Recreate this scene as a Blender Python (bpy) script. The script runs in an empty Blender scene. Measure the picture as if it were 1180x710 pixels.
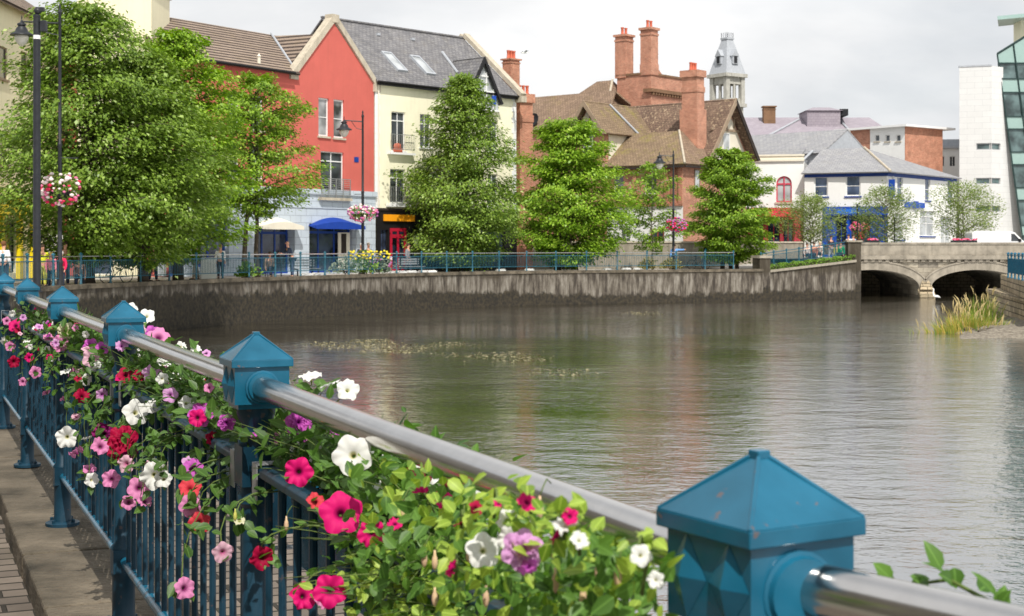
import bpy, bmesh, math, random
import numpy as np
from mathutils import Vector, Matrix

random.seed(7)
rng = np.random.default_rng(7)
C = bpy.context.scene.collection
PI = math.pi
FPX, CX, HY, EYE = 1700.0, 590.0, 285.0, 1.42      # the photograph's focal length, centre column, horizon row; eye height

# ------------------------------------------------------------------ helpers
def srgb(r, g, b):
    f = lambda c: (c / 255 / 12.92) if c <= 10 else (((c / 255) + .055) / 1.055) ** 2.4
    return (f(r), f(g), f(b), 1)

def rot2(x, y, a):
    return x * math.cos(a) - y * math.sin(a), x * math.sin(a) + y * math.cos(a)

class MB:
    def __init__(s, xf=None):
        s.v, s.f, s.m, s.xf = [], [], [], xf
    def add(s, vs, fs, m=0):
        b = len(s.v)
        s.v += [tuple(p) for p in vs]
        s.f += [tuple(b + i for i in f) for f in fs]
        s.m += [m] * len(fs)
        return s
    def poly(s, pts, m=0):
        return s.add(pts, [tuple(range(len(pts)))], m)
    def box(s, x0, x1, y0, y1, z0, z1, m=0):
        vs = [(x0, y0, z0), (x1, y0, z0), (x1, y1, z0), (x0, y1, z0), (x0, y0, z1), (x1, y0, z1), (x1, y1, z1), (x0, y1, z1)]
        return s.add(vs, [(0, 3, 2, 1), (4, 5, 6, 7), (0, 1, 5, 4), (1, 2, 6, 5), (2, 3, 7, 6), (3, 0, 4, 7)], m)
    def prism(s, pts, vec, m=0):
        n = len(pts)
        q = [tuple(Vector(p) + Vector(vec)) for p in pts]
        fs = [tuple(range(n)), tuple(range(2 * n - 1, n - 1, -1))]
        fs += [(i, i + n, (i + 1) % n + n, (i + 1) % n) for i in range(n)]
        return s.add(list(pts) + q, fs, m)
    def slab(s, pts, th, m=0):
        a, b, c = Vector(pts[0]), Vector(pts[1]), Vector(pts[2])
        n = (b - a).cross(c - a).normalized()
        if n.z < 0: n = -n
        return s.prism(pts, -n * th, m)
    def frustum(s, x0, x1, y0, y1, z0, X0, X1, Y0, Y1, z1, m=0):
        vs = [(x0, y0, z0), (x1, y0, z0), (x1, y1, z0), (x0, y1, z0), (X0, Y0, z1), (X1, Y0, z1), (X1, Y1, z1), (X0, Y1, z1)]
        return s.add(vs, [(0, 3, 2, 1), (4, 5, 6, 7), (0, 1, 5, 4), (1, 2, 6, 5), (2, 3, 7, 6), (3, 0, 4, 7)], m)
    def tube(s, path, r, n=8, m=0, cap=True):
        P = [Vector(p) for p in path]
        R = r if isinstance(r, (list, tuple)) else [r] * len(P)
        vs, fs = [], []
        up = None
        for i, p in enumerate(P):
            d = (P[min(i + 1, len(P) - 1)] - P[max(i - 1, 0)])
            d = d.normalized() if d.length > 1e-9 else Vector((0, 0, 1))
            if up is None:
                up = Vector((0, 0, 1)) if abs(d.z) < .9 else Vector((1, 0, 0))
            a = d.cross(up)
            a = a.normalized() if a.length > 1e-6 else d.orthogonal().normalized()
            b = a.cross(d).normalized()
            up = b
            for k in range(n):
                t = 2 * PI * k / n
                vs.append(p + a * (R[i] * math.cos(t)) + b * (R[i] * math.sin(t)))
        for i in range(len(P) - 1):
            for k in range(n):
                k2 = (k + 1) % n
                fs.append((i * n + k, i * n + k2, (i + 1) * n + k2, (i + 1) * n + k))
        if cap:
            fs.append(tuple(range(n - 1, -1, -1)))
            fs.append(tuple((len(P) - 1) * n + k for k in range(n)))
        return s.add(vs, fs, m)
    def lathe(s, prof, n=16, c=(0, 0, 0), m=0, ph=0):
        vs, fs = [], []
        for r, z in prof:
            for k in range(n):
                t = 2 * PI * k / n + ph
                vs.append((c[0] + r * math.cos(t), c[1] + r * math.sin(t), c[2] + z))
        for i in range(len(prof) - 1):
            for k in range(n):
                k2 = (k + 1) % n
                fs.append((i * n + k, i * n + k2, (i + 1) * n + k2, (i + 1) * n + k))
        fs.append(tuple(range(n - 1, -1, -1)))
        fs.append(tuple((len(prof) - 1) * n + k for k in range(n)))
        return s.add(vs, fs, m)
    def ell(s, c, rx, ry, rz, n=12, k=8, m=0):
        prof = []
        vs, fs = [], []
        for i in range(k + 1):
            a = PI * i / k
            for j in range(n):
                t = 2 * PI * j / n
                vs.append((c[0] + rx * max(math.sin(a), .02) * math.cos(t), c[1] + ry * max(math.sin(a), .02) * math.sin(t), c[2] - rz * math.cos(a)))
        for i in range(k):
            for j in range(n):
                j2 = (j + 1) % n
                fs.append((i * n + j, i * n + j2, (i + 1) * n + j2, (i + 1) * n + j))
        return s.add(vs, fs, m)
    def build(s, name, mats, parent=None, smooth=False, uv=True, bevel=0, recalc=True):
        vs = s.v
        if s.xf is not None:
            vs = [tuple(s.xf @ Vector(p)) for p in vs]
        return mesh_obj(name, vs, s.f, mats, parent, smooth, uv, s.m, bevel, recalc)

def mesh_obj(name, vs, fs, mats, parent=None, smooth=False, uv=True, mi=None, bevel=0, recalc=True):
    me = bpy.data.meshes.new(name)
    me.from_pydata(vs, [], fs)
    mats = mats if isinstance(mats, (list, tuple)) else [mats]
    for m in mats: me.materials.append(m)
    if mi and len(mats) > 1: me.polygons.foreach_set('material_index', mi)
    if recalc or bevel:
        bm = bmesh.new(); bm.from_mesh(me)
        if recalc: bmesh.ops.recalc_face_normals(bm, faces=bm.faces)
        if bevel:
            es = [e for e in bm.edges if len(e.link_faces) == 2 and e.calc_face_angle(0) > .6]
            bmesh.ops.bevel(bm, geom=es, offset=bevel, segments=2, affect='EDGES', profile=.5)
        bm.to_mesh(me); bm.free()
    if smooth:
        me.polygons.foreach_set('use_smooth', [True] * len(me.polygons))
        if smooth == 'auto':
            try: me.set_sharp_from_angle(angle=.7)
            except Exception: pass
    if uv: auto_uv(me)
    o = bpy.data.objects.new(name, me)
    C.objects.link(o)
    if parent is not None: o.parent = parent
    return o

def auto_uv(me):
    l = me.uv_layers.new(name='UVMap')
    co = me.vertices
    for p in me.polygons:
        n = p.normal
        if abs(n.z) > .97: a, b = Vector((1, 0, 0)), Vector((0, 1, 0))
        else:
            a = Vector((-n.y, n.x, 0)).normalized()
            b = n.cross(a)
            if b.z < 0: b = -b
        for li in p.loop_indices:
            q = co[me.loops[li].vertex_index].co
            l.data[li].uv = (q.dot(a), q.dot(b))

def thing(name, label, cat, loc=(0, 0, 0), rz=0, group=None):
    o = bpy.data.objects.new(name, None); C.objects.link(o)
    o.empty_display_size = .2
    o.location = loc; o.rotation_euler = (0, 0, rz)
    o['label'] = label; o['category'] = cat
    if group: o['group'] = group
    return o
def tag(o, label, cat, group=None):
    o['label'] = label; o['category'] = cat
    if group: o['group'] = group
    return o
def kind(o, k):
    o['kind'] = k
    return o
kids = {}
def dup(root, loc, rz=0, label=None, scale=None):
    r = root.copy(); C.objects.link(r); r.location = loc; r.rotation_euler = (0, 0, rz)
    if label: r['label'] = label
    if scale: r.scale = scale
    for ch in list(root.children):
        c = ch.copy(); C.objects.link(c); c.parent = r
        for g in list(ch.children):
            d = g.copy(); C.objects.link(d); d.parent = c
    return r

# ------------------------------------------------------------------ materials
def nodes(name):
    m = bpy.data.materials.new(name); m.use_nodes = True
    nt = m.node_tree
    return m, nt, nt.nodes['Principled BSDF'], nt.nodes.new, nt.links.new

def mat(name, col, rough=.8, var=.15, scale=1.5, bump=0, bscale=25, metal=0, spec=.3, streak=0, streak_col=(.06, .05, .03, 1), coord='Object', col2=None, speck=0):
    m, nt, b, N, L = nodes(name)
    b.inputs['Roughness'].default_value = rough
    b.inputs['Metallic'].default_value = metal
    b.inputs['Specular IOR Level'].default_value = spec
    tc = N('ShaderNodeTexCoord')
    nz = N('ShaderNodeTexNoise'); nz.inputs['Scale'].default_value = scale; nz.inputs['Detail'].default_value = 6; nz.inputs['Roughness'].default_value = .65
    L(tc.outputs[coord], nz.inputs['Vector'])
    rp = N('ShaderNodeValToRGB')
    rp.color_ramp.elements[0].position = .3; rp.color_ramp.elements[1].position = .72
    c2 = col2 or tuple(min(1, c * (1 + var)) for c in col[:3]) + (1,)
    rp.color_ramp.elements[0].color = tuple(c * (1 - var) for c in col[:3]) + (1,)
    rp.color_ramp.elements[1].color = c2
    L(nz.outputs['Fac'], rp.inputs['Fac'])
    out = rp.outputs['Color']
    if streak:
        mp = N('ShaderNodeMapping'); mp.inputs['Scale'].default_value = (2.2, 2.2, .18)
        L(tc.outputs['Object'], mp.inputs['Vector'])
        n2 = N('ShaderNodeTexNoise'); n2.inputs['Scale'].default_value = 2.0; n2.inputs['Detail'].default_value = 5
        L(mp.outputs['Vector'], n2.inputs['Vector'])
        r2 = N('ShaderNodeValToRGB'); r2.color_ramp.elements[0].position = .5; r2.color_ramp.elements[1].position = .75
        r2.color_ramp.elements[1].color = (streak, streak, streak, 1)
        L(n2.outputs['Fac'], r2.inputs['Fac'])
        mx = N('ShaderNodeMix'); mx.data_type = 'RGBA'
        L(r2.outputs['Color'], mx.inputs['Factor']); L(out, mx.inputs['A']); mx.inputs['B'].default_value = streak_col
        out = mx.outputs['Result']
    if speck:
        n3 = N('ShaderNodeTexNoise'); n3.inputs['Scale'].default_value = 60; n3.inputs['Detail'].default_value = 2
        L(tc.outputs[coord], n3.inputs['Vector'])
        r3 = N('ShaderNodeValToRGB'); r3.color_ramp.elements[0].position = .66; r3.color_ramp.elements[1].position = .7
        r3.color_ramp.elements[1].color = (speck, speck, speck, 1)
        L(n3.outputs['Fac'], r3.inputs['Fac'])
        mx = N('ShaderNodeMix'); mx.data_type = 'RGBA'
        L(r3.outputs['Color'], mx.inputs['Factor']); L(out, mx.inputs['A']); mx.inputs['B'].default_value = (.12, .05, .025, 1)
        out = mx.outputs['Result']
    L(out, b.inputs['Base Color'])
    if bump:
        n4 = N('ShaderNodeTexNoise'); n4.inputs['Scale'].default_value = bscale; n4.inputs['Detail'].default_value = 4
        L(tc.outputs[coord], n4.inputs['Vector'])
        bp = N('ShaderNodeBump'); bp.inputs['Strength'].default_value = bump; bp.inputs['Distance'].default_value = .02
        L(n4.outputs['Fac'], bp.inputs['Height']); L(bp.outputs['Normal'], b.inputs['Normal'])
    return m

def courses(name, c1, c2, mortar, w, h, ms=.012, rough=.85, bump=.5, var=.5, moss=0, moss_col=(.12, .11, .02, 1), offset=.5, bias=0, dist=.02, light=None):
    """bricks, tiles, slates, ashlar: a brick pattern in metres on the UVs"""
    m, nt, b, N, L = nodes(name)
    b.inputs['Roughness'].default_value = rough
    b.inputs['Specular IOR Level'].default_value = .25
    tc = N('ShaderNodeTexCoord')
    br = N('ShaderNodeTexBrick')
    br.offset = offset
    br.inputs['Scale'].default_value = 1
    br.inputs['Brick Width'].default_value = w; br.inputs['Row Height'].default_value = h
    br.inputs['Mortar Size'].default_value = ms; br.inputs['Mortar Smooth'].default_value = .3
    br.inputs['Bias'].default_value = bias
    br.inputs['Color1'].default_value = c1; br.inputs['Color2'].default_value = c2; br.inputs['Mortar'].default_value = mortar
    L(tc.outputs['UV'], br.inputs['Vector'])
    nz = N('ShaderNodeTexNoise'); nz.inputs['Scale'].default_value = 1.3; nz.inputs['Detail'].default_value = 8; nz.inputs['Roughness'].default_value = .7
    L(tc.outputs['Object'], nz.inputs['Vector'])
    hs = N('ShaderNodeMapRange'); hs.inputs['From Min'].default_value = .3; hs.inputs['From Max'].default_value = .7
    hs.inputs['To Min'].default_value = 1 - var * .5; hs.inputs['To Max'].default_value = 1 + var * .5
    L(nz.outputs['Fac'], hs.inputs['Value'])
    mx = N('ShaderNodeMix'); mx.data_type = 'RGBA'; mx.blend_type = 'MULTIPLY'; mx.inputs['Factor'].default_value = 1
    L(br.outputs['Color'], mx.inputs['A']); L(hs.outputs['Result'], mx.inputs['B'])
    out = mx.outputs['Result']
    if moss:
        n2 = N('ShaderNodeTexNoise'); n2.inputs['Scale'].default_value = .9; n2.inputs['Detail'].default_value = 7; n2.inputs['Roughness'].default_value = .75
        L(tc.outputs['Object'], n2.inputs['Vector'])
        r2 = N('ShaderNodeValToRGB'); r2.color_ramp.elements[0].position = .52; r2.color_ramp.elements[1].position = .7
        r2.color_ramp.elements[1].color = (moss, moss, moss, 1)
        L(n2.outputs['Fac'], r2.inputs['Fac'])
        m2 = N('ShaderNodeMix'); m2.data_type = 'RGBA'
        L(r2.outputs['Color'], m2.inputs['Factor']); L(out, m2.inputs['A']); m2.inputs['B'].default_value = moss_col
        out = m2.outputs['Result']
    if light:
        n5 = N('ShaderNodeTexNoise'); n5.inputs['Scale'].default_value = 5; n5.inputs['Detail'].default_value = 5
        L(tc.outputs['Object'], n5.inputs['Vector'])
        r5 = N('ShaderNodeValToRGB'); r5.color_ramp.elements[0].position = .58; r5.color_ramp.elements[1].position = .66
        r5.color_ramp.elements[1].color = (.7, .7, .7, 1)
        L(n5.outputs['Fac'], r5.inputs['Fac'])
        m5 = N('ShaderNodeMix'); m5.data_type = 'RGBA'
        L(r5.outputs['Color'], m5.inputs['Factor']); L(out, m5.inputs['A']); m5.inputs['B'].default_value = light
        out = m5.outputs['Result']
    L(out, b.inputs['Base Color'])
    bp = N('ShaderNodeBump'); bp.inputs['Strength'].default_value = bump; bp.inputs['Distance'].default_value = dist
    bp.invert = True
    L(br.outputs['Fac'], bp.inputs['Height']); L(bp.outputs['Normal'], b.inputs['Normal'])
    return m

def leafmat(name, c1, c2, c3=None, trans=.35, rough=.5, veins=False):
    m, nt, b, N, L = nodes(name)
    g = N('ShaderNodeNewGeometry')
    rp = N('ShaderNodeValToRGB')
    rp.color_ramp.elements[0].color = c1; rp.color_ramp.elements[1].color = c2
    if c3:
        e = rp.color_ramp.elements.new(.93); e.color = c2
        rp.color_ramp.elements[-1].color = c3
    L(g.outputs['Random Per Island'], rp.inputs['Fac'])
    out = rp.outputs['Color']
    if veins:
        tc = N('ShaderNodeTexCoord')
        sp = N('ShaderNodeSeparateXYZ'); L(tc.outputs['UV'], sp.inputs['Vector'])
        ab = N('ShaderNodeMath'); ab.operation = 'ABSOLUTE'; L(sp.outputs['X'], ab.inputs[0])
        lt = N('ShaderNodeMapRange'); lt.inputs['From Min'].default_value = .02; lt.inputs['From Max'].default_value = .07
        lt.inputs['To Min'].default_value = .55; lt.inputs['To Max'].default_value = 0
        L(ab.outputs[0], lt.inputs['Value'])
        wv = N('ShaderNodeMath'); wv.operation = 'MULTIPLY_ADD'; wv.inputs[1].default_value = -1.2
        L(ab.outputs[0], wv.inputs[0]); L(sp.outputs['Y'], wv.inputs[2])
        fr = N('ShaderNodeMath'); fr.operation = 'PINGPONG'; fr.inputs[1].default_value = .07; L(wv.outputs[0], fr.inputs[0])
        l2 = N('ShaderNodeMapRange'); l2.inputs['From Min'].default_value = 0; l2.inputs['From Max'].default_value = .018
        l2.inputs['To Min'].default_value = .3; l2.inputs['To Max'].default_value = 0
        L(fr.outputs[0], l2.inputs['Value'])
        mxm = N('ShaderNodeMath'); mxm.operation = 'MAXIMUM'; L(lt.outputs['Result'], mxm.inputs[0]); L(l2.outputs['Result'], mxm.inputs[1])
        mx = N('ShaderNodeMix'); mx.data_type = 'RGBA'
        L(mxm.outputs[0], mx.inputs['Factor']); L(out, mx.inputs['A'])
        mx.inputs['B'].default_value = tuple(min(1, c * 1.5 + .02) for c in c2[:3]) + (1,)
        out = mx.outputs['Result']
    L(out, b.inputs['Base Color'])
    b.inputs['Roughness'].default_value = rough
    b.inputs['Specular IOR Level'].default_value = .35
    tr = N('ShaderNodeBsdfTranslucent')
    hs = N('ShaderNodeHueSaturation'); hs.inputs['Value'].default_value = 1.5; hs.inputs['Saturation'].default_value = 1.1
    L(out, hs.inputs['Color']); L(hs.outputs['Color'], tr.inputs['Color'])
    ms = N('ShaderNodeMixShader'); ms.inputs['Fac'].default_value = trans
    L(b.outputs['BSDF'], ms.inputs[1]); L(tr.outputs['BSDF'], ms.inputs[2])
    L(ms.outputs['Shader'], nt.nodes['Material Output'].inputs['Surface'])
    return m

def petal(name, edge, throat, t0=.12, t1=.4, vein=0.0):
    m, nt, b, N, L = nodes(name)
    tc = N('ShaderNodeTexCoord')
    sp = N('ShaderNodeSeparateXYZ'); L(tc.outputs['UV'], sp.inputs['Vector'])
    rp = N('ShaderNodeValToRGB')
    rp.color_ramp.elements[0].position = t0; rp.color_ramp.elements[0].color = throat
    rp.color_ramp.elements[1].position = t1; rp.color_ramp.elements[1].color = edge
    src = sp.outputs['Y']
    if vein:
        wv = N('ShaderNodeMath'); wv.operation = 'PINGPONG'; wv.inputs[1].default_value = .02; L(sp.outputs['X'], wv.inputs[0])
        ml = N('ShaderNodeMath'); ml.operation = 'MULTIPLY_ADD'; ml.inputs[1].default_value = vein * 20
        L(wv.outputs[0], ml.inputs[0]); L(src, ml.inputs[2])
        sb = N('ShaderNodeMath'); sb.operation = 'SUBTRACT'; sb.inputs[1].default_value = vein * .2; L(ml.outputs[0], sb.inputs[0])
        src = sb.outputs[0]
    L(src, rp.inputs['Fac'])
    L(rp.outputs['Color'], b.inputs['Base Color'])
    b.inputs['Roughness'].default_value = .6
    b.inputs['Specular IOR Level'].default_value = .2
    tr = N('ShaderNodeBsdfTranslucent'); L(rp.outputs['Color'], tr.inputs['Color'])
    ms = N('ShaderNodeMixShader'); ms.inputs['Fac'].default_value = .3
    L(b.outputs['BSDF'], ms.inputs[1]); L(tr.outputs['BSDF'], ms.inputs[2])
    L(ms.outputs['Shader'], nt.nodes['Material Output'].inputs['Surface'])
    return m

def paint(name, col, rough=.35, rust=.5, spec=.5):
    """gloss paint over metal, a little chipped and weathered"""
    m, nt, b, N, L = nodes(name)
    b.inputs['Specular IOR Level'].default_value = spec
    tc = N('ShaderNodeTexCoord')
    nz = N('ShaderNodeTexNoise'); nz.inputs['Scale'].default_value = 9; nz.inputs['Detail'].default_value = 6
    L(tc.outputs['Object'], nz.inputs['Vector'])
    rp = N('ShaderNodeValToRGB'); rp.color_ramp.elements[0].position = .3; rp.color_ramp.elements[1].position = .75
    rp.color_ramp.elements[0].color = tuple(c * .72 for c in col[:3]) + (1,); rp.color_ramp.elements[1].color = tuple(min(1, c * 1.25 + .01) for c in col[:3]) + (1,)
    L(nz.outputs['Fac'], rp.inputs['Fac'])
    n2 = N('ShaderNodeTexNoise'); n2.inputs['Scale'].default_value = 33; n2.inputs['Detail'].default_value = 4; n2.inputs['Roughness'].default_value = .6
    L(tc.outputs['Object'], n2.inputs['Vector'])
    r2 = N('ShaderNodeValToRGB'); r2.color_ramp.elements[0].position = .655; r2.color_ramp.elements[1].position = .69
    r2.color_ramp.elements[1].color = (rust, rust, rust, 1)
    L(n2.outputs['Fac'], r2.inputs['Fac'])
    mx = N('ShaderNodeMix'); mx.data_type = 'RGBA'
    L(r2.outputs['Color'], mx.inputs['Factor']); L(rp.outputs['Color'], mx.inputs['A']); mx.inputs['B'].default_value = (.16, .09, .06, 1)
    L(mx.outputs['Result'], b.inputs['Base Color'])
    mr = N('ShaderNodeMapRange'); mr.inputs['To Min'].default_value = rough * .7; mr.inputs['To Max'].default_value = min(1, rough * 1.6)
    L(nz.outputs['Fac'], mr.inputs['Value']); L(mr.outputs['Result'], b.inputs['Roughness'])
    bp = N('ShaderNodeBump'); bp.inputs['Strength'].default_value = .12; bp.inputs['Distance'].default_value = .004
    L(n2.outputs['Fac'], bp.inputs['Height']); L(bp.outputs['Normal'], b.inputs['Normal'])
    return m

M = {}
M['teal'] = paint('teal_paint', (.003, .105, .185, 1), .2, .7)
M['teal_shaded'] = paint('shaded_teal_paint', (.0025, .033, .060, 1), .36, .35, .32)  # the same teal with shade put into the colour, for shafts and bars
M['far_teal'] = paint('far_teal_paint', (.010, .10, .15, 1), .4, .3)
M['iron'] = mat('black_iron', (.018, .02, .024, 1), .45, .3, 6, spec=.4)
M['steel'] = mat('brushed_steel', (.62, .60, .58, 1), .20, .08, 14, metal=1, coord='Object')
M['galv'] = mat('galvanised', (.42, .43, .44, 1), .5, .2, 18, metal=.7)
M['kerb'] = mat('kerb_stone', (.07, .06, .042, 1), .85, .45, 2.2, bump=1, bscale=30, streak=0, col2=(.20, .165, .12, 1), speck=.35)  # darkened and dappled in colour, standing in for shade on the walkway
M['sett'] = courses('paving_setts', (.20, .165, .135, 1), (.14, .115, .095, 1), (.04, .035, .028, 1), .24, .14, .012, .9, .9, .6, moss=.35, moss_col=(.12, .11, .06, 1))  # base darkened to carry the walkway's shade; the moss tint is its own
M['pave'] = courses('quay_paving', (.46, .43, .39, 1), (.40, .38, .35, 1), (.25, .24, .22, 1), .6, .4, .01, .9, .2, .3)
M['asphalt'] = mat('asphalt', (.09, .09, .092, 1), .9, .2, 8, bump=.3, bscale=60)
M['ground'] = mat('ground_earth', (.16, .15, .12, 1), .95, .25, .3)
M['red'] = mat('red_render', srgb(197, 100, 90), .85, .08, .6, bump=.12, bscale=30, streak=.18, streak_col=(.36, .10, .075, 1))
M['cream'] = mat('cream_render', srgb(236, 231, 204), .85, .05, .7, bump=.1, bscale=30, streak=.15, streak_col=(.45, .40, .27, 1))
M['yellowcream'] = mat('pale_yellow_render', srgb(240, 232, 200), .85, .05, .6, streak=.16, streak_col=(.5, .44, .28, 1))
M['bluegrey'] = courses('blue_grey_ashlar', srgb(192, 202, 212), srgb(186, 196, 206), srgb(160, 168, 178), .9, .42, .02, .85, .4, .12)
M['coping'] = mat('coping_stone', srgb(186, 176, 158), .9, .15, 3, bump=.3, bscale=20, streak=.3)
M['white'] = mat('white_render', (.80, .80, .78, 1), .8, .04, .8, streak=.10, streak_col=(.5, .49, .45, 1))
M['offwhite'] = mat('offwhite_render', srgb(222, 215, 198), .85, .06, .8, streak=.14, streak_col=(.4, .37, .3, 1))
M['wframe'] = mat('white_frame', (.78, .78, .77, 1), .45, .03)
M['bframe'] = mat('blue_frame', (.012, .05, .26, 1), .45, .15)
M['blue'] = mat('blue_paint', (.01, .07, .42, 1), .45, .1)
M['navy'] = mat('navy_canvas', (.008, .045, .30, 1), .8, .12, 3)
M['redpaint'] = mat('red_paint', (.42, .012, .035, 1), .45, .12)
M['pinkred'] = mat('pink_red_paint', (.55, .05, .09, 1), .55, .12)
M['maroon'] = mat('maroon_frame', (.30, .03, .045, 1), .5, .12)
M['orange'] = mat('orange_sign', (.85, .33, .01, 1), .5, .06)
M['yellow'] = mat('yellow_paint', (.85, .66, .01, 1), .5, .06)
M['black'] = mat('black_paint', (.014, .013, .014, 1), .4, .2)
M['dark'] = mat('dark_interior', (.02, .021, .024, 1), .8, .3)
M['bargewood'] = mat('dark_wood_shaded_barge', (.035, .026, .022, 1), .7, .3, 3)
M['palewood'] = mat('weathered_wood_lit_barge', srgb(150, 132, 112), .8, .2, 3)
M['brick'] = courses('red_brick', srgb(182, 118, 96), srgb(154, 94, 76), srgb(190, 156, 130), .225, .075, .012, .9, .4, .6)
M['brick2'] = courses('orange_brick', srgb(188, 128, 104), srgb(160, 100, 80), srgb(196, 164, 142), .225, .075, .012, .9, .3, .55)
M['darkbrick'] = courses('dark_brick', srgb(138, 104, 78), srgb(120, 92, 70), srgb(120, 100, 80), .225, .075, .010, .9, .3, .4)
M['stonebuff'] = mat('buff_stone', srgb(190, 172, 146), .9, .18, 4, streak=.35)
M['pantile'] = courses('brown_tiles', srgb(150, 134, 120), srgb(138, 122, 110), srgb(66, 56, 52), 30.0, .40, .10, .9, 1, .35, moss=.3, moss_col=(.2, .15, .06, 1), dist=.06)
M['slate'] = courses('grey_slates', srgb(132, 130, 130), srgb(110, 109, 112), srgb(84, 84, 88), .32, .24, .02, .75, .6, .4, moss=.3, moss_col=(.17, .145, .10, 1))
M['slate2'] = courses('pale_slates', srgb(156, 156, 157), srgb(142, 142, 146), srgb(120, 120, 124), .4, .3, .02, .7, .4, .2, moss=.2, moss_col=(.24, .22, .18, 1))
M['purple'] = courses('purple_slates', srgb(160, 152, 160), srgb(148, 140, 149), srgb(134, 126, 134), .4, .3, .02, .7, .3, .14)
M['clay'] = courses('brown_clay_tiles', srgb(146, 124, 104), srgb(126, 106, 90), srgb(88, 72, 62), .26, .2, .02, .9, .6, .45, moss=.45, moss_col=(.17, .14, .035, 1), light=None)
M['clay2'] = courses('lichen_clay_tiles', srgb(130, 108, 92), srgb(110, 90, 78), srgb(76, 62, 54), .26, .2, .02, .9, .6, .5, moss=.6, moss_col=(.075, .055, .04, 1), light=srgb(178, 158, 130))
M['mossroof'] = courses('mossy_clay_tiles', srgb(146, 126, 102), srgb(126, 108, 88), srgb(90, 74, 62), .26, .2, .02, .9, .6, .4, moss=.8, moss_col=(.24, .21, .05, 1))
M['lead'] = mat('lead_grey', srgb(168, 172, 178), .6, .12, 3, metal=.0)
M['palestone'] = mat('pale_tower_stone', srgb(178, 176, 168), .9, .2, 1.5, streak=.4)
M['pot'] = mat('terracotta_pot', srgb(196, 104, 80), .85, .15, 6)
M['modern'] = courses('pale_stone_cladding', (.66, .66, .65, 1), (.63, .63, .62, 1), (.5, .5, .5, 1), 1.4, .55, .014, .6, .15, .06)
M['greenpanel'] = mat('green_glass_panel', srgb(146, 172, 166), .12, .05, 1, spec=.8)
M['mullion'] = mat('dark_green_mullion', (.025, .05, .048, 1), .4, .1)
M['concrete'] = mat('grey_concrete', srgb(150, 142, 128), .9, .2, 2.5, bump=.3, bscale=12, streak=.45, streak_col=(.10, .085, .06, 1))
M['rubber'] = mat('tyre_rubber', (.02, .02, .02, 1), .8, .2)
M['vanpaint'] = mat('white_van_paint', (.82, .82, .82, 1), .2, .02, spec=.6)
M['skin'] = mat('skin_pale', srgb(214, 160, 134), .6, .08, 20)
M['bark'] = mat('tree_bark', (.075, .06, .045, 1), .95, .35, 5, bump=.8, bscale=14)
M['palebark'] = mat('pale_bark', (.32, .29, .24, 1), .9, .35, 5)
M['stem'] = mat('plant_stem', (.11, .16, .035, 1), .6, .2, 20)
M['soil'] = mat('potting_soil', (.03, .022, .016, 1), 1, .3, 20)
M['shingle'] = mat('river_shingle', (.17, .145, .11, 1), .95, .5, 7, bump=1, bscale=9, col2=(.34, .30, .24, 1), speck=.8)
M['stonewall'] = courses('rubble_stone', srgb(176, 160, 134), srgb(140, 128, 106), srgb(84, 76, 62), .55, .26, .025, .95, .9, .6, moss=.5, moss_col=(.09, .09, .03, 1))

def bridge_stone():
    m = courses('bridge_ashlar', srgb(172, 163, 146), srgb(126, 119, 108), srgb(104, 96, 84), .7, .34, .012, .95, .5, .6, moss=.5, moss_col=(.15, .135, .11, 1))
    return m
M['bridge'] = bridge_stone()
M['parapet'] = mat('parapet_stone', srgb(146, 138, 125), .95, .35, 1.4, bump=.3, bscale=10, streak=.5, streak_col=(.13, .115, .09, 1))

def glass(name, col, rough=.08, var=.6):
    m, nt, b, N, L = nodes(name)
    tc = N('ShaderNodeTexCoord')
    nz = N('ShaderNodeTexNoise'); nz.inputs['Scale'].default_value = .9; nz.inputs['Detail'].default_value = 2
    L(tc.outputs['Object'], nz.inputs['Vector'])
    rp = N('ShaderNodeValToRGB'); rp.color_ramp.elements[0].position = .35; rp.color_ramp.elements[1].position = .65
    rp.color_ramp.elements[0].color = tuple(c * (1 - var) for c in col[:3]) + (1,); rp.color_ramp.elements[1].color = tuple(c * (1 + var) for c in col[:3]) + (1,)
    L(nz.outputs['Fac'], rp.inputs['Fac']); L(rp.outputs['Color'], b.inputs['Base Color'])
    b.inputs['Roughness'].default_value = rough
    b.inputs['Specular IOR Level'].default_value = .8
    return m
M['glass'] = glass('window_glass', (.055, .062, .07, 1))
M['glassblue'] = glass('blue_curtain_glass', (.09, .12, .20, 1), .1, .5)
M['curtain'] = glass('curtained_glass', (.22, .225, .23, 1), .12, .8)
M['glasspale'] = glass('net_curtain_glass', (.42, .44, .45, 1), .15, .25)
M['glassgreen'] = glass('green_tinted_glass', (.08, .12, .12, 1), .06, .6)
M['shopglass'] = glass('shop_glass', (.03, .04, .07, 1), .08, .9)
def lamp_glass():
    m, nt, b, N, L = nodes('lamp_glass')
    b.inputs['Base Color'].default_value = (.75, .72, .64, 1); b.inputs['Roughness'].default_value = .15
    b.inputs['Transmission Weight'].default_value = .35
    return m
M['lampglass'] = lamp_glass()

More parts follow.
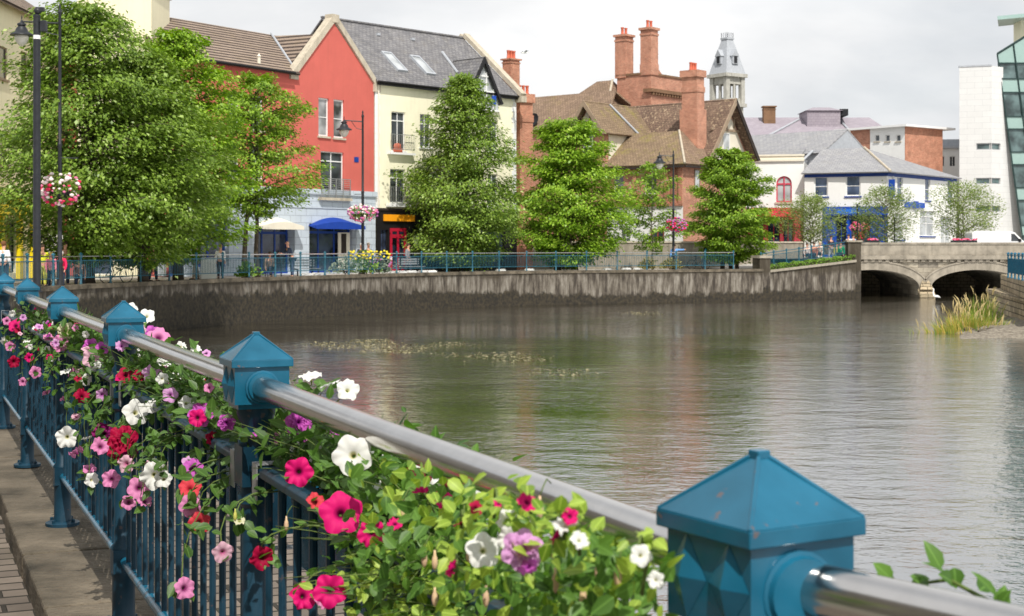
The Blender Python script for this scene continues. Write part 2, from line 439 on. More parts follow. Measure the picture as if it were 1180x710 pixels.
def quay_wall_mat():
    m, nt, b, N, L = nodes('quay_wall_concrete')
    b.inputs['Roughness'].default_value = .85
    tc = N('ShaderNodeTexCoord')
    mp = N('ShaderNodeMapping'); mp.inputs['Scale'].default_value = (1, 1, .17)
    L(tc.outputs['Object'], mp.inputs['Vector'])
    n1 = N('ShaderNodeTexNoise'); n1.inputs['Scale'].default_value = 3.2; n1.inputs['Detail'].default_value = 8; n1.inputs['Roughness'].default_value = .7
    L(mp.outputs['Vector'], n1.inputs['Vector'])
    r1 = N('ShaderNodeValToRGB')
    e = r1.color_ramp.elements
    e[0].position = .40; e[0].color = (.035, .027, .02, 1)
    e[1].position = .72; e[1].color = (.30, .275, .235, 1)
    k = e.new(.5); k.color = (.105, .088, .068, 1)
    L(n1.outputs['Fac'], r1.inputs['Fac'])
    # wet, weedy band above the water: ragged edge
    sp = N('ShaderNodeSeparateXYZ'); L(tc.outputs['Object'], sp.inputs['Vector'])
    mp2 = N('ShaderNodeMapping'); mp2.inputs['Scale'].default_value = (.8, .8, .5)
    L(tc.outputs['Object'], mp2.inputs['Vector'])
    n2 = N('ShaderNodeTexNoise'); n2.inputs['Scale'].default_value = 1.6; n2.inputs['Detail'].default_value = 8; n2.inputs['Roughness'].default_value = .72
    L(mp2.outputs['Vector'], n2.inputs['Vector'])
    ma = N('ShaderNodeMath'); ma.operation = 'MULTIPLY_ADD'; ma.inputs[1].default_value = 1.5; ma.inputs[2].default_value = -.75
    L(n2.outputs['Fac'], ma.inputs[0])
    ad = N('ShaderNodeMath'); ad.operation = 'ADD'; L(sp.outputs['Z'], ad.inputs[0]); L(ma.outputs[0], ad.inputs[1])
    # the upstream (left) end is weedier
    my = N('ShaderNodeMapRange'); my.inputs['From Min'].default_value = -16; my.inputs['From Max'].default_value = 4
    my.inputs['To Min'].default_value = -.75; my.inputs['To Max'].default_value = .30
    L(sp.outputs['X'], my.inputs['Value'])
    a2 = N('ShaderNodeMath'); a2.operation = 'ADD'; L(ad.outputs[0], a2.inputs[0]); L(my.outputs['Result'], a2.inputs[1])
    fr = N('ShaderNodeMapRange'); fr.inputs['From Min'].default_value = -1.3; fr.inputs['From Max'].default_value = -1.12
    fr.inputs['To Min'].default_value = 1; fr.inputs['To Max'].default_value = 0
    L(a2.outputs[0], fr.inputs['Value'])
    n3 = N('ShaderNodeTexNoise'); n3.inputs['Scale'].default_value = 6; n3.inputs['Detail'].default_value = 6
    L(tc.outputs['Object'], n3.inputs['Vector'])
    r3 = N('ShaderNodeValToRGB'); r3.color_ramp.elements[0].position = .35; r3.color_ramp.elements[1].position = .7
    r3.color_ramp.elements[0].color = (.010, .008, .005, 1); r3.color_ramp.elements[1].color = (.045, .034, .018, 1)
    L(n3.outputs['Fac'], r3.inputs['Fac'])
    mx = N('ShaderNodeMix'); mx.data_type = 'RGBA'
    L(fr.outputs['Result'], mx.inputs['Factor']); L(r1.outputs['Color'], mx.inputs['A']); L(r3.outputs['Color'], mx.inputs['B'])
    # moss hanging from the top
    ft = N('ShaderNodeMapRange'); ft.inputs['From Min'].default_value = -.45; ft.inputs['From Max'].default_value = -.15
    L(ad.outputs[0], ft.inputs['Value'])
    f2 = N('ShaderNodeMath'); f2.operation = 'MULTIPLY'; f2.inputs[1].default_value = .8; L(ft.outputs['Result'], f2.inputs[0])
    m2 = N('ShaderNodeMix'); m2.data_type = 'RGBA'
    L(f2.outputs[0], m2.inputs['Factor']); L(mx.outputs['Result'], m2.inputs['A']); m2.inputs['B'].default_value = (.035, .026, .013, 1)
    L(m2.outputs['Result'], b.inputs['Base Color'])
    bp = N('ShaderNodeBump'); bp.inputs['Strength'].default_value = .6; bp.inputs['Distance'].default_value = .04
    L(n3.outputs['Fac'], bp.inputs['Height']); L(bp.outputs['Normal'], b.inputs['Normal'])
    return m
M['quaywall'] = quay_wall_mat()

def water_mat():
    m, nt, b, N, L = nodes('river_water')
    tc = N('ShaderNodeTexCoord')
    b.inputs['IOR'].default_value = 3.2
    b.inputs['Specular IOR Level'].default_value = .75
    nb = N('ShaderNodeTexNoise'); nb.inputs['Scale'].default_value = .35; nb.inputs['Detail'].default_value = 6
    mpb = N('ShaderNodeMapping'); mpb.inputs['Scale'].default_value = (.35, 1, 1)
    L(tc.outputs['Object'], mpb.inputs['Vector']); L(mpb.outputs['Vector'], nb.inputs['Vector'])
    rp = N('ShaderNodeValToRGB'); rp.color_ramp.elements[0].position = .35; rp.color_ramp.elements[1].position = .7
    rp.color_ramp.elements[0].color = (.020, .016, .009, 1); rp.color_ramp.elements[1].color = (.075, .066, .046, 1)
    L(nb.outputs['Fac'], rp.inputs['Fac']); L(rp.outputs['Color'], b.inputs['Base Color'])
    b.inputs['Roughness'].default_value = .04
    hs = []
    for sc, ax, w in ((.5, (.8, 1.2, 1), 1.1), (2.0, (.8, 1.15, 1), .7), (8.0, (.9, 1.1, 1), .3)):
        mp = N('ShaderNodeMapping'); mp.inputs['Scale'].default_value = ax; mp.inputs['Rotation'].default_value = (0, 0, .12)
        L(tc.outputs['Object'], mp.inputs['Vector'])
        n = N('ShaderNodeTexNoise'); n.inputs['Scale'].default_value = sc; n.inputs['Detail'].default_value = 3; n.inputs['Distortion'].default_value = .6
        L(mp.outputs['Vector'], n.inputs['Vector'])
        ml = N('ShaderNodeMath'); ml.operation = 'MULTIPLY'; ml.inputs[1].default_value = w; L(n.outputs['Fac'], ml.inputs[0])
        hs.append(ml.outputs[0])
    a = N('ShaderNodeMath'); L(hs[0], a.inputs[0]); L(hs[1], a.inputs[1])
    a2 = N('ShaderNodeMath'); L(a.outputs[0], a2.inputs[0]); L(hs[2], a2.inputs[1])
    # calm and ruffled reaches
    nc = N('ShaderNodeTexNoise'); nc.inputs['Scale'].default_value = .09; nc.inputs['Detail'].default_value = 3
    L(mpb.outputs['Vector'], nc.inputs['Vector'])
    mr = N('ShaderNodeMapRange'); mr.inputs['From Min'].default_value = .35; mr.inputs['From Max'].default_value = .65
    mr.inputs['To Min'].default_value = .08; mr.inputs['To Max'].default_value = .34
    L(nc.outputs['Fac'], mr.inputs['Value'])
    bp = N('ShaderNodeBump'); bp.inputs['Distance'].default_value = .12
    L(mr.outputs['Result'], bp.inputs['Strength']); L(a2.outputs[0], bp.inputs['Height']); L(bp.outputs['Normal'], b.inputs['Normal'])
    gl = N('ShaderNodeBsdfGlossy'); gl.inputs['Color'].default_value = (.93, .95, .97, 1); gl.inputs['Roughness'].default_value = .05
    L(bp.outputs['Normal'], gl.inputs['Normal'])
    ms = N('ShaderNodeMixShader'); ms.inputs['Fac'].default_value = .34
    L(b.outputs['BSDF'], ms.inputs[1]); L(gl.outputs['BSDF'], ms.inputs[2]); L(ms.outputs['Shader'], nt.nodes['Material Output'].inputs['Surface'])
    return m
M['water'] = water_mat()

# ------------------------------------------------------------------ the lie of the land
U = Vector((-.385, .923)).normalized(); V = Vector((U.y, -U.x))     # along the near railing, and towards the river
R0 = Vector((.243, 1.45))
BAY = 2.2
U2 = Vector((-.63, .777)).normalized(); V2 = Vector((U2.y, -U2.x))  # the bay beside the viewer turns towards the river
def rail(t, d=0.0, z=0.0):
    p = R0 + U * t + V * d if t >= 0 else R0 + U2 * t + V2 * d
    return Vector((p.x, p.y, z))
def rail_t(px, d):
    r = (px - CX) / FPX
    o = R0 + V * d
    return (r * o.y - o.x) / (U.x - r * U.y)
def on_rail(px, py, d):
    t = rail_t(px, d)
    p = rail(t, d)
    p.z = EYE - (py - HY) / FPX * p.y
    return p, t
def at(px, py, Y):
    return Vector(((px - CX) / FPX * Y, Y, EYE - (py - HY) / FPX * Y))
def gx(px, Y): return (px - CX) / FPX * Y

ctrl = [rail(-8), rail(42)]
ctrl = [Vector((p.x, p.y)) for p in ctrl] + [Vector(p) for p in ((-16.95, 45), (-17.3, 50), (-16.7, 56), (-14.95, 62), (-11.95, 70), (-6.25, 81), (.45, 88.8), (8.1, 93.2), (16.4, 97.3))]
def catmull(P, step=1.1):
    out = []
    Q = [P[0] * 2 - P[1]] + P + [P[-1] * 2 - P[-2]]
    for i in range(1, len(Q) - 2):
        n = max(1, int((Q[i + 1] - Q[i]).length / step))
        for k in range(n):
            t = k / n
            a, b, c, d = Q[i - 1], Q[i], Q[i + 1], Q[i + 2]
            out.append(.5 * ((2 * b) + (c - a) * t + (2 * a - 5 * b + 4 * c - d) * t * t + (3 * b - a - 3 * c + d) * t ** 3))
    out.append(P[-1])
    return out
far_line = catmull(ctrl[1:], 1.1)
quay = [ctrl[0]] + far_line
def offs(line, d):
    out = []
    for i, p in enumerate(line):
        q = (line[min(i + 1, len(line) - 1)] - line[max(i - 1, 0)]).normalized()
        out.append(p + Vector((q.y, -q.x)) * d)
    return out
KERB_IN, KERB_OUT = -.24, .26
WATER_Z, PAVE_Z = -2.08, -.12

# water
mesh_obj('river_water', [(-60, -40, WATER_Z), (160, -40, WATER_Z), (160, 175, WATER_Z), (-60, 175, WATER_Z)], [(0, 1, 2, 3)], M['water'], recalc=False)['kind'] = 'structure'
# ground: one sheet with the river left open
q_in = offs(quay, KERB_IN + .1)
outer = [(23.9, 103.6), (24.0, 172), (700, 172), (4000, 900), (4000, 5000), (-4000, 5000), (-4000, -60), (3.5, -60)]
mb = MB(); mb.poly([(p.x, p.y, PAVE_Z - .05) for p in q_in] + [(x, y, PAVE_Z - .05) for x, y in outer])
bm = bmesh.new()
vv = [bm.verts.new(p) for p in mb.v]; f = bm.faces.new(vv); bmesh.ops.triangulate(bm, faces=[f])
me = bpy.data.meshes.new('ground'); bm.to_mesh(me); bm.free(); me.materials.append(M['ground']); auto_uv(me)
g = bpy.data.objects.new('ground', me); C.objects.link(g); kind(g, 'structure')

def strip(name, line, d0, d1, z, m):
    a, b = offs(line, d0), offs(line, d1)
    vs = [(p.x, p.y, z) for p in a] + [(p.x, p.y, z) for p in b]
    n = len(a)
    o = mesh_obj(name, vs, [(i, i + n, i + n + 1, i + 1) for i in range(n - 1)], m)
    return kind(o, 'structure')
near_line = [ctrl[0] + (ctrl[1] - ctrl[0]) * (k / 24) for k in range(25)]
# setts of the near walkway; paved quay beyond the bend
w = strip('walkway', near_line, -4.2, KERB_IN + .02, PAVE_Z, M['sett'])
# turn the sett pattern along the railing
uvl = w.data.uv_layers[0].data
for p in w.data.polygons:
    for li in p.loop_indices:
        q = w.data.vertices[w.data.loops[li].vertex_index].co
        v2 = Vector((q.x, q.y)) - R0
        uvl[li].uv = (v2.dot(V), v2.dot(U))
strip('quay_pavement', far_line, -9.5, KERB_IN + .02, PAVE_Z, M['pave'])

# quay wall with its coping
qw = thing('quay_wall', 'weathered concrete river wall with dark weedy foot below the promenade railing', 'river wall')
a, b2 = offs(quay, KERB_OUT), offs(quay, KERB_OUT - .6)
n = len(a)
vs = [(p.x, p.y, -3) for p in a] + [(p.x, p.y, -.16) for p in a] + [(p.x, p.y, -.16) for p in b2]
fs = [(i, i + 1, i + 1 + n, i + n) for i in range(n - 1)] + [(n + i, n + i + 1, 2 * n + i + 1, 2 * n + i) for i in range(n - 1)]
mesh_obj('wall_face', vs, fs, M['quaywall'], qw)
# coping: separate kerb stones near the viewer, one run beyond
mb = MB()
L0 = (ctrl[1] - ctrl[0]).length
t = -8.0
while t < 14:
    ln = random.uniform(.85, 1.25)
    dz = random.uniform(-.012, .006)
    e = random.uniform(-.012, .012)
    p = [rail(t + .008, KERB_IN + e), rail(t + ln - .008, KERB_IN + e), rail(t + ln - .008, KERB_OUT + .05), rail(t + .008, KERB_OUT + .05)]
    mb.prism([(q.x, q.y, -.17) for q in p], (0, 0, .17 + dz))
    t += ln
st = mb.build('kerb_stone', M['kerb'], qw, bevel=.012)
rest = [Vector((rail(t).x, rail(t).y))] + far_line
a, b2 = offs(rest, KERB_OUT + .06), offs(rest, KERB_IN)
n = len(a)
vs = [(p.x, p.y, z) for z in (-.17, 0) for p in a] + [(p.x, p.y, z) for z in (-.17, 0) for p in b2]
fs = []
for i in range(n - 1):
    fs += [(i, i + 1, n + i + 1, n + i), (n + i, n + i + 1, 3 * n + i + 1, 3 * n + i), (3 * n + i, 3 * n + i + 1, 2 * n + i + 1, 2 * n + i)]
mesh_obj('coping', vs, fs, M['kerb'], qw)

# ------------------------------------------------------------------ the near railing
def at_rail(mb_pts, t):  # local (along, across, z) -> world
    return [tuple(rail(t + a, d, z)) for a, d, z in mb_pts]
RL = thing('blue_railing', 'teal painted iron railing with pyramid capped posts and a steel handrail beside the flowers', 'railing')
ang = math.atan2(U.y, U.x)
XR = lambda t, post=False: Matrix.Translation(rail(t)) @ Matrix.Rotation(ang if t > .01 else (ang + .14 if post and t > -.01 else (math.atan2(U2.y, U2.x) if t < -.01 else ang)), 4, 'Z')      # local x along, y to the walkway (left), z up
def cap_mesh(mb, s=.0725, z=1.142):
    mb.box(-s, s, -s, s, z, z + .017)
    mb.frustum(-s, s, -s, s, z + .017, -.006, .006, -.006, .006, z + .072)
    # raised hips and a small knob
    for sx, sy in ((1, 1), (1, -1), (-1, 1), (-1, -1)):
        mb.tube([(sx * s * .98, sy * s * .98, z + .017), (sx * .006, sy * .006, z + .073)], .0028, 5)
    mb.box(-.008, .008, -.008, .008, z + .07, z + .079)
def box_mesh(mb, s=.064, z0=1.050, z1=1.142):
    # square head block, each side face carrying two shallow raised lozenges
    mb.box(-s, s, -s, s, z0 + .006, z1); mb.box(-s * .84, s * .84, -s * .84, s * .84, z0 - .006, z0 + .006)
    zm, hh = (z0 + .006 + z1) / 2, (z1 - z0 - .006) / 2 * .97
    for sy in (-1, 1):
        for cx in (-.5, .5):
            c_ = cx * s; w_ = s * .48; y = sy * (s + .0005); yo = sy * (s + .011)
            mb.add([(c_ - w_, y, zm), (c_, y, zm - hh), (c_ + w_, y, zm), (c_, y, zm + hh), (c_, yo, zm)], [(0, 1, 4), (1, 2, 4), (2, 3, 4), (3, 0, 4)])
def make_post(t, near=True):
    sh = MB(XR(t, True))
    n = 16 if near else 8
    prof = [(.050, .0), (.050, .03), (.042, .05), (.042, .19), (.046, .20), (.046, .21)]
    sh.lathe(prof, n)
    sh.box(-.043, .043, -.043, .043, .21, .295)
    sh.lathe([(.046, .295), (.046, .305), (.034, .32), (.034, .81), (.043, .82), (.043, .835), (.036, .845), (.036, .862)], n)
    sh.box(-.042, .042, -.042, .042, .862, .955)
    sh.lathe([(.043, .955), (.043, .967), (.034, .98), (.034, 1.005), (.042, 1.018), (.046, 1.030), (.046, 1.048)], n)
    p = sh.build('post', M['teal_shaded'], RL, smooth='auto')
    fl = MB(XR(t, True)); fl.lathe([(.085, .0), (.085, .016), (.07, .022), (.05, .026)], n)
    for k in range(4):
        x, y = .068 * math.cos(PI / 4 + k * PI / 2), .068 * math.sin(PI / 4 + k * PI / 2)
        fl.lathe([(.010, .018), (.010, .034), (.004, .037)], 6, (x, y, 0))
    fl.build('base_flange', M['teal_shaded'], p, smooth='auto')
    hb = MB(XR(t, True)); box_mesh(hb); hb.build('head_block', M['teal'], p)
    cp = MB(XR(t, True)); cap_mesh(cp); cp.build('cap', M['teal'], p, bevel=.0014)
    for sx in (-1, 1):
        co = MB(XR(t + sx * .001) if abs(t) < .01 else XR(t))
        co.tube([(sx * .056, 0, 1.095), (sx * .070, 0, 1.095), (sx * .071, 0, 1.095), (sx * .077, 0, 1.095)], [.040, .040, .036, .034], 20)
        co.build('rail_socket', M['teal'], p, smooth='auto')
    return p
N0, N1 = -2, 6
for k in range(N0, N1 + 1): make_post(k * BAY)
for k in range(7, 20): make_post(k * BAY, False)
for k in range(N0, 19):
    t0, t1 = k * BAY, (k + 1) * BAY
    seg = lambda z, d=0, e=.05: [rail(t0 + e, d, z), rail((t0 + t1) / 2, d, z - .002), rail(t1 - e, d, z)]
    mb = MB(); mb.tube(seg(1.095, 0, .05), .0265, 24 if k < 6 else 10); mb.build('handrail', M['steel'], RL, smooth='auto')
    # mid rail: a flattened rounded bar
    mb = MB(XR(t0 if t0 else .02))
    prf = [(-.026, -.010), (-.026, .006), (-.018, .014), (.018, .014), (.026, .006), (.026, -.010)]
    mb.prism([(.04, y, .908 + z) for y, z in prf], (BAY - .08, 0, 0)); mb.build('middle_rail', M['teal_shaded'], RL, bevel=.003)
    mb = MB(); mb.tube(seg(.252, 0, .04), .019, 12 if k < 6 else 6); mb.build('bottom_rail', M['teal'], RL, smooth='auto')
    if -1 <= k <= 4:
        for j in range(16):
            tt = t0 + BAY * (j + 1) / 17
            mb = MB(); mb.tube([rail(tt, 0, .262), rail(tt, 0, .90)], .0092, 8); mb.build('baluster', M['teal_shaded'], RL, smooth='auto', uv=False)
mb = MB()
for k in list(range(5, 19)):
    for j in range(16):
        tt = k * BAY + BAY * (j + 1) / 17
        mb.tube([rail(tt, 0, .262), rail(tt, 0, .90)], .0092, 5)
kind(mb.build('baluster_row', M['teal_shaded'], RL, uv=False), 'stuff')

# ------------------------------------------------------------------ flowers on the railing
def flower_mesh(name, m, R=1.0, lobes=5, ruffle=.12, depth=.55, seed=0, flat=.0, layers=1):
    r_ = random.Random(seed)
    vs, fs, uvs = [], [], []
    nA, rings = 40, [(.10, -depth), (.13, -depth * .55), (.22, -.20), (.42, -.06), (.66, -.0 + flat), (.86, -.01 + flat), (1.0, -.06 + flat)]
    for Lr in range(layers):
        sc = 1 - .24 * Lr; zo = .16 * Lr; ph = r_.uniform(0, 6.28); ph2 = r_.uniform(0, 6.28)
        base = len(vs)
        for ri, (rr, zz) in enumerate(rings):
            for k in range(nA):
                a = 2 * PI * k / nA
                w = max(0, (rr - .4) / .6)
                lob = 1 + w * (.085 * math.cos(lobes * (a + ph)) - .05 * max(0, -math.cos(lobes * (a + ph))) ** 6)
                z = zz + w * w * (ruffle * .6 * math.sin(2 * lobes * a + ph2) + ruffle * .5 * math.sin(3 * a + ph) + ruffle * .25 * math.sin(13 * a + ph2)) + zo * (1 if rr > .2 else 0)
                q = rr * R * sc * lob
                vs.append((q * math.cos(a), q * math.sin(a), z * R))
                uvs.append((k / nA, rr * (1 if layers == 1 else sc)))
        for i in range(len(rings) - 1):
            for k in range(nA):
                k2 = (k + 1) % nA
                fs.append((base + i * nA + k, base + i * nA + k2, base + (i + 1) * nA + k2, base + (i + 1) * nA + k))
        fs.append(tuple(base + k for k in range(nA - 1, -1, -1)))
    me = bpy.data.meshes.new(name); me.from_pydata(vs, [], fs); me.materials.append(m)
    me.polygons.foreach_set('use_smooth', [True] * len(me.polygons))
    l = me.uv_layers.new(name='UVMap')
    for p in me.polygons:
        for li in p.loop_indices: l.data[li].uv = uvs[me.loops[li].vertex_index]
    return me
PET = {
    'white': petal('white_petal', (.82, .82, .78, 1), (.55, .52, .16, 1), .08, .26),
    'cream': petal('cream_petal', (.70, .68, .46, 1), (.5, .5, .14, 1), .1, .5),
    'hot': petal('hot_pink_petal', (.72, .008, .17, 1), (.16, .0, .05, 1), .14, .40),
    'crim': petal('crimson_petal', (.42, .004, .05, 1), (.08, 0, .01, 1), .1, .45),
    'coral': petal('coral_petal', (.72, .06, .085, 1), (.35, .01, .03, 1), .1, .4),
    'pink': petal('pink_petal', (.74, .26, .50, 1), (.18, .01, .10, 1), .16, .5, .6),
    'pale': petal('pale_pink_petal', (.78, .47, .58, 1), (.5, .1, .25, 1), .12, .5, .4),
    'viol': petal('violet_petal', (.60, .12, .52, 1), (.22, .01, .2, 1), .14, .5, .4),
    'lilac': petal('lilac_petal', (.70, .36, .66, 1), (.35, .05, .32, 1), .12, .5, .3),
    'plum': petal('plum_petal', (.28, .008, .14, 1), (.07, 0, .03, 1), .1, .4),
}
FM = {}
for c in PET:
    for s_ in range(3):
        FM[c, s_] = flower_mesh('petunia', PET[c], seed=hash((len(c), s_, c[0])) % 1000 if False else s_ * 7 + len(c), ruffle=.15 + .10 * s_, flat=.05 * s_ - .03)
    FM[c, 'd'] = flower_mesh('double_petunia', PET[c], seed=5 + len(c), ruffle=.30, layers=3, lobes=6)

LF = {
    'green': leafmat('petunia_leaf', (.035, .085, .016, 1), (.10, .20, .035, 1), None, .3, .45, True),
    'mid': leafmat('mid_leaf', (.045, .115, .018, 1), (.125, .25, .04, 1), None, .35, .45, True),
    'lime': leafmat('lime_leaf', (.13, .25, .022, 1), (.40, .53, .085, 1), None, .38, .45, True),
}
M['budmat'] = mat('flower_bud', (.52, .50, .12, 1), .5, .2, 30)
M['budpink'] = mat('pink_fuchsia_bud', (.70, .42, .33, 1), .5, .2, 30, col2=(.75, .58, .30, 1))

def leaf_arrays(items):
    """items: (base Vector, direction Vector, up Vector, length, width, curl) -> one mesh's verts, faces, uvs"""
    vs, fs, uvs = [], [], []
    ts = (0, .14, .42, .76, 1.0); ws = (.06, .70, 1.0, .60, .0)
    for b, d, up, ln, wd, curl in items:
        d = d.normalized(); s = d.cross(up)
        s = s.normalized() if s.length > 1e-5 else d.orthogonal().normalized()
        nrm = s.cross(d).normalized()
        i0 = len(vs)
        for t_, w_ in zip(ts, ws):
            c = b + d * (ln * t_) - nrm * (curl * ln * t_ * t_)
            for k in (-1, 0, 1):
                vs.append(tuple(c + s * (k * w_ * wd * .5) + nrm * (abs(k) * w_ * wd * .14)))
                uvs.append((k * w_ * .5, t_))
        for i in range(4):
            for k in range(2):
                a0 = i0 + i * 3 + k
                fs.append((a0, a0 + 1, a0 + 4, a0 + 3))
    return vs, fs, uvs
def leaf_obj(name, items, m, parent):
    vs, fs, uvs = leaf_arrays(items)
    me = bpy.data.meshes.new(name); me.from_pydata(vs, [], fs); me.materials.append(m)
    me.polygons.foreach_set('use_smooth', [True] * len(me.polygons))
    l = me.uv_layers.new(name='UVMap')
    flat = np.array(uvs, np.float32)[np.array([x for f_ in fs for x in f_])]
    l.data.foreach_set('uv', flat.ravel())
    o = bpy.data.objects.new(name, me); C.objects.link(o); o.parent = parent
    return o
def rv(r_, s=1): return Vector((r_.gauss(0, s), r_.gauss(0, s), r_.gauss(0, s)))

# flowers seen in the photograph: column, row, width in pixels, colour, shape, lateral offset (- walkway side, + river side)
FL = [
 (358,432,24,'white','s',.20),(380,442,22,'white','s',.20),(401,449,24,'white','s',.20),
 (209,399,11,'white','s',.18),(226,402,11,'white','s',.18),(238,407,9,'lilac','s',.18),
 (231,478,28,'viol','d',-.06),(261,487,20,'viol','d',-.06),(344,487,30,'viol','d',.04),(350,500,18,'viol','d',.04),(392,497,26,'viol',0,.08),
 (406,524,46,'white',0,-.05),(427,511,28,'white',0,.06),(368,523,26,'white',2,.05),(352,510,18,'white','s',.05),(448,524,20,'white','s',.10),
 (344,544,33,'hot',1,-.10),(393,591,49,'hot',0,-.12),(380,681,38,'hot',1,-.16),(350,687,28,'hot','s',-.15),(483,554,28,'hot','s',.0),
 (471,541,15,'crim','s',.02),(364,577,19,'coral','s',-.08),(428,615,32,'hot',2,-.10),(455,603,16,'hot','s',-.08),(375,690,24,'pink',2,-.14),
 (219,562,23,'coral','s',-.10),(230,603,22,'coral','v',-.10),(219,583,25,'pink',0,-.12),(213,678,25,'pink',1,-.15),(257,637,21,'pale','v',-.12),
 (302,643,24,'crim','v',-.13),(276,600,12,'cream','s',-.1),
 (495,540,38,'white',2,.08),(552,557,28,'white',1,.08),(557,634,40,'white',0,-.04),(588,621,30,'white',2,-.02),(602,634,48,'lilac','d',-.05),
 (575,580,13,'hot','s',.04),(608,578,22,'hot','s',.02),(657,595,18,'hot','s',.02),(652,604,28,'white','s',.02),(608,652,22,'viol','s',-.02),
 (549,585,16,'crim','s',.02),(530,602,16,'crim','s',-.02),(512,560,14,'crim','s',.02),
 (157,475,30,'white',0,-.06),(178,467,20,'white',1,-.02),(142,506,34,'crim','d',-.08),(120,500,26,'plum','d',-.06),(116,514,21,'pink',2,-.08),
 (135,520,22,'crim',1,-.07),(150,520,18,'plum',1,-.05),
 (159,562,25,'pink',0,-.10),(148,579,17,'pink',1,-.1),(128,552,21,'pink',2,-.1),(178,548,32,'white',2,-.08),(188,552,20,'white',1,-.06),(106,553,17,'white',1,-.1),(103,540,15,'pink',1,-.1),(167,577,15,'pink','s',-.1),
 (145,535,20,'pale',1,-.09),(175,535,14,'pale','s',-.08),
 (77,504,25,'white',2,-.08),(88,521,15,'pink','s',-.1),(98,505,14,'white','s',-.06),(88,480,10,'pale','s',-.06),
 (145,432,17,'crim','s',-.02),(175,431,22,'lilac',1,.0),(203,437,16,'white','s',.08),(188,420,15,'white','s',.08),
 (105,399,18,'viol','d',.0),(118,401,14,'viol','s',.0),(106,413,22,'pale',1,-.02),(95,425,16,'pale','s',-.03),(112,422,14,'white','s',-.02),
 (76,381,20,'cream','d',-.03),(69,396,18,'pink','s',-.05),(41,429,14,'pink',0,-.1),(53,452,9,'pink','s',-.1),(74,459,10,'pink','s',-.08),
 (18,375,15,'hot','s',-.05),(22,380,10,'crim','s',-.05),(12,399,12,'pink',0,-.08),(16,417,12,'crim','v',-.08),(44,378,13,'white','s',-.02),(50,381,11,'white','s',.02),
 (151,356,14,'white','s',.2),(169,364,17,'white','s',.2),(183,388,24,'pink','s',.16),(175,384,16,'viol','s',.16),(162,380,12,'pale','s',.1),
 (95,456,17,'crim','s',-.05),(20,345,8,'cream','s',.1),
 (690,640,26,'white',0,-.02),(700,668,20,'white',2,-.02),(668,622,20,'white','s',.02),(640,618,18,'hot','s',.02),
 (536,530,24,'white',2,.10),(510,575,22,'hot','s',.0),(470,512,20,'white','s',.14),(585,600,26,'white',1,.04),(520,655,18,'hot','s',-.1),(440,560,20,'white','s',.04),
 (330,520,18,'white','s',.05),(318,505,14,'pink','s',.06),(300,470,14,'pale','s',.1),(290,500,18,'viol','s',-.02),(245,505,16,'crim','s',-.02),(215,465,18,'white',2,.0),(196,455,18,'lilac',0,-.02),
 (228,440,16,'white','s',.14),(250,452,16,'pink','s',.14),(132,470,16,'white','s',.0),(118,455,15,'lilac',1,-.02),(100,438,14,'white',0,-.02),(85,430,13,'pink','s',-.02),(125,435,13,'viol','s',.02),
 (60,415,12,'white','s',-.03),(48,402,11,'crim','s',-.03),(33,395,11,'pale','s',-.03),(34,412,10,'hot','s',-.05),(26,440,10,'pink',1,-.06),(55,372,11,'white','s',.04),
 (8,370,9,'pink','s',-.05),(5,392,9,'white','s',-.05),
]
# plants: distance along the railing, leaf tone, label
PL = [
 (-1.35, 'mid', 'straggling sprig with pointed leaves poking over the steel rail past the big post cap'),
 (.42, 'lime', 'lime green fuchsia with broad leaves close beside the big post cap'),
 (.72, 'lime', 'lime leaved plant with a lilac ruffled double bloom and small red flowers'),
 (1.02, 'mid', 'petunia with dark red and white blooms under the steel rail beside pale buds'),
 (1.45, 'mid', 'hot pink petunia with one large open bloom above the middle rail'),
 (1.95, 'green', 'petunia by the second post with a large white bloom and violet blooms above it'),
 (2.75, 'green', 'trailing petunia with coral and veined pink blooms hanging over the bars'),
 (3.35, 'green', 'petunia with two ruffled violet blooms above white and pink ones in the second bay'),
 (3.95, 'green', 'petunia crowded with crimson, plum and pink blooms spilling over the middle rail'),
 (4.75, 'green', 'petunia with pale pink blooms and one violet double behind the third post'),
 (5.4, 'green', 'petunia with small white and crimson blooms low in the third bay'),
 (6.2, 'mid', 'petunia with a ruffled cream bloom beside a pink one before the fourth post'),
 (7.4, 'green', 'petunia with small white cluster flowers beyond the fourth post'),
 (8.5, 'green', 'petunia with hot pink blooms drooping beyond the fifth post'),
]
def bez(a, b, c, n=6):
    return [a * (1 - t) ** 2 + b * (2 * t * (1 - t)) + c * t * t for t in [k / n for k in range(n + 1)]]
rf = random.Random(41)
for _ in range(64):      # smaller blooms filling in between
    tt_ = rf.uniform(1.3, 9.2); d_ = rf.choice([-.08, -.02, .05, .16]); z_ = rf.uniform(.93, 1.06) if d_ > -.05 else rf.uniform(.84, 1.0)
    q_ = rail(tt_, d_, z_); FL.append((CX + FPX * q_.x / q_.y, HY + FPX * (EYE - z_) / q_.y, rf.uniform(.026, .048) * FPX / q_.y, rf.choice(['pink', 'pale', 'white', 'hot', 'white', 'viol', 'lilac', 'crim', 'hot']), rf.choice(['s', 's', 0, 1, 2]), d_))
assigned = {i: [] for i in range(len(PL))}
for fl in FL:
    if fl[0] > 485 and fl[1] > 575: fl = fl[:5] + (-.19,)
    p, t = on_rail(fl[0], fl[1], fl[5])
    i = min(range(len(PL)), key=lambda k: abs(PL[k][0] - t))
    assigned[i].append((fl, p, t))
cam_pos = Vector((0, 0, EYE))
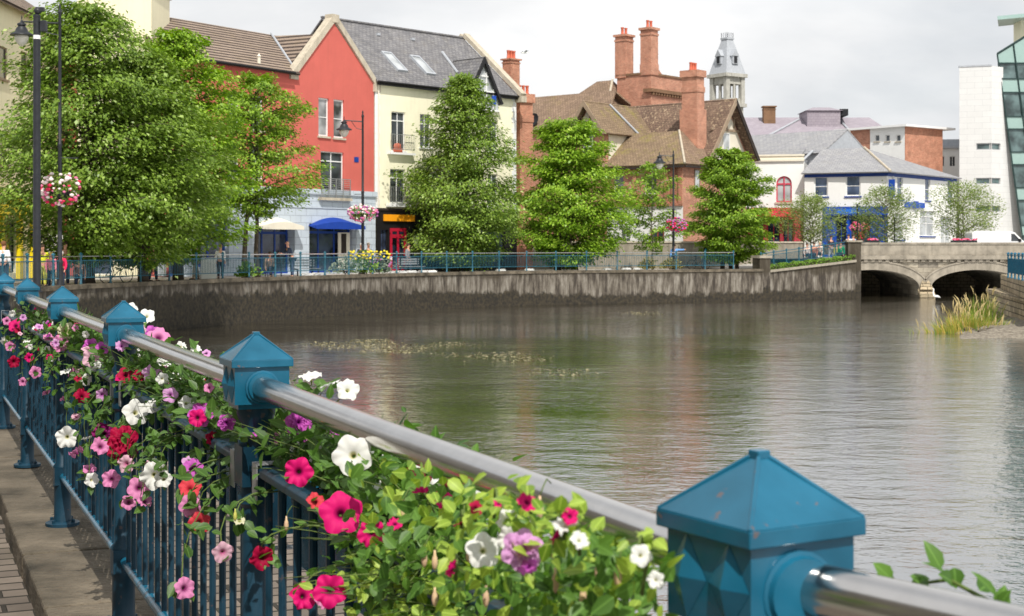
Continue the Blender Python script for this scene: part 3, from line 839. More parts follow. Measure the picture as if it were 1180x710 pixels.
for i, (tp, tone, lab) in enumerate(PL):
    r_ = random.Random(100 + i)
    base = rail(tp, .12, .84)
    pt = thing('fuchsia_plant' if i == 1 else 'petunia_plant' if i else 'trailing_plant', lab, 'flowering plant', base, 0, 'flowers on the near railing')
    leaves, stems = [], MB()
    small = 1.0 if tone == 'green' else 1.15
    nleaf = [60, 560, 820, 700, 700, 760, 640, 760, 760, 680, 600, 520, 460, 440][i]
    span = .30 if i else .1
    # the mound of foliage itself
    ns = max(10, nleaf // 9)
    if i == 0:
        root = rail(-1.3, .12, .86)
        for (px, py) in ():
            pass
    for s_ in range(ns if i else 0):
        a0 = rail(tp + r_.uniform(-span, span), r_.uniform(.05, .2), .86)
        top = r_.random()
        d = r_.choice([r_.uniform(-.09, .04), r_.uniform(.0, .28), r_.uniform(.0, .28)])
        zt = .945 + .125 * top - max(0, -d - .04) * .8
        if i in (1, 2, 3): zt = .80 + .19 * top; d = r_.uniform(-.2, .20)
        if i in (1, 2): zt = min(zt, .89)
        e = rail(tp + r_.uniform(-span, span) * 1.2, d, zt)
        m_ = (a0 + e) / 2 + Vector((0, 0, .05))
        path = bez(a0, m_, e)
        stems.tube([p - base for p in path], [.0016, .0014, .0013, .0012, .001, .0009, .0008], 5)
        for k in range(9):
            tt = r_.uniform(.3, 1.02)
            q = path[min(6, int(tt * 6))] + rv(r_, .012)
            dr = (e - a0).normalized() * .5 + rv(r_, .75) + Vector((0, 0, .1))
            ln = r_.uniform(.020, .046) * small * (.6 if i in (1, 2) else .72 if i == 3 else 1)
            leaves.append((q - base, dr, Vector((0, 0, 1)) + rv(r_, .35) - V.to_3d() * .25, ln, ln * r_.uniform(.5, .72), r_.uniform(-.05, .4)))
    # flowers on their own stalks
    for (fl, p, t) in assigned[i]:
        px, py, wpx, colr, shp, d = fl
        Rr = wpx / FPX * p.y * .5
        tocam = (cam_pos - p).normalized()
        if shp == 's':
            sd = r_.uniform(-1, 1)
            nrm = (tocam * .35 + Vector((U.x, U.y, 0)) * -sd + V.to_3d() * sd * .3 + Vector((0, 0, r_.uniform(.1, .9)))).normalized(); Rr *= 1.1
        elif shp == 'v':
            nrm = (tocam * .3 + U.to_3d() * -1.0 + Vector((0, 0, -.2))).normalized(); Rr *= 1.15
        else:
            nrm = (tocam + rv(r_, .10 if wpx > 36 else .24) + Vector((0, 0, .12))).normalized()
        me = FM[colr, 'd' if shp == 'd' else (shp if isinstance(shp, int) else r_.randrange(3))]
        o = bpy.data.objects.new('flower', me); C.objects.link(o); o.parent = pt
        o.location = p - base
        o.rotation_euler = nrm.to_track_quat('Z', 'Y').to_euler()
        o.rotation_euler.rotate_axis('Z', r_.uniform(0, 6.28))
        o.scale = (Rr, Rr, Rr)
        a0 = rail(t + r_.uniform(-.08, .08), .08, .87) if fl[5] != -.19 else p + Vector((r_.uniform(-.01, .01), .035, -.022))
        bk = p - nrm * (Rr * .9)
        mid = (a0 + bk) / 2 + Vector((0, 0, .05 + .25 * max(0, .85 - p.z))) - V.to_3d() * (.12 if p.z < .86 else 0)
        path = bez(a0, mid, bk)
        stems.tube([q - base for q in path] + [p - nrm * Rr * .5 - base], [.0020, .0019, .0018, .0017, .0016, .0015, .0016, .0032], 5)
        nl = 7 if p.z > .85 else 16
        for k in range(nl):
            q = path[r_.randrange(2, 7)] + rv(r_, .012)
            dr = rv(r_, .8) + Vector((0, 0, -.1))
            ln = r_.uniform(.024, .045) * small * (.5 if t < 1.35 else .8 if t < 2 else 1)
            leaves.append((q - base, dr, tocam * .6 + Vector((0, 0, .8)) + rv(r_, .3), ln, ln * r_.uniform(.5, .7), r_.uniform(0, .35)))
    if i == 0:
        pts = [on_rail(px, py, .16)[0] for px, py in ((1075, 740), (1068, 690), (1062, 668))]
        pts2 = [on_rail(px, py, .16)[0] for px, py in ((1075, 735), (1085, 672), (1110, 668), (1140, 688), (1156, 697))]
        for P_ in (pts, pts2):
            stems.tube([q - base for q in [base] + P_], [.003] + [.0022] * len(P_), 5)
            for q in P_[1:]:
                for k in range(4):
                    leaves.append((q - base + rv(r_, .006), rv(r_, 1), Vector((-.2, -.6, .7)) + rv(r_, .3), r_.uniform(.018, .034), r_.uniform(.012, .02), .2))
    if i == 1:
        # broad leaves facing the viewer, and curled tips above the rail
        broad = []
        for k in range(30):
            px = r_.uniform(630, 750); e_ = 470 + .365 * (px - 345); py = r_.uniform(e_ + 40, max(735, e_ + 70))
            q = on_rail(px, py, r_.uniform(-.12, .05))[0]
            ln = r_.uniform(.026, .052)
            broad.append((q - base, rv(r_, .7) + Vector((0, 0, -.9)), (cam_pos - q).normalized() + rv(r_, .4) + Vector((0, 0, .4)), ln, ln * .72, r_.uniform(.1, .5)))
        leaf_obj('broad_foliage', broad, LF['mid'], pt)
    dim = []
    if i in (2, 3):
        for k in range(560):
            px = r_.uniform(400, 738); e_ = 470 + .365 * (px - 345); py = r_.uniform(e_ + 18, 730)
            q = on_rail(px, py, r_.uniform(-.16, .04))[0]
            ln = r_.uniform(.013, .030)
            (leaves if k % 5 < 3 else dim).append((q - base, rv(r_, .8) + Vector((0, 0, -.35)), (cam_pos - q).normalized() + rv(r_, .4) + Vector((0, 0, .3)), ln, ln * .66, r_.uniform(0, .4)))
    leaf_obj('foliage', leaves, LF[tone], pt)
    if dim: leaf_obj('shade_tone_foliage', dim, LF['mid'], pt)  # darker leaves mixed in at random, painting shade into the mass
    if stems.v: kind(stems.build('stem', M['stem'], pt, smooth=True, uv=False), 'stuff')
    # hanging buds of the fuchsia-like plants
    buds = {1: [(640, 672), (672, 690), (712, 665)], 2: [(622, 588), (640, 640), (560, 690), (690, 660)], 3: [(489, 645), (501, 648), (501, 690), (465, 590), (541, 640), (580, 600)], 6: [(271, 595)], 5: [(330, 605)]}.get(i, [])
    for (px, py) in buds:
        q = on_rail(px, py, -.13)[0]
        mb = MB()
        mb.lathe([(.0004, -.011), (.0030, -.007), (.0043, -.001), (.0034, .006), (.0018, .010), (.0014, .016)], 10, q - base)
        mb.build('bud', M['budpink'] if i != 6 else M['budmat'], pt, smooth=True, uv=False)
        mb = MB(); mb.tube([q - base + Vector((0, 0, .015)), q - base + Vector((.003, 0, .024)), q - base + Vector((.008, .015, .032)), q - base + Vector((.014, .06, .02))], .0008, 5)
        mb.build('stalk', M['stem'], pt, smooth=True, uv=False)
# the troughs that hold them
TLAB = {-1: 'blue trough hung past the big post cap, holding only a straggling sprig', 0: 'blue flower trough under the lime green foliage beside the big post cap',
        1: 'blue flower trough between the second and third posts with trailing coral blooms', 2: 'blue flower trough below the pale pink blooms behind the third post',
        3: 'blue flower trough below the cream bloom beyond the fourth post', 4: 'blue flower trough farthest along the railing, with hot pink blooms'}
for k in range(-1, 5):
    t0 = k * BAY
    tr = thing('flower_trough', TLAB[k], 'planter', rail(t0 + BAY / 2, .14, .70), ang if k >= 0 else math.atan2(U2.y, U2.x), 'flower troughs on the railing')
    mb = MB(); h = BAY / 2 - .16
    # open box with tapering sides (y- is the river side)
    o_, i_ = .10, .085
    vs = []
    for (l_, w_, z_) in ((h - .03, o_ * .8, 0), (h, o_, .17), (h - .012, i_, .17), (h - .012, i_, .14)):
        vs += [(-l_, -w_, z_), (l_, -w_, z_), (l_, w_, z_), (-l_, w_, z_)]
    fs = [(0, 3, 2, 1)] + [(a * 4 + j, a * 4 + (j + 1) % 4, (a + 1) * 4 + (j + 1) % 4, (a + 1) * 4 + j) for a in range(3) for j in range(4)]
    mb.add(vs, fs); mb.build('trough_body', M['teal'], tr)
    mb = MB(); mb.add([(-h + .012, -i_, .145), (h - .012, -i_, .145), (h - .012, i_, .145), (-h + .012, i_, .145)], [(0, 1, 2, 3)]); mb.build('soil', M['soil'], tr, recalc=False)
    for sx in (-1, 1):
        mb = MB()
        x0 = sx * (h + .04)
        for (y0, y1, z0, z1) in ((.112, .170, .2255, .2285), (.1685, .1715, .14, .2285), (.1085, .1115, -.02, .2285), (-.11, .1085, -.02, -.017)):
            mb.box(x0 - .022, x0 + .022, y0, y1, z0, z1)
        mb.build('strap', M['galv'], tr)

# ------------------------------------------------------------------ the far railing round the quay
def resample(line, step):
    d = [0]
    for a, b_ in zip(line, line[1:]): d.append(d[-1] + (b_ - a).length)
    out, s_ = [], 0
    while s_ <= d[-1]:
        i = max(k for k in range(len(d)) if d[k] <= s_ + 1e-9)
        i = min(i, len(line) - 2)
        out.append(line[i] + (line[i + 1] - line[i]) * ((s_ - d[i]) / max(1e-9, d[i + 1] - d[i])))
        s_ += step
    return out
def simple_railing(th, pts, zs, postmat, railmat, first_n=100, near_rod=.0092):
    """posts, rails and bars along a polyline of post positions"""
    for (p, z) in zip(pts, zs):
        mb = MB()
        mb.lathe([(.06, 0), (.06, .03), (.045, .05), (.045, .22), (.034, .24), (.034, .84), (.046, .86), (.046, .96), (.034, .98), (.034, 1.0), (.055, 1.02), (.055, 1.14)], 8, (p.x, p.y, z))
        po = mb.build('post', postmat, th, uv=False, smooth='auto')
        mb = MB(); s_ = .064
        mb.box(p.x - s_, p.x + s_, p.y - s_, p.y + s_, z + 1.14, z + 1.157)
        mb.frustum(p.x - s_, p.x + s_, p.y - s_, p.y + s_, z + 1.157, p.x - .005, p.x + .005, p.y - .005, p.y + .005, z + 1.215)
        mb.build('cap', postmat, po, uv=False)
    bars, k = [], 0
    for i in range(len(pts) - 1):
        a, b_, za, zb = pts[i], pts[i + 1], zs[i], zs[i + 1]
        for nm, h, r_, m_ in (('handrail', 1.08, .0265, railmat), ('middle_rail', .91, .02, postmat), ('bottom_rail', .25, .02, postmat)):
            mb = MB(); mb.tube([(a.x, a.y, za + h), (b_.x, b_.y, zb + h)], r_, 8); mb.build(nm, m_, th, uv=False, smooth='auto')
        for j in range(16):
            f = (j + 1) / 17
            bars.append((a + (b_ - a) * f, za + (zb - za) * f))
    rest_ = MB()
    for i, (p, z) in enumerate(bars):
        if i < first_n:
            mb = MB(); mb.tube([(p.x, p.y, z + .25), (p.x, p.y, z + .9)], near_rod, 5); mb.build('baluster', postmat, th, uv=False)
        else:
            rest_.tube([(p.x, p.y, z + .25), (p.x, p.y, z + .9)], near_rod, 4, cap=False)
    if rest_.v: kind(rest_.build('baluster_row', postmat, th, uv=False), 'stuff')
FR = thing('quay_railing', 'long teal railing along the top of the far river wall, under the trees', 'railing')
pts = resample(far_line[1:], 2.2)
simple_railing(FR, pts, [0] * len(pts), M['far_teal'], M['steel'])

# ------------------------------------------------------------------ buildings
class Frame:
    """a facade: origin at its left foot, local x along it, y into the building"""
    def __init__(s, O, d, z=0.0):
        s.O = Vector(O); s.d = Vector(d).normalized(); s.n = Vector((-s.d.y, s.d.x)); s.z0 = z
        s.ang = math.atan2(s.d.y, s.d.x)
    def s(s, px, y=0.0):
        r = (px - CX) / FPX; o = s.O + s.n * y
        return (r * o.y - o.x) / (s.d.x - r * s.d.y)
    def z(s, px, py, y=0.0):
        o = s.O + s.n * y + s.d * s.s(px, y)
        return EYE - (py - HY) / FPX * o.y - s.z0
    def xz(s, px, py, y=0.0): return s.s(px, y), s.z(px, py, y)
    def loc(s): return (s.O.x, s.O.y, s.z0)
def wall_holes(mb, x0, x1, z0, z1, holes, y=0.0, depth=.2, m=0):
    xs = sorted({x0, x1, *[min(max(v, x0), x1) for h in holes for v in h[:2]]})
    zs = sorted({z0, z1, *[min(max(v, z0), z1) for h in holes for v in h[2:]]})
    for a, b_ in zip(xs, xs[1:]):
        for c, d in zip(zs, zs[1:]):
            mx, mz = (a + b_) / 2, (c + d) / 2
            if any(h[0] < mx < h[1] and h[2] < mz < h[3] for h in holes): continue
            mb.add([(a, y, c), (b_, y, c), (b_, y, d), (a, y, d)], [(0, 1, 2, 3)], m)
    for a, b_, c, d in holes:
        for q in (((a, c), (a, d)), ((a, d), (b_, d)), ((b_, d), (b_, c)), ((b_, c), (a, c))):
            (xa, za), (xb, zb) = q
            mb.add([(xa, y, za), (xb, y, zb), (xb, y + depth, zb), (xa, y + depth, za)], [(0, 1, 2, 3)], m)
def window(parent, x0, x1, z0, z1, fm, pm, nx=1, nz=1, y=0.0, inset=.10, sill=None, fw=.06, xf=None, name='window', trans=0, bw=.045):
    mb = MB(xf); a = y + inset; b_ = a + .06
    mb.box(x0, x0 + fw, a, b_, z0, z1); mb.box(x1 - fw, x1, a, b_, z0, z1)
    mb.box(x0 + fw, x1 - fw, a, b_, z0, z0 + fw); mb.box(x0 + fw, x1 - fw, a, b_, z1 - fw, z1)
    for k in range(1, nx):
        x = x0 + (x1 - x0) * k / nx; mb.box(x - bw / 2, x + bw / 2, a + .004, b_, z0 + fw, z1 - fw)
    for k in range(1, nz):
        z = z0 + (z1 - z0) * k / nz; mb.box(x0 + fw, x1 - fw, a + .008, b_, z - bw / 2, z + bw / 2)
    if trans:
        z = z1 - trans; mb.box(x0 + fw, x1 - fw, a - .006, b_, z - bw * .7, z + bw * .7)
    w_ = mb.build(name, fm, parent)
    mb = MB(xf); mb.add([(x0, b_ - .02, z0), (x1, b_ - .02, z0), (x1, b_ - .02, z1), (x0, b_ - .02, z1)], [(0, 1, 2, 3)]); mb.build('pane', pm, w_, recalc=False)
    if sill is not None:
        mb = MB(xf); mb.box(x0 - .1, x1 + .1, y - .09, y + inset, z0 - .11, z0 - .003); mb.build('sill', sill, w_)
    return w_
def chimney(parent, x, y, z0, z1, w, d, mats=None, npots=3, name='chimney', potw=.13, stone=None):
    mb = MB()
    h = z1 - z0
    mb.box(x - w / 2, x + w / 2, y - d / 2, y + d / 2, z0, z0 + h * .84)
    mb.box(x - w / 2 - .05, x + w / 2 + .05, y - d / 2 - .05, y + d / 2 + .05, z0 + h * .84, z0 + h * .88)
    mb.box(x - w / 2 + .01, x + w / 2 - .01, y - d / 2 + .01, y + d / 2 - .01, z0 + h * .88, z0 + h * .95)
    mb.box(x - w / 2 - .12, x + w / 2 + .12, y - d / 2 - .12, y + d / 2 + .12, z0 + h * .95, z1)
    c = mb.build(name, mats or M['brick'], parent)
    for k in range(npots):
        px_ = x + (k - (npots - 1) / 2) * (w / max(npots, 1)) * .9
        mb = MB(); mb.lathe([(potw, 0), (potw * 1.05, .08), (potw * .85, .12), (potw * .8, .5), (potw, .54), (potw, .62), (potw * .7, .62), (potw * .6, .3)], 8, (px_, y, z1)); mb.build('chimney_pot', M['pot'], c, smooth='auto')
    return c
def shell(parent, L, D, z0, z1, m, name='wall', back=True):
    mb = MB()
    mb.poly([(0, 0, z0), (0, 0, z1), (0, D, z1), (0, D, z0)]); mb.poly([(L, 0, z0), (L, D, z0), (L, D, z1), (L, 0, z1)])
    if back: mb.poly([(0, D, z0), (0, D, z1), (L, D, z1), (L, D, z0)])
    return mb.build(name, m, parent, recalc=False)

# --- the red gabled house
dR = Vector((.56, .83)).normalized()
cornR = Vector((gx(431, 90), 90.0))
FRm = Frame(cornR - dR * 16.6, dR, PAVE_Z)
RH = thing('red_house', 'red rendered gabled house over a blue grey ground floor with blue and white canopies', 'house', FRm.loc(), FRm.ang)
L_, gx0 = 16.6, FRm.s(341)
ez = FRm.z(345, 84); apx = FRm.s(385); apz = FRm.z(385, 27)
gz = FRm.z(400, 221)
fw1 = (*sorted((FRm.s(367), FRm.s(379))), FRm.z(373, 157), FRm.z(373, 113))
fw2 = (*sorted((FRm.s(384.5), FRm.s(396.5))), FRm.z(390, 159), FRm.z(390, 115))
fd = (*sorted((FRm.s(369.5), FRm.s(396))), FRm.z(382, 227), FRm.z(382, 175))
upw = [fw1, fw2, fd]
for px in (262, 290):      # windows of the long side, mostly behind the trees
    a_ = FRm.s(px); upw += [(a_, a_ + .9, 8.0, 9.9), (a_, a_ + .9, 5.3, 7.2)]
mb = MB(); wall_holes(mb, 0, L_, gz, ez, upw)
mb.poly([(gx0, 0, ez), (L_, 0, ez), (apx, 0, apz)])
mb.build('wall', M['red'], RH)
shell(RH, L_, 9, 0, ez, M['red'], 'side_wall')
for h in (fw1, fw2): window(RH, *h, M['wframe'], M['curtain'], 1, 2, fw=.09, sill=M['coping'])
for h in upw[3:]: window(RH, *h, M['wframe'], M['glass'], 2, 2, sill=M['coping'])
dw = window(RH, *fd, M['wframe'], M['glass'], 2, 1, trans=.55, name='french_window')
mb = MB(); x0, x1, z0, z1 = fd
for z in (z0 + 1.05, z0 + .1): mb.box(x0 - .25, x1 + .25, -.32, -.29, z - .02, z + .02)
for k in range(7):
    z = z0 + .22 + k * .12; mb.box(x0 - .25, x1 + .25, -.315, -.295, z - .012, z + .012)
for k in range(5):
    x = x0 - .25 + (x1 - x0 + .5) * k / 4; mb.box(x - .015, x + .015, -.33, -.28, z0 - .05, z0 + 1.07)
for x in (x0 - .25, x1 + .25): mb.box(x - .012, x + .012, -.29, 0, z0 + 1.03, z0 + 1.07)
mb.build('balcony_rail', M['galv'], RH)
mb = MB(); mb.box(x0 - .35, x1 + .35, -.4, -.003, z0 - .22, z0 - .06); mb.build('balcony_slab', M['coping'], RH)
# ground floor, proud of the wall above, with two arched canopies
ops = []
for a_, b_ in ((293, 338), (354.5, 409)):
    ops.append((FRm.s(a_), FRm.s(b_), .05, FRm.z((a_ + b_) / 2, 258)))
ops += [(FRm.s(190), FRm.s(206), .05, 3.0), (FRm.s(222), FRm.s(262), .5, 3.0)]
mb = MB(); wall_holes(mb, 0, L_, 0, gz - .25, ops, -.12, .7)
mb.build('ground_floor_wall', M['bluegrey'], RH)
mb = MB(); mb.box(-.05, L_ + .06, -.22, .02, gz - .25, gz + .06); mb.box(-.05, L_ + .05, -.16, -.121, gz - 1.05, gz - .9); mb.build('string_course', M['bluegrey'], RH)
for i_, ((x0, x1, z0, z1), cm) in enumerate(zip(ops[:2], (M['offwhite'], M['navy']))):
    # segmental canopy: arched front leaning out from the wall
    mb = MB(); n_ = 14; rise = .75 if i_ == 0 else .8
    top = [(x0 - .08 + (x1 - x0 + .16) * k / n_, z1 - .25 + rise * math.sin(PI * (.12 + .76 * k / n_)) - rise * math.sin(PI * .12)) for k in range(n_ + 1)]
    fr = [(x, -.75, z1 - .12 + (z - z1 + .25) * .45) for x, z in top]; bk = [(x, -.125, z + .12) for x, z in top]; lo = [(x, -.77, z1 - .32) for x, z in top]
    vs = bk + fr + lo; k_ = n_ + 1
    fs = [(r_ * k_ + j, r_ * k_ + j + 1, (r_ + 1) * k_ + j + 1, (r_ + 1) * k_ + j) for r_ in range(2) for j in range(n_)]
    fs += [(0, k_, 2 * k_), (n_, 2 * k_ + n_, k_ + n_)]
    mb.add(vs, fs); mb.build('canopy', cm, RH, smooth='auto')
for i_, (x0, x1, z0, z1) in enumerate(ops):
    mt = M['bframe']
    if i_ == 2: window(RH, x0, x1, z0, z1, mt, M['shopglass'], 1, 2, y=-.12, inset=.4, name='shop_door', fw=.12)
    else: window(RH, x0, x1, z0, z1, mt, M['shopglass'], 3 if i_ != 3 else 2, 1, y=-.12, inset=.55 if i_ < 2 else .3, name='shopfront', fw=.14, bw=.1, trans=.5)
x0, x1, z0, z1 = ops[1]
mb = MB(); mb.box(x1 - 1.25, x1 - .2, .22, .28, z0 + .1, z1 - .5); mb.build('inner_wall_panel', M['offwhite'], RH)
mb = MB(); mb.box(x1 - 1.0, x1 - .55, .2, .215, z0 + 1.1, z0 + 2.3); mb.build('poster', M['bargewood'], RH)
mb = MB(); mb.box(FRm.s(408), FRm.s(413), -.03, -.004, FRm.z(410, 187), FRm.z(410, 181)); mb.build('wall_plaque', M['bframe'], RH)
# coping on the gable
mb = MB()
for a_, b_ in (((gx0 - .25, ez - .35), (apx, apz + .12)), ((apx, apz + .12), (L_ + .2, ez - .25))):
    p, q = Vector((a_[0], 0, a_[1])), Vector((b_[0], 0, b_[1])); dr = (q - p).normalized(); up = Vector((-dr.z, 0, dr.x))
    mb.prism([tuple(p + Vector((0, -.12, 0))), tuple(q + Vector((0, -.12, 0))), tuple(q + up * .34 + Vector((0, -.12, 0))), tuple(p + up * .34 + Vector((0, -.12, 0)))], (0, .55, 0))
mb.box(apx - .3, apx + .3, -.14, .45, apz + .05, apz + .52)
mb.box(gx0 - .55, gx0 + .1, -.13, .4, ez - .42, ez - .04); mb.box(L_ - .1, L_ + .5, -.13, .4, ez - .5, ez - .02)
mb.build('gable_coping', M['coping'], RH)
# roofs: long side and the cross gable
rz_ = ez + 2.9
hip = FRm.s(305, 5.0)
mb = MB()
mb.slab([(-.2, -.35, ez - .1), (gx0 + .0, -.35, ez - .1), (hip + .3, 4.8, rz_), (-.2, 4.8, rz_)], .12)
mb.slab([(-.2, 4.8, rz_), (L_, 4.8, rz_), (L_, 9.2, ez), (-.2, 9.2, ez)], .12)
mb.slab([(gx0 + .0, .1, ez - .1), (apx, .1, apz - .5), (apx, 4.8, apz - .5), (hip + .3, 4.8, rz_)], .1)
mb.slab([(L_, .1, ez - .1), (apx, .1, apz - .5), (apx, 4.8, apz - .5), (L_, 4.8, ez - .1)], .1)
mb.build('roof', M['pantile'], RH)
mb = MB(); mb.tube([(gx0 + .02, -.02, ez + .06), (hip + .3, 4.75, rz_ + .08)], .07, 6); mb.build('valley_flashing', M['lead'], RH)
mb = MB(); mb.tube([(-.1, -.42, ez - .12), (gx0 - .5, -.42, ez - .12)], .07, 6); mb.build('gutter', M['black'], RH)
mb = MB(); mb.lathe([(.10, 0), (.09, .4), (.13, .44), (.02, .6)], 8, (FRm.s(303), .3, ez + .2)); mb.build('roof_vent', M['offwhite'], RH)

# --- the cream house with the slate roof
FCm = Frame(cornR + dR * .05, (.68, .73), PAVE_Z)
CH = thing('cream_house', 'cream rendered house with grey slate roof, skylights and a glazed dormer, beside the red gable', 'house', FCm.loc(), FCm.ang)
Lc = FCm.s(594.5); ec = FCm.z(441, 93.5)
f1 = (FCm.s(451), FCm.s(467), FCm.z(459, 174), FCm.z(459, 129))
f2 = (FCm.s(449.5), FCm.s(467), FCm.z(459, 234), FCm.z(459, 195))
cw = [f1, f2]
for px in (484, 530, 562):
    a_ = FCm.s(px); cw += [(a_, a_ + .95, f1[2] + .35, f1[3]), (a_, a_ + .95, f2[2], f2[3])]
gcz = FCm.z(460, 243)
mb = MB(); wall_holes(mb, 0, Lc, gcz, ec, cw); mb.build('wall', M['cream'], CH)
shell(CH, Lc, 10, 0, ec, M['cream'], 'side_wall')
mb = MB(); mb.poly([(Lc, 0, ec), (Lc, 10, ec), (Lc, 5, ec + 4.3)]); mb.build('gable_wall', M['cream'], CH, recalc=False)
for i_, h in enumerate(cw):
    window(CH, *h, M['wframe'], M['glass'], 2, 1, trans=.55 if i_ < 2 else .6, sill=M['wframe'], name='french_window' if i_ < 2 else 'window')
for h in (f1, f2):
    x0, x1, z0, z1 = h
    mb = MB()
    for z in (z0 + 1.0, z0 + .08): mb.box(x0 - .3, x1 + .55, -.30, -.27, z - .018, z + .018)
    for k in range(15):
        x = x0 - .3 + (x1 - x0 + .85) * k / 14; mb.box(x - .008, x + .008, -.295, -.275, z0 + .08, z0 + 1.0)
    mb.build('balcony_rail', M['galv'], CH)
    mb = MB(); mb.box(x0 - .35, x1 + .6, -.33, -.003, z0 - .24, z0 - .12); mb.build('balcony_slab', M['wframe'], CH)
mb = MB(); mb.box(f1[0] + .1, f1[0] + .75, -.2, -.05, f1[2] - .1, f1[2] + .15); mb.ell((f1[0] + .4, -.12, f1[2] + .28), .33, .12, .2); mb.build('window_box', M['pot'], CH)
for xq0, xq1 in ((0, 1), (1, 0)):
  mb = MB()
  for k in range(int((ec - gcz) / .36)):
    w_ = .42 if k % 2 else .28
    mb.box(0 if xq1 else Lc - w_, w_ if xq1 else Lc, -.035, .03, gcz + k * .36, gcz + k * .36 + .345)
  mb.build('quoin_strip', M['wframe'], CH)
# roof with coping at the far gable
rc = ec + 4.35
mb = MB()
mb.slab([(0, -.3, ec - .05), (Lc, -.3, ec - .05), (Lc, 5, rc), (0, 5, rc)], .1); mb.slab([(0, 5, rc), (Lc, 5, rc), (Lc, 10.3, ec - .05), (0, 10.3, ec - .05)], .1)
roof = mb.build('roof', M['slate'], CH)
mb = MB(); mb.box(0, Lc, 4.88, 5.12, rc - .02, rc + .1); mb.build('ridge_tile', M['slate'], CH)
mb = MB(); mb.tube([(0, -.38, ec - .1), (Lc, -.38, ec - .1)], .075, 6); mb.box(0, Lc, -.3, -.27, ec - .3, ec - .06); mb.build('gutter', M['black'], CH)
mb = MB(); mb.tube([(.25, -.1, ec - .2), (.25, -.1, gcz)], .045, 6); mb.build('downpipe', M['offwhite'], CH)
mb = MB()
for sgn, a_, b_ in ((1, -.45, 5), (-1, 10.4, 5)):
    p, q = Vector((Lc - .1, a_, ec - .1)), Vector((Lc - .1, b_, rc + .12)); dr = (q - p).normalized(); up = Vector((0, -dr.z, dr.y)) * (1 if sgn > 0 else -1)
    mb.prism([tuple(p), tuple(q), tuple(q + up * .28), tuple(p + up * .28)], (.5, 0, 0))
mb.box(Lc - .12, Lc + .42, -.6, 0, ec - .45, ec - .05)
mb.build('gable_coping', M['coping'], CH)
def on_roof(x, y): return ec - .05 + (rc - ec + .05) * (y + .3) / 5.3
for i_, (pa, pb) in enumerate((((440, 69), (463, 90)), ((470, 72), (496, 93)))):
    xa = FCm.s((pa[0] + pb[0]) / 2 - 4 , 1.6); w_ = .85
    y0, y1 = .75, 2.35
    if i_ == 1: xa += .1
    mb = MB()
    z0_, z1_ = on_roof(0, y0), on_roof(0, y1)
    for (a_, b_) in ((0, .09), (w_ - .09, w_)): mb.prism([(xa + a_, y0, z0_), (xa + b_, y0, z0_), (xa + b_, y1, z1_), (xa + a_, y1, z1_)], (0, -.09, .11))
    for t in (0, .93): 
        ya, yb = y0 + (y1 - y0) * t, y0 + (y1 - y0) * (t + .07)
        mb.prism([(xa + .09, ya, on_roof(0, ya)), (xa + w_ - .09, ya, on_roof(0, ya)), (xa + w_ - .09, yb, on_roof(0, yb)), (xa + .09, yb, on_roof(0, yb))], (0, -.09, .11))
    sk = mb.build('skylight', M['lead'], CH)
    mb = MB(); mb.poly([(xa + .09, y0 + .1 - .05, on_roof(0, y0 + .1) + .06), (xa + w_ - .09, y0 + .05, on_roof(0, y0 + .1) + .06), (xa + w_ - .09, y1 - .15, on_roof(0, y1 - .1) + .06), (xa + .09, y1 - .15, on_roof(0, y1 - .1) + .06)]); mb.build('pane', M['glasspale'], sk, recalc=False)
# gabled glass dormer, face flush with the wall below
dx = FCm.s(551.5, .0); dz = FCm.z(551.5, 66); hw = 1.75
zb = dz - 3.0
mb = MB()
yr = -.3 + (dz - .15 - ec + .05) / (rc - ec + .05) * 5.3
for s_ in (-1, 1): mb.slab([(dx, -.55, dz), (dx + s_ * hw, -.55, zb), (dx + s_ * hw, .5, zb), (dx, yr, dz)], .1)
mb.build('dormer_roof', M['slate'], CH)
mb = MB()
for s_ in (-1, 1):
    p, q = Vector((dx + s_ * hw, -.62, zb)), Vector((dx, -.62, dz)); 
    mb.prism([tuple(p), tuple(q), tuple(q - Vector((0, 0, .42))), tuple(p - Vector((s_ * .22, 0, .0)))], (0, .12, 0))
mb.build('dormer_bargeboard', M['black'], CH)
mb = MB(); mb.poly([(dx - hw + .2, -.32, ec - 1.2), (dx + hw - .2, -.32, ec - 1.2), (dx + hw - .2, -.32, zb + .1), (dx, -.32, dz - .35), (dx - hw + .2, -.32, zb + .1)]); dg = mb.build('dormer_glazing', M['glasspale'], CH, recalc=False)
mb = MB()
for x in (-1.0, -.35, .35, 1.0):
    top = dz - .4 - abs(x) / hw * 2.9
    mb.box(dx + x - .045, dx + x + .045, -.40, -.33, ec - 1.2, top)
for z in (ec - 1.2, ec + .0, ec + 1.0): 
    hw_ = min(hw - .2, (dz - .35 - z) / 3.0 * hw)
    mb.box(dx - hw_, dx + hw_, -.41, -.33, z - .05, z + .05)
mb.build('dormer_frame', M['wframe'], dg)
mb = MB(); mb.box(FCm.s(561), FCm.s(565.5), -.5, -.44, FCm.z(563, 121), FCm.z(563, 111)); mb.build('blue_sign', M['blue'], CH)
mb = MB(); mb.tube([(FCm.s(517.5, 2.0), 1.2, on_roof(0, 1.2) + .08), (FCm.s(515.5, 2.6), 3.1, on_roof(0, 3.1) + .08)], .09, 6); mb.build('valley_flashing', M['lead'], CH)
mb = MB()
for px in (434, 474): mb.box(FCm.s(px, 4), FCm.s(px, 4) + .25, 3.9, 4.1, on_roof(0, 4), on_roof(0, 4) + .16)
mb.build('roof_vent', M['lead'], CH)
chimney(CH, FCm.s(589, 6.5), 6.5, ec + 1.5, FCm.z(588, 68, 6.5), 1.0, .8, npots=3)
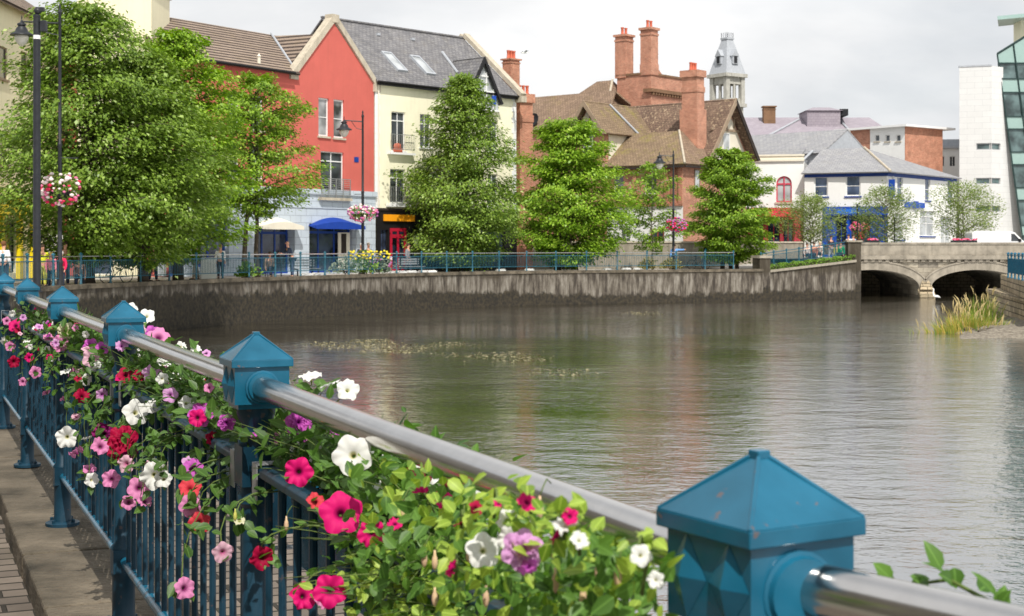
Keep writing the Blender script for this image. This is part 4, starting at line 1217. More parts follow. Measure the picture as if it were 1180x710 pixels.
# shopfront: black with an orange fascia and a red door
mb = MB(); wall_holes(mb, .1, Lc, 0, gcz, [(FCm.s(448), FCm.s(467), .05, FCm.z(457, 263)), (FCm.s(437.5), FCm.s(446), .6, FCm.z(441, 265)), (FCm.s(474), FCm.s(500), .7, FCm.z(487, 263)), (FCm.s(510), FCm.s(540), .7, FCm.z(520, 263)), (FCm.s(550), FCm.s(580), .7, FCm.z(560, 263))], -.10, .3)
mb.build('shopfront', M['black'], CH)
window(CH, FCm.s(448), FCm.s(467), .05, FCm.z(457, 263), M['redpaint'], M['shopglass'], 2, 1, y=-.14, inset=.03, fw=.20, name='red_door', trans=.5, bw=.16)
for a_, b_ in ((437.5, 446), (474, 500), (510, 540), (550, 580)):
    window(CH, FCm.s(a_), FCm.s(b_), .7, FCm.z((a_ + b_) / 2, 263), M['black'], M['shopglass'], 2, 1, y=-.10, inset=.12, name='shop_window')
mb = MB(); mb.box(FCm.s(440), FCm.s(475), -.24, -.13, FCm.z(457, 255), FCm.z(457, 247.5)); mb.build('fascia_sign', M['orange'], CH)
mb = MB(); mb.box(FCm.s(475.5), FCm.s(481.5), -.16, -.105, FCm.z(478, 282), FCm.z(478, 272)); mb.build('menu_board', M['wframe'], CH)
mb = MB(); mb.box(FCm.s(457), FCm.s(460.5), -.02, .0, FCm.z(458, 290), FCm.z(458, 274)); mb.build('door_poster', M['wframe'], CH)
mb = MB(); mb.box(0, Lc, -.16, -.003, gcz, gcz + .14); mb.build('string_course', M['bargewood'], CH)

# --- the pale yellow house at the left, side on to the river
YH = thing('yellow_house', 'pale yellow house with brown tiled roof and yellow shopfront behind the street lamps', 'house', (-24.2, 58, PAVE_Z), 0)
zy = EYE + 285 * 71 / FPX - PAVE_Z
mb = MB(Matrix.Rotation(PI / 2, 4, 'Z'))     # local x runs away from the viewer, y to the left
wl = []
yy = lambda px: -24.2 / ((px - CX) / FPX) - 58
for a_, b_, t_, c_ in ((-6, 8.5, 53, 90), (24.5, 31.5, 60, 98)):
    ya, yb = yy(max(a_, -6)), yy(b_)
    ym = (ya + yb) / 2 + 58
    wl.append((ya, yb, EYE + (HY - c_) * ym / FPX - PAVE_Z, EYE + (HY - t_) * ym / FPX - PAVE_Z))
wl += [(h[0], h[1], h[2] - 4.0, h[3] - 4.0) for h in wl]
shop = [(yy(-30), yy(0), .3, 2.9), (yy(0.5), yy(18), .3, 2.9), (yy(20), yy(27), .1, 2.9)]
wall_holes(mb, -1, 21.5, 0, zy, wl + shop)
mb.build('wall', M['yellowcream'], YH)
X90 = Matrix.Rotation(PI / 2, 4, 'Z')
for h in wl: window(YH, *h, M['palewood'], M['glass'], 1, 2, xf=X90, sill=M['palewood'], inset=.06)
for h in shop: window(YH, *h, M['black'], M['shopglass'], 2, 1, xf=X90, name='shop_window', bw=.12)
mb = MB(X90); mb.box(yy(-40), yy(28), -.35, -.005, 3.1, 3.9); mb.build('fascia_sign', M['yellow'], YH)
mb = MB(X90)
for p_ in (-2, 18.7, 34): mb.box(yy(p_), yy(p_) + .4, -.2, -.004, 0, 3.1)
mb.build('shop_pilaster', M['yellow'], YH)
mb = MB(X90)
mb.slab([(-1.5, -.55, zy - .35), (22.2, -.55, zy - .35), (22.2, 6, zy + 4.0), (-1.5, 6, zy + 4.0)], .16); mb.slab([(-1.5, 6, zy + 4.0), (22.2, 6, zy + 4.0), (22.2, 12.5, zy - .35), (-1.5, 12.5, zy - .35)], .16)
mb.build('roof', M['pantile'], YH)
mb = MB(); mb.box(-12, -.05, 20.8, 21.5, 0, zy); mb.build('end_wall', M['yellowcream'], YH)
# the taller flat-fronted block that joins it to the red house
BLK = thing('stair_block', 'plain pale yellow block rising between the brown roofs behind the largest trees', 'building', (gx(89, 77), 77, PAVE_Z), .02)
wB = gx(174, 77) - gx(89, 77)
mb = MB(); wall_holes(mb, 0, wB, 0, 15.2, [(.6, 1.8, .1, 2.6), (2.4, 3.8, .8, 2.6)]); mb.build('wall', M['yellowcream'], BLK)
shell(BLK, wB, 4.5, 0, 15.2, M['yellowcream'], 'side_wall')
mb = MB(); mb.box(-.1, wB + .1, -.1, 4.6, 15.2, 15.45); mb.build('coping', M['coping'], BLK)
window(BLK, .6, 1.8, .1, 2.6, M['wframe'], M['shopglass'], 1, 1, name='door'); window(BLK, 2.4, 3.8, .8, 2.6, M['wframe'], M['shopglass'], 2, 1)
mb = MB(); mb.box(-.02, wB + .02, -.06, -.004, 0, 3.6); mb.build('ground_floor_render', M['bluegrey'], BLK) if False else None

# --- the brown-roofed brick villa
aV = math.atan2(.77, .64)
FV = Frame((gx(814, 112), 112.0), (.64, .77), .5)
VH = thing('brick_villa', 'brick villa with brown tiled roofs, half timbered gables and tall twin chimneys', 'house', FV.loc(), FV.ang)
def vl(px, x):      # local y where a column meets the plane x = const
    r = (px - CX) / FPX; o = FV.O + FV.d * x
    return (r * o.y - o.x) / (FV.n.x - r * FV.n.y)
def vz(px, py, x, y): 
    o = FV.O + FV.d * x + FV.n * y
    return EYE - (py - HY) / FPX * o.y - FV.z0
def vzp(py, x, y): return vz(0, py, x, y)
# main range: ridge along local y, gable facing the viewer's right (local y=0)
gw = FV.s(866); gm = FV.s(841)
zr = FV.z(841, 114); ze = FV.z(866, 181)
mb = MB()
mb.box(.35, gw - .35, .3, 11, 0, ze + .4)
mb.poly([(.35, .3, ze + .4), (gw - .35, .3, ze + .4), (gm, .3, zr - .4)])
mb.build('wall', M['brick2'], VH)
mb = MB(); mb.poly([(.55, .27, ze + .3), (gw - .55, .27, ze + .3), (gm, .27, zr - .6)]); mb.poly([(1.35, .28, ze - 2.0), (gw - .6, .28, ze - 2.0), (gw - .6, .28, ze + .3), (1.35, .28, ze + .3)]); mb.build('gable_render', M['offwhite'], VH, recalc=False)
mb = MB()
zt = FV.z(841, 150)
mb.box(1.0, gw - 1.0, .16, .26, zt - .09, zt + .09)
for f in (.34, .5, .66): mb.box(gw * f - .06, gw * f + .06, .17, .265, zt, zt + (zr - .7 - zt) * (1 - abs(f - .5) * 2 * 1.05))
mb.build('half_timbering', M['palewood'], VH)
window(VH, gw * .42, gw * .56, ze + .1, ze + 1.7, M['wframe'], M['glasspale'], 1, 1, y=.10)
mb = MB()
ov = .55
mb.slab([(-.35, -ov, ze - .25), (gm, -ov, zr), (gm, 11.5, zr), (-.35, 11.5, ze - .25)], .16)
mb.slab([(gw + .35, -ov, ze - .25), (gm, -ov, zr), (gm, 11.5, zr), (gw + .35, 11.5, ze - .25)], .16)
mb.build('roof', M['clay2'], VH)
for s_, mt in ((0, M['palewood']), (1, M['bargewood'])):  # light painted in: left board pale as lit, right one dark as shaded
    x_ = -.38 if s_ == 0 else gw + .38
    mb = MB(); mb.prism([(x_, -ov - .08, ze - .32), (gm, -ov - .08, zr + .03), (gm, -ov - .08, zr - .5), (x_ + (.42 if s_ == 0 else -.42), -ov - .08, ze - .32)], (0, .1, 0)); mb.build('bargeboard', mt, VH)
mb = MB()
for k in range(14): mb.box(-.28, -.05, 1.0 + k * .5, 1.16 + k * .5, ze - .42, ze - .2)
mb.build('rafter_end', M['bargewood'], VH)
# chimney at the gable
yC = 1.0
chimney(VH, -.15, 1.1, 4.0, FV.z(814, 84, 1.0), 1.05, 1.35, M['brick2'], 3)
mb = MB(); mb.box(-.78, .48, .3, 1.9, 3.0, FV.z(812, 128, 1)); mb.build('chimney_breast', M['brick2'], VH)
# lower hipped wing towards the viewer's left
x0w = -4.2; y0w = vl(787, x0w); y1w = vl(700, x0w); zw = vzp(188, x0w, 2)
mb = MB()
wh = [(-(vl(700, x0w)) + .8, -(vl(700, x0w)) + 1.9, zw - 2.6, zw - .7), (-vl(772, x0w), -vl(764, x0w), zw - 2.0, zw - .6)]
XW = Matrix.Translation((x0w, 0, 0)) @ Matrix.Rotation(-PI / 2, 4, 'Z')      # local x runs to the viewer's right along the wing's long face
mb = MB(XW)
xa, xb = -y1w, -y0w
holes = [(xa + .6, xa + 1.5, zw - 2.3, zw - .8), (xa + 3.4, xa + 4.5, zw - 2.3, zw - .8), (xa + 1.2, xa + 2.1, .9, 2.4), (xa + 3.9, xa + 5.2, .05, 2.3)]
zm = vzp(236, x0w, 2)
wall_holes(mb, xa, xb, zm, zw, holes[:2]); mb.build('wing_brick_wall', M['brick2'], VH)
mb = MB(XW); wall_holes(mb, xa, xb, 0, zm, holes[2:]); mb.build('wing_white_wall', M['white'], VH)
for h in holes[:2]: window(VH, *h, M['wframe'], M['glass'], 1, 2, xf=XW, sill=M['coping'])
window(VH, *holes[2], M['wframe'], M['glass'], 2, 2, xf=XW, sill=M['coping']); window(VH, *holes[3], M['pinkred'], M['shopglass'], 2, 1, xf=XW, name='door', fw=.16)
mb = MB(XW)
for x in (xa + .15, xa + 2.6, xb - 1.4, xb - .75, xb - .15): mb.box(x - .16, x + .16, -.16, -.003, zm, zw - .1)
mb.box(xa, xb, -.14, -.004, zm - .12, zm + .08)
mb.build('brick_pilaster', M['brick'], VH)
mb = MB(); mb.poly([(x0w, y0w, 0), (.4, y0w, 0), (.4, y0w, zw), (x0w, y0w, zw)]); mb.build('wing_end_wall', M['brick2'], VH, recalc=False)
window(VH, x0w + 1.5, x0w + 2.2, zw - 2.3, zw - .5, M['palewood'], M['glasspale'], 1, 1, y=y0w - .1, inset=.02)
hx = -1.2; zh = vzp(151, -1.6, 2.4)
mb = MB()
e = .45; yh0 = y0w + 2.3; yh1 = y1w + 1.5
mb.slab([(x0w - e, y0w - e, zw - .15), (x0w - e, yh1, zw - .15), (hx, yh1, zh), (hx, yh0, zh)], .14)
mb.build('mossy_roof', M['mossroof'], VH)
mb = MB(); mb.slab([(x0w - e, y0w - e, zw - .15), (hx, yh0, zh), (1.0, yh0, zh), (1.0, y0w - e, zw - .15)], .14)
mb.build('hip_roof', M['clay'], VH)
mb = MB(); mb.tube([(x0w - e, y0w - e, zw - .12), (hx, yh0, zh + .04)], .09, 6); mb.build('hip_tile', M['coping'], VH)
mb = MB(); mb.box(x0w - e + .1, 0, y0w - e, y0w - e + .06, zw - .42, zw - .27); mb.box(x0w - e, x0w - e + .06, y0w - e + .1, y1w + 1, zw - .42, zw - .27); mb.build('eaves_board', M['bargewood'], VH)
# gabled wing with half timber, facing the viewer's left
xg = -4.6; yg0, yg1 = vl(700, xg), vl(656, xg); ygm = vl(675.5, xg); zg = vzp(116, xg, ygm); zge = vzp(152, xg, ygm)
mb = MB(); mb.box(xg + .3, 1.5, yg0 + .35, yg1 - .35, 0, zge + .1); mb.poly([(xg + .3, yg0 + .35, zge + .1), (xg + .3, yg1 - .35, zge + .1), (xg + .3, ygm, zg - .4)]); mb.build('gabled_wing_wall', M['brick2'], VH)
mb = MB(); mb.poly([(-4.0, yg0 + .33, zge - 2.2), (1.2, yg0 + .33, zge - 2.2), (1.2, yg0 + .33, zge), (-4.0, yg0 + .33, zge)]); mb.build('side_render', M['offwhite'], VH, recalc=False)
mb = MB(); mb.poly([(xg + .27, yg0 + .5, zge + .1), (xg + .27, yg1 - .5, zge + .1), (xg + .27, ygm, zg - .55)]); mb.build('gable_infill', M['offwhite'], VH, recalc=False)
mb = MB()
for f in (.3, .5, .7):
    y = yg0 + (yg1 - yg0) * f; mb.box(xg + .16, xg + .26, y - .06, y + .06, zge + .1, zge + .1 + (zg - zge - .6) * (1 - abs(f - .5) * 2))
mb.box(xg + .15, xg + .262, yg0 + .4, yg1 - .4, zge - .02, zge + .16)
mb.build('gable_timbering', M['palewood'], VH)
mb = MB()
for y_ in (yg0 - .1, yg1 + .1): mb.slab([(xg - .35, y_, zge - .2), (xg - .35, ygm, zg), (1.8, ygm, zg), (1.8, y_, zge - .2)], .15)
mb.build('gabled_wing_roof', M['mossroof'], VH)
mb = MB()
for y_, s_ in ((yg0 - .12, 1), (yg1 + .12, -1)): mb.prism([(xg - .42, y_, zge - .28), (xg - .42, ygm, zg + .02), (xg - .42, ygm, zg - .45), (xg - .42, y_ + s_ * .35, zge - .28)], (.1, 0, 0))
mb.build('gable_bargeboard', M['palewood'], VH)
XG = Matrix.Translation((xg + .3, 0, 0)) @ Matrix.Rotation(-PI / 2, 4, 'Z')
window(VH, -ygm - .45, -ygm + .5, zge - 2.1, zge - .15, M['wframe'], M['glass'], 1, 2, y=-.14, inset=.02, xf=XG, sill=M['coping'])
mb = MB(); mb.tube([(-.6, yg0 - .05, zge + .0), (-1.8, yg0 + (ygm - yg0) * .9, zg - .1)], .09, 6); mb.build('valley_flashing', M['lead'], VH)
# the long rear range with its hip
mb = MB()
xr, yr0, yr1 = 3.5, 9.0, 24.0
zr2 = vzp(108, xr, 15); 
mb.box(xr - 3.6, xr + 3.6, yr0 + .5, yr1, 0, zr2 - 3.0); mb.build('rear_wall', M['brick2'], VH)
mb = MB()
mb.slab([(xr - 4, yr0, zr2 - 3.2), (xr - 4, yr1, zr2 - 3.2), (xr, yr1, zr2), (xr, yr0 + 2, zr2)], .15); mb.slab([(xr + 4, yr0, zr2 - 3.2), (xr + 4, yr1, zr2 - 3.2), (xr, yr1, zr2), (xr, yr0 + 2, zr2)], .15)
mb.build('rear_roof', M['clay'], VH)
# a taller hipped block beyond
xq, yq = 5.0, vl(688, 5.0); zq = vzp(94, xq, yq)
mb = MB(); mb.box(xq - 3, xq + 3, yq - 3, yq + 3, 0, zq - 3.1); mb.build('tower_wall', M['brick2'], VH)
mb = MB(); b0 = [(xq - 3.4, yq - 3.4, zq - 3.2), (xq + 3.4, yq - 3.4, zq - 3.2), (xq + 3.4, yq + 3.4, zq - 3.2), (xq - 3.4, yq + 3.4, zq - 3.2)]; t0_, t1_ = (xq, yq, zq), (xq, yq - 1.6, zq)
mb.add(b0 + [t0_, t1_], [(0, 1, 5), (1, 2, 4, 5), (2, 3, 4), (3, 0, 5, 4)]); mb.build('hipped_roof', M['clay'], VH)
mb = MB(); mb.tube([(xq, yq - 1.6, zq + .03), (xq - 3.4, yq - 3.4, zq - 3.15)], .1, 6); mb.build('hip_ridge', M['coping'], VH)
# great brick chimney block
FB = Vector((gx(750, 121), 121.0))
XB = Matrix.Rotation(-FV.ang, 4, 'Z') @ Matrix.Translation(Vector((FB.x, FB.y, 0.5)) - Vector((FV.O.x, FV.O.y, .5)))
def bz(py, Y=121): return EYE + (HY - py) * Y / FPX - .5
XB = Matrix.Rotation(-FV.ang, 4, 'Z') @ Matrix.Translation((FB.x - FV.O.x, FB.y - FV.O.y, 0)) @ Matrix.Rotation(FV.ang, 4, 'Z')
mb = MB(XB)
mb.box(0, .9, 0, 3.4, bz(112) - 2.5, bz(85)); mb.box(.9, 4.7, 0, .9, bz(112) - 2.5, bz(86)); mb.box(.9, 4.7, .9, 3.4, bz(112) - 2.5, bz(100))
cb = mb.build('chimney_block', M['brick2'], VH)
mb = MB(XB); mb.box(-.1, 1.0, .9, 3.5, bz(85), bz(85) + .16); mb.box(1.0, 4.8, -.1, 1.0, bz(86), bz(86) + .16)
mb.box(-.25, 4.9, -.25, .0 - .003, bz(106), bz(102)); mb.box(-.25, -.003, 0, .6, bz(106), bz(102))
for k in range(12): mb.box(.05 + k * .4, .25 + k * .4, -.2, -.002, bz(106) - .22, bz(106))
mb.build('stone_coping', M['darkbrick'], cb)
mb = MB(XB); mb.prism([(1.0, .2, bz(86) + .15), (2.0, .2, bz(86) + .15), (1.0, .2, bz(73))], (0, .5, 0)); mb.build('curved_shoulder', M['brick2'], cb)
def shaft(px_, py_, w_, zt, zb_, nm):
    c = chimney(VH, 0, 0, zb_, zt, w_, w_, M['brick2'], 2, nm, .14)
    for o_ in [c] + list(c.children):
        o_.data = o_.data.copy(); o_.data.transform(XB @ Matrix.Translation((px_, py_, 0)))
shaft(.45, 3.0, 1.1, bz(36), bz(87), 'chimney'); shaft(.5, .5, 1.05, bz(31), bz(87), 'chimney')
mb = MB(XB); mb.box(-.08, 1.05, -.08, 1.05, bz(86), bz(73)); mb.build('chimney_base', M['brick2'], cb)
mb = MB(XB)
for k in range(4): mb.tube([(1.8 + k * .55, .4, bz(85)), (2.6 + k * .6, .4, bz(85) + 1.1 + .12 * k)], .035, 5)
mb.build('antenna_rod', M['wframe'], cb)
mb = MB(); c_ = Vector((-2.6, 15.0, zr2 - 1.6)); mb.lathe([(.02, 0), (.3, .05), (.5, .15), (.62, .3), (.60, .31), (.3, .08)], 12); dish = MB(Matrix.Translation((xr - 3.3, vl(616, xr - 3.3), vzp(140, xr - 3.3, 17))) @ Matrix.Rotation(-1.2, 4, 'Y')); dish.v, dish.f, dish.m = mb.v, mb.f, mb.m
dish.build('satellite_dish', M['dark'], VH, smooth='auto')
# chimney stack standing between the cream house and the villa
CS = thing('brick_chimney', 'short red brick chimney stack with pots against the cream house end wall', 'chimney', (gx(603, 101), 101, PAVE_Z), .5)
chimney(CS, 0, 0, 0, EYE + (HY - 107) * 101 / FPX, 1.0, .9, M['brick'], 3, 'stack')

# --- clock tower far behind
TW = thing('stone_tower', 'pale stone bell tower with steep grey mansard roof and lucarnes, far beyond the villa chimneys', 'tower', (gx(838, 220), 220, 0), .6); TW.scale = (.86, .86, 1)
tz = lambda py: EYE + (HY - py) * 220 / FPX
mb = MB(); mb.box(-1.95, 1.95, -1.95, 1.95, 0, tz(124)); mb.box(-2.4, 2.4, -2.4, 2.4, tz(124), tz(120)); mb.build('shaft', M['palestone'], TW)
mb = MB()
for sx in (-1, 1):
    for sy in (-1, 1): mb.box(sx * 1.75 - .4, sx * 1.75 + .4, sy * 1.75 - .4, sy * 1.75 + .4, tz(120), tz(90))
    mb.box(sx * 1.7 - .15, sx * 1.7 + .15, -.2, .2, tz(116), tz(98)); mb.box(-.2, .2, sx * 1.7 - .15, sx * 1.7 + .15, tz(116), tz(98))
    mb.box(-1.4, 1.4, sx * 1.7 - .12, sx * 1.7 + .12, tz(120), tz(114)); mb.box(sx * 1.7 - .12, sx * 1.7 + .12, -1.4, 1.4, tz(120), tz(114))
    mb.box(-1.4, 1.4, sx * 1.7 - .2, sx * 1.7 + .2, tz(98), tz(90)); mb.box(sx * 1.7 - .2, sx * 1.7 + .2, -1.4, 1.4, tz(98), tz(90))
mb.box(-1.2, 1.2, -1.2, 1.2, tz(120), tz(118))
mb.box(-2.5, 2.5, -2.5, 2.5, tz(90), tz(86)); mb.build('belfry', M['palestone'], TW)
mb = MB(); mb.lathe([(.1, 0), (.65, .1), (.6, .5), (.4, .9), (.12, 1.1)], 10, (0, 0, tz(114))); mb.build('bell', M['iron'], TW)
mb = MB(); mb.frustum(-2.25, 2.25, -2.25, 2.25, tz(86), -.7, .7, -.7, .7, tz(46)); mb.box(-.85, .85, -.85, .85, tz(46), tz(44)); mb.build('mansard_roof', M['lead'], TW)
mb = MB()
for sx in (-.7, -.25, .25, .7):
    for sy in (-.7, .7): mb.box(sx - .05, sx + .05, sy - .05, sy + .05, tz(44), tz(38)); mb.box(sy - .05, sy + .05, sx - .05, sx + .05, tz(44), tz(38))
mb.build('roof_cresting', M['lead'], TW)
for k in range(4):
    XL = Matrix.Rotation(k * PI / 2, 4, 'Z')
    mb = MB(XL); mb.box(-.65, .65, -2.1, -1.1, tz(75), tz(66)); mb.prism([(-.8, -2.2, tz(66)), (.8, -2.2, tz(66)), (0, -2.2, tz(58))], (0, 1.2, 0)); lu = mb.build('lucarne', M['lead'], TW)
    mb = MB(XL); mb.box(-.35, .35, -2.16, -2.09, tz(74), tz(66)); mb.build('louvre', M['dark'], lu)

# --- right-hand group beyond the bridge
RZ = .62      # street level there
FB6 = Frame((gx(927, 120.6), 120.6), Vector((30 - gx(927, 120.6), 118 - 120.6)), RZ)
CB = thing('corner_shop', 'white corner building with blue eaves and a bright blue shopfront at the bridge end', 'shop building', FB6.loc(), FB6.ang)
L6 = FB6.s(1022); e6 = FB6.z(1000, 198.5)
sh6 = FB6.z(985, 238)
w6 = [(FB6.s(938), FB6.s(954), FB6.z(946, 226.5), FB6.z(946, 203.5)), (FB6.s(974.5), FB6.s(991.5), FB6.z(983, 226), FB6.z(983, 202.5))]
mb = MB(); wall_holes(mb, 0, L6, sh6, e6, w6); mb.build('wall', M['white'], CB)
for h in w6: window(CB, *h, M['wframe'], M['glassblue'], 1, 2, sill=M['bframe'], fw=.1)
s6 = [(FB6.s(962), FB6.s(976), .05, FB6.z(970, 247)), (FB6.s(979), FB6.s(1003), .5, FB6.z(990, 248))]
mb = MB(); mb.box(0, FB6.s(948), -.02, .2, 0, sh6); mb.build('lower_wall', M['white'], CB)
mb = MB(); wall_holes(mb, FB6.s(948), L6 + .05, 0, sh6 - .02, s6, -.10, .4); mb.build('shopfront', M['blue'], CB)
window(CB, *s6[0], M['blue'], M['shopglass'], 2, 1, y=-.1, inset=.3, name='shop_door', fw=.1); window(CB, *s6[1], M['blue'], M['shopglass'], 2, 1, y=-.1, inset=.2, name='shop_window', fw=.1)
mb = MB(); mb.box(FB6.s(951), L6 + .12, -.36, -.103, FB6.z(985, 248), FB6.z(985, 239)); mb.build('fascia', M['blue'], CB)
mb = MB(); mb.box(FB6.s(966), FB6.s(989), -.39, -.363, FB6.z(985, 246.5), FB6.z(985, 241)); mb.build('name_board', mat('bright_blue', (.02, .16, .66, 1), .4, .05), CB)
# long side to the right
d6 = Vector((gx(1102, 129) - 30, 129 - 118.0))
Fs6 = Frame((30, 118), d6, RZ)
XS = Matrix.Rotation(-FB6.ang, 4, 'Z') @ Matrix.Translation((30 - FB6.O.x, 118 - FB6.O.y, 0)) @ Matrix.Rotation(Fs6.ang, 4, 'Z')
Ls = d6.length
ws = [(Fs6.s(1034), Fs6.s(1040.5), Fs6.z(1037, 230), Fs6.z(1037, 204)), (Fs6.s(1066), Fs6.s(1072), Fs6.z(1069, 231), Fs6.z(1069, 206)), (Fs6.s(1092), Fs6.s(1099), Fs6.z(1095, 231), Fs6.z(1095, 208)),
      (Fs6.s(1031), Fs6.s(1042), Fs6.z(1036, 276), Fs6.z(1036, 246)), (Fs6.s(1060), Fs6.s(1077), Fs6.z(1068, 272), Fs6.z(1068, 243)), (Fs6.s(1084), Fs6.s(1096), .05, Fs6.z(1090, 250))]
mb = MB(XS); wall_holes(mb, 0, Ls, 0, e6, ws); mb.build('side_wall', M['white'], CB)
for i_, h in enumerate(ws): window(CB, *h, M['wframe'], M['glassblue'] if i_ < 3 else M['glasspale'], 1 if i_ < 3 else 2, 2, xf=XS, sill=M['bframe'] if i_ < 5 else None, trans=0 if i_ < 3 else .5)
mb = MB(XS); mb.box(Fs6.s(1042), Fs6.s(1064), -.14, -.004, Fs6.z(1054, 239.5), Fs6.z(1054, 233.5)); mb.box(Fs6.s(1051), Fs6.s(1056), -.2, -.142, Fs6.z(1054, 240), Fs6.z(1054, 232)); mb.build('wall_sign', M['blue'], CB)
mb = MB(XS); mb.box(.05, .12, -.62, -.12, Fs6.z(1024, 229), Fs6.z(1024, 207)); mb.build('hanging_sign', M['blue'], CB)
# roof over the wedge plan
P0, P1, P2 = Vector((0, 0, 0)), Vector((L6, 0, 0)), XS @ Vector((Ls, 0, 0))
P3 = Vector((0, 11, 0))
mb = MB(); mb.poly([tuple(P3), tuple(P0), (0, 0, e6), (0, 11, e6)]); mb.poly([tuple(P2), tuple(P3), (0, 11, e6), (P2.x, P2.y, e6)]); mb.build('rear_wall', M['white'], CB)
zr6 = FB6.z(990, 171, 4.5)
def up(p, z, o=0): return (p.x, p.y, z)
Ra = Vector((FB6.s(948, 4.2), 4.2, zr6)); Rb = Vector((FB6.s(996, 4.2), 4.2, zr6)); Rc = XS @ Vector((Ls - .5, 5.5, zr6 - .2)); 
o1 = Vector((-.2, -.4, 0)); o2 = (XS.to_3x3() @ Vector((-.2, -.35, 0))) + Vector((.1, -.3, 0)); o3 = XS.to_3x3() @ Vector((.3, -.4, 0))
mb = MB()
mb.slab([up(P0 + o1, e6), up(P1 + o2, e6), tuple(Rb), tuple(Ra)], .1); mb.slab([up(P1 + o2, e6), up(P2 + o3, e6), tuple(Rc), tuple(Rb)], .1); mb.slab([tuple(Ra), tuple(Rb), tuple(Rc), up(P3, e6)], .1)
mb.build('roof', M['slate2'], CB)
mb = MB(); mb.tube([up(P1 + o2, e6 + .03), tuple(Rb + Vector((0, 0, .05)))], .1, 6); mb.build('hip_tile', M['coping'], CB)
mb = MB(); mb.box(0, L6 + .1, -.06, -.003, e6 - .34, e6 - .02); mb.build('eaves_band', M['bframe'], CB)
mb = MB(XS); mb.box(0, Ls, -.06, -.003, e6 - .34, e6 - .02); mb.build('eaves_gutter', M['bframe'], CB)
mb = MB(XS); mb.tube([(1.0, -.08, e6 - .3), (1.0, -.08, 0)], .05, 6); mb.build('downpipe', M['wframe'], CB)

# white building with the arched red window
FB5 = Frame((gx(860, 122.5), 122.5), (.97, -.24), RZ)
AB = thing('arched_shop', 'white parapeted building with an arched red window above a red shopfront', 'shop building', FB5.loc(), FB5.ang)
L5 = FB5.s(926.5); z5 = FB5.z(900, 186)
ax0, ax1, az0, az1 = FB5.s(894.5), FB5.s(912.5), FB5.z(903, 233), FB5.z(903, 212)
ar = (ax1 - ax0) / 2; axm = (ax0 + ax1) / 2
s5z = FB5.z(900, 240)
mb = MB()
arc = [(axm + ar * math.cos(PI - PI * k / 12), az1 + ar * 1.02 * math.sin(PI * k / 12)) for k in range(13)]
wall_holes(mb, 0, L5, s5z, az1 + ar * 1.05, [(ax0, ax1, az0, az1 + ar * 1.05)], 0, .22)
for k in range(12):
    (a_, za), (b_, zb_) = arc[k], arc[k + 1]; zt_ = az1 + ar * 1.05
    mb.add([(a_, 0, za), (b_, 0, zb_), (b_, 0, zt_), (a_, 0, zt_)], [(0, 1, 2, 3)])
    mb.add([(a_, 0, za), (b_, 0, zb_), (b_, .22, zb_), (a_, .22, za)], [(0, 1, 2, 3)])
mb.add([(0, 0, az1 + ar * 1.05), (L5, 0, az1 + ar * 1.05), (L5, 0, z5), (0, 0, z5)], [(0, 1, 2, 3)])
mb.build('wall', M['white'], AB)
shell(AB, L5, 8, 0, z5, M['white'], 'side_wall')
mb = MB(); mb.box(-.1, L5 + .02, -.16, .3, z5, z5 + .16); mb.box(-.05, L5, .0, .3, z5 + .16, FB5.z(900, 180)); mb.box(-.1, L5 + .04, -.08, .35, FB5.z(900, 180), FB5.z(900, 178)); mb.build('parapet', M['offwhite'], AB)
for s_ in (0, 1):
    pass
mb = MB()
fo, fi = ar, ar - .1
for k in range(12):
    t0, t1 = PI * k / 12, PI * (k + 1) / 12
    q = lambda r_, t, y_: (axm - r_ * math.cos(t), y_, az1 + r_ * math.sin(t))
    mb.add([q(fo, t0, .08), q(fo, t1, .08), q(fi, t1, .08), q(fi, t0, .08), q(fo, t0, .16), q(fo, t1, .16), q(fi, t1, .16), q(fi, t0, .16)], [(0, 1, 2, 3), (3, 2, 6, 7), (0, 4, 5, 1)])
mb.box(ax0, ax0 + .1, .08, .16, az0, az1); mb.box(ax1 - .1, ax1, .08, .16, az0, az1); mb.box(ax0, ax1, .075, .16, az1 - .06, az1 + .06); mb.box(axm - .05, axm + .05, .07, .16, az0, az1 + ar - .05); mb.box(ax0, ax1, .07, .16, az0, az0 + .1)
aw = mb.build('arched_window', M['pinkred'], AB)
mb = MB(); mb.poly([(ax0, .15, az0)] + [(x, .15, z) for x, z in [(ax0, az1)] + arc + [(ax1, az1)]] + [(ax1, .15, az0)]); mb.build('pane', M['glasspale'], aw, recalc=False)
mb = MB(); mb.box(ax0 - .12, ax1 + .12, -.1, .08, az0 - .14, az0 - .003); mb.build('sill', M['coping'], aw)
s5 = [(FB5.s(868), FB5.s(880), .05, s5z - .9), (FB5.s(884), FB5.s(899), .6, s5z - .9), (FB5.s(902), FB5.s(914), .6, s5z - .9)]
mb = MB(); wall_holes(mb, 0, L5 - .05, 0, s5z, s5, -.08, .4); mb.build('shopfront', M['maroon'], AB)
for h in s5: window(AB, *h, M['redpaint'], M['shopglass'], 2, 1, y=-.08, inset=.2, name='shop_window')
mb = MB(); mb.box(FB5.s(915.5), FB5.s(924), -.18, -.083, 0, s5z - .5); mb.build('pink_pilaster', M['pinkred'], AB)
mb = MB(); za = FB5.z(890, 243); mb.slab([(FB5.s(866), -1.0, za - .5), (FB5.s(912), -1.0, za - .5), (FB5.s(912), -.085, za + .25), (FB5.s(866), -.085, za + .25)], .05); mb.build('awning', M['redpaint'], AB)

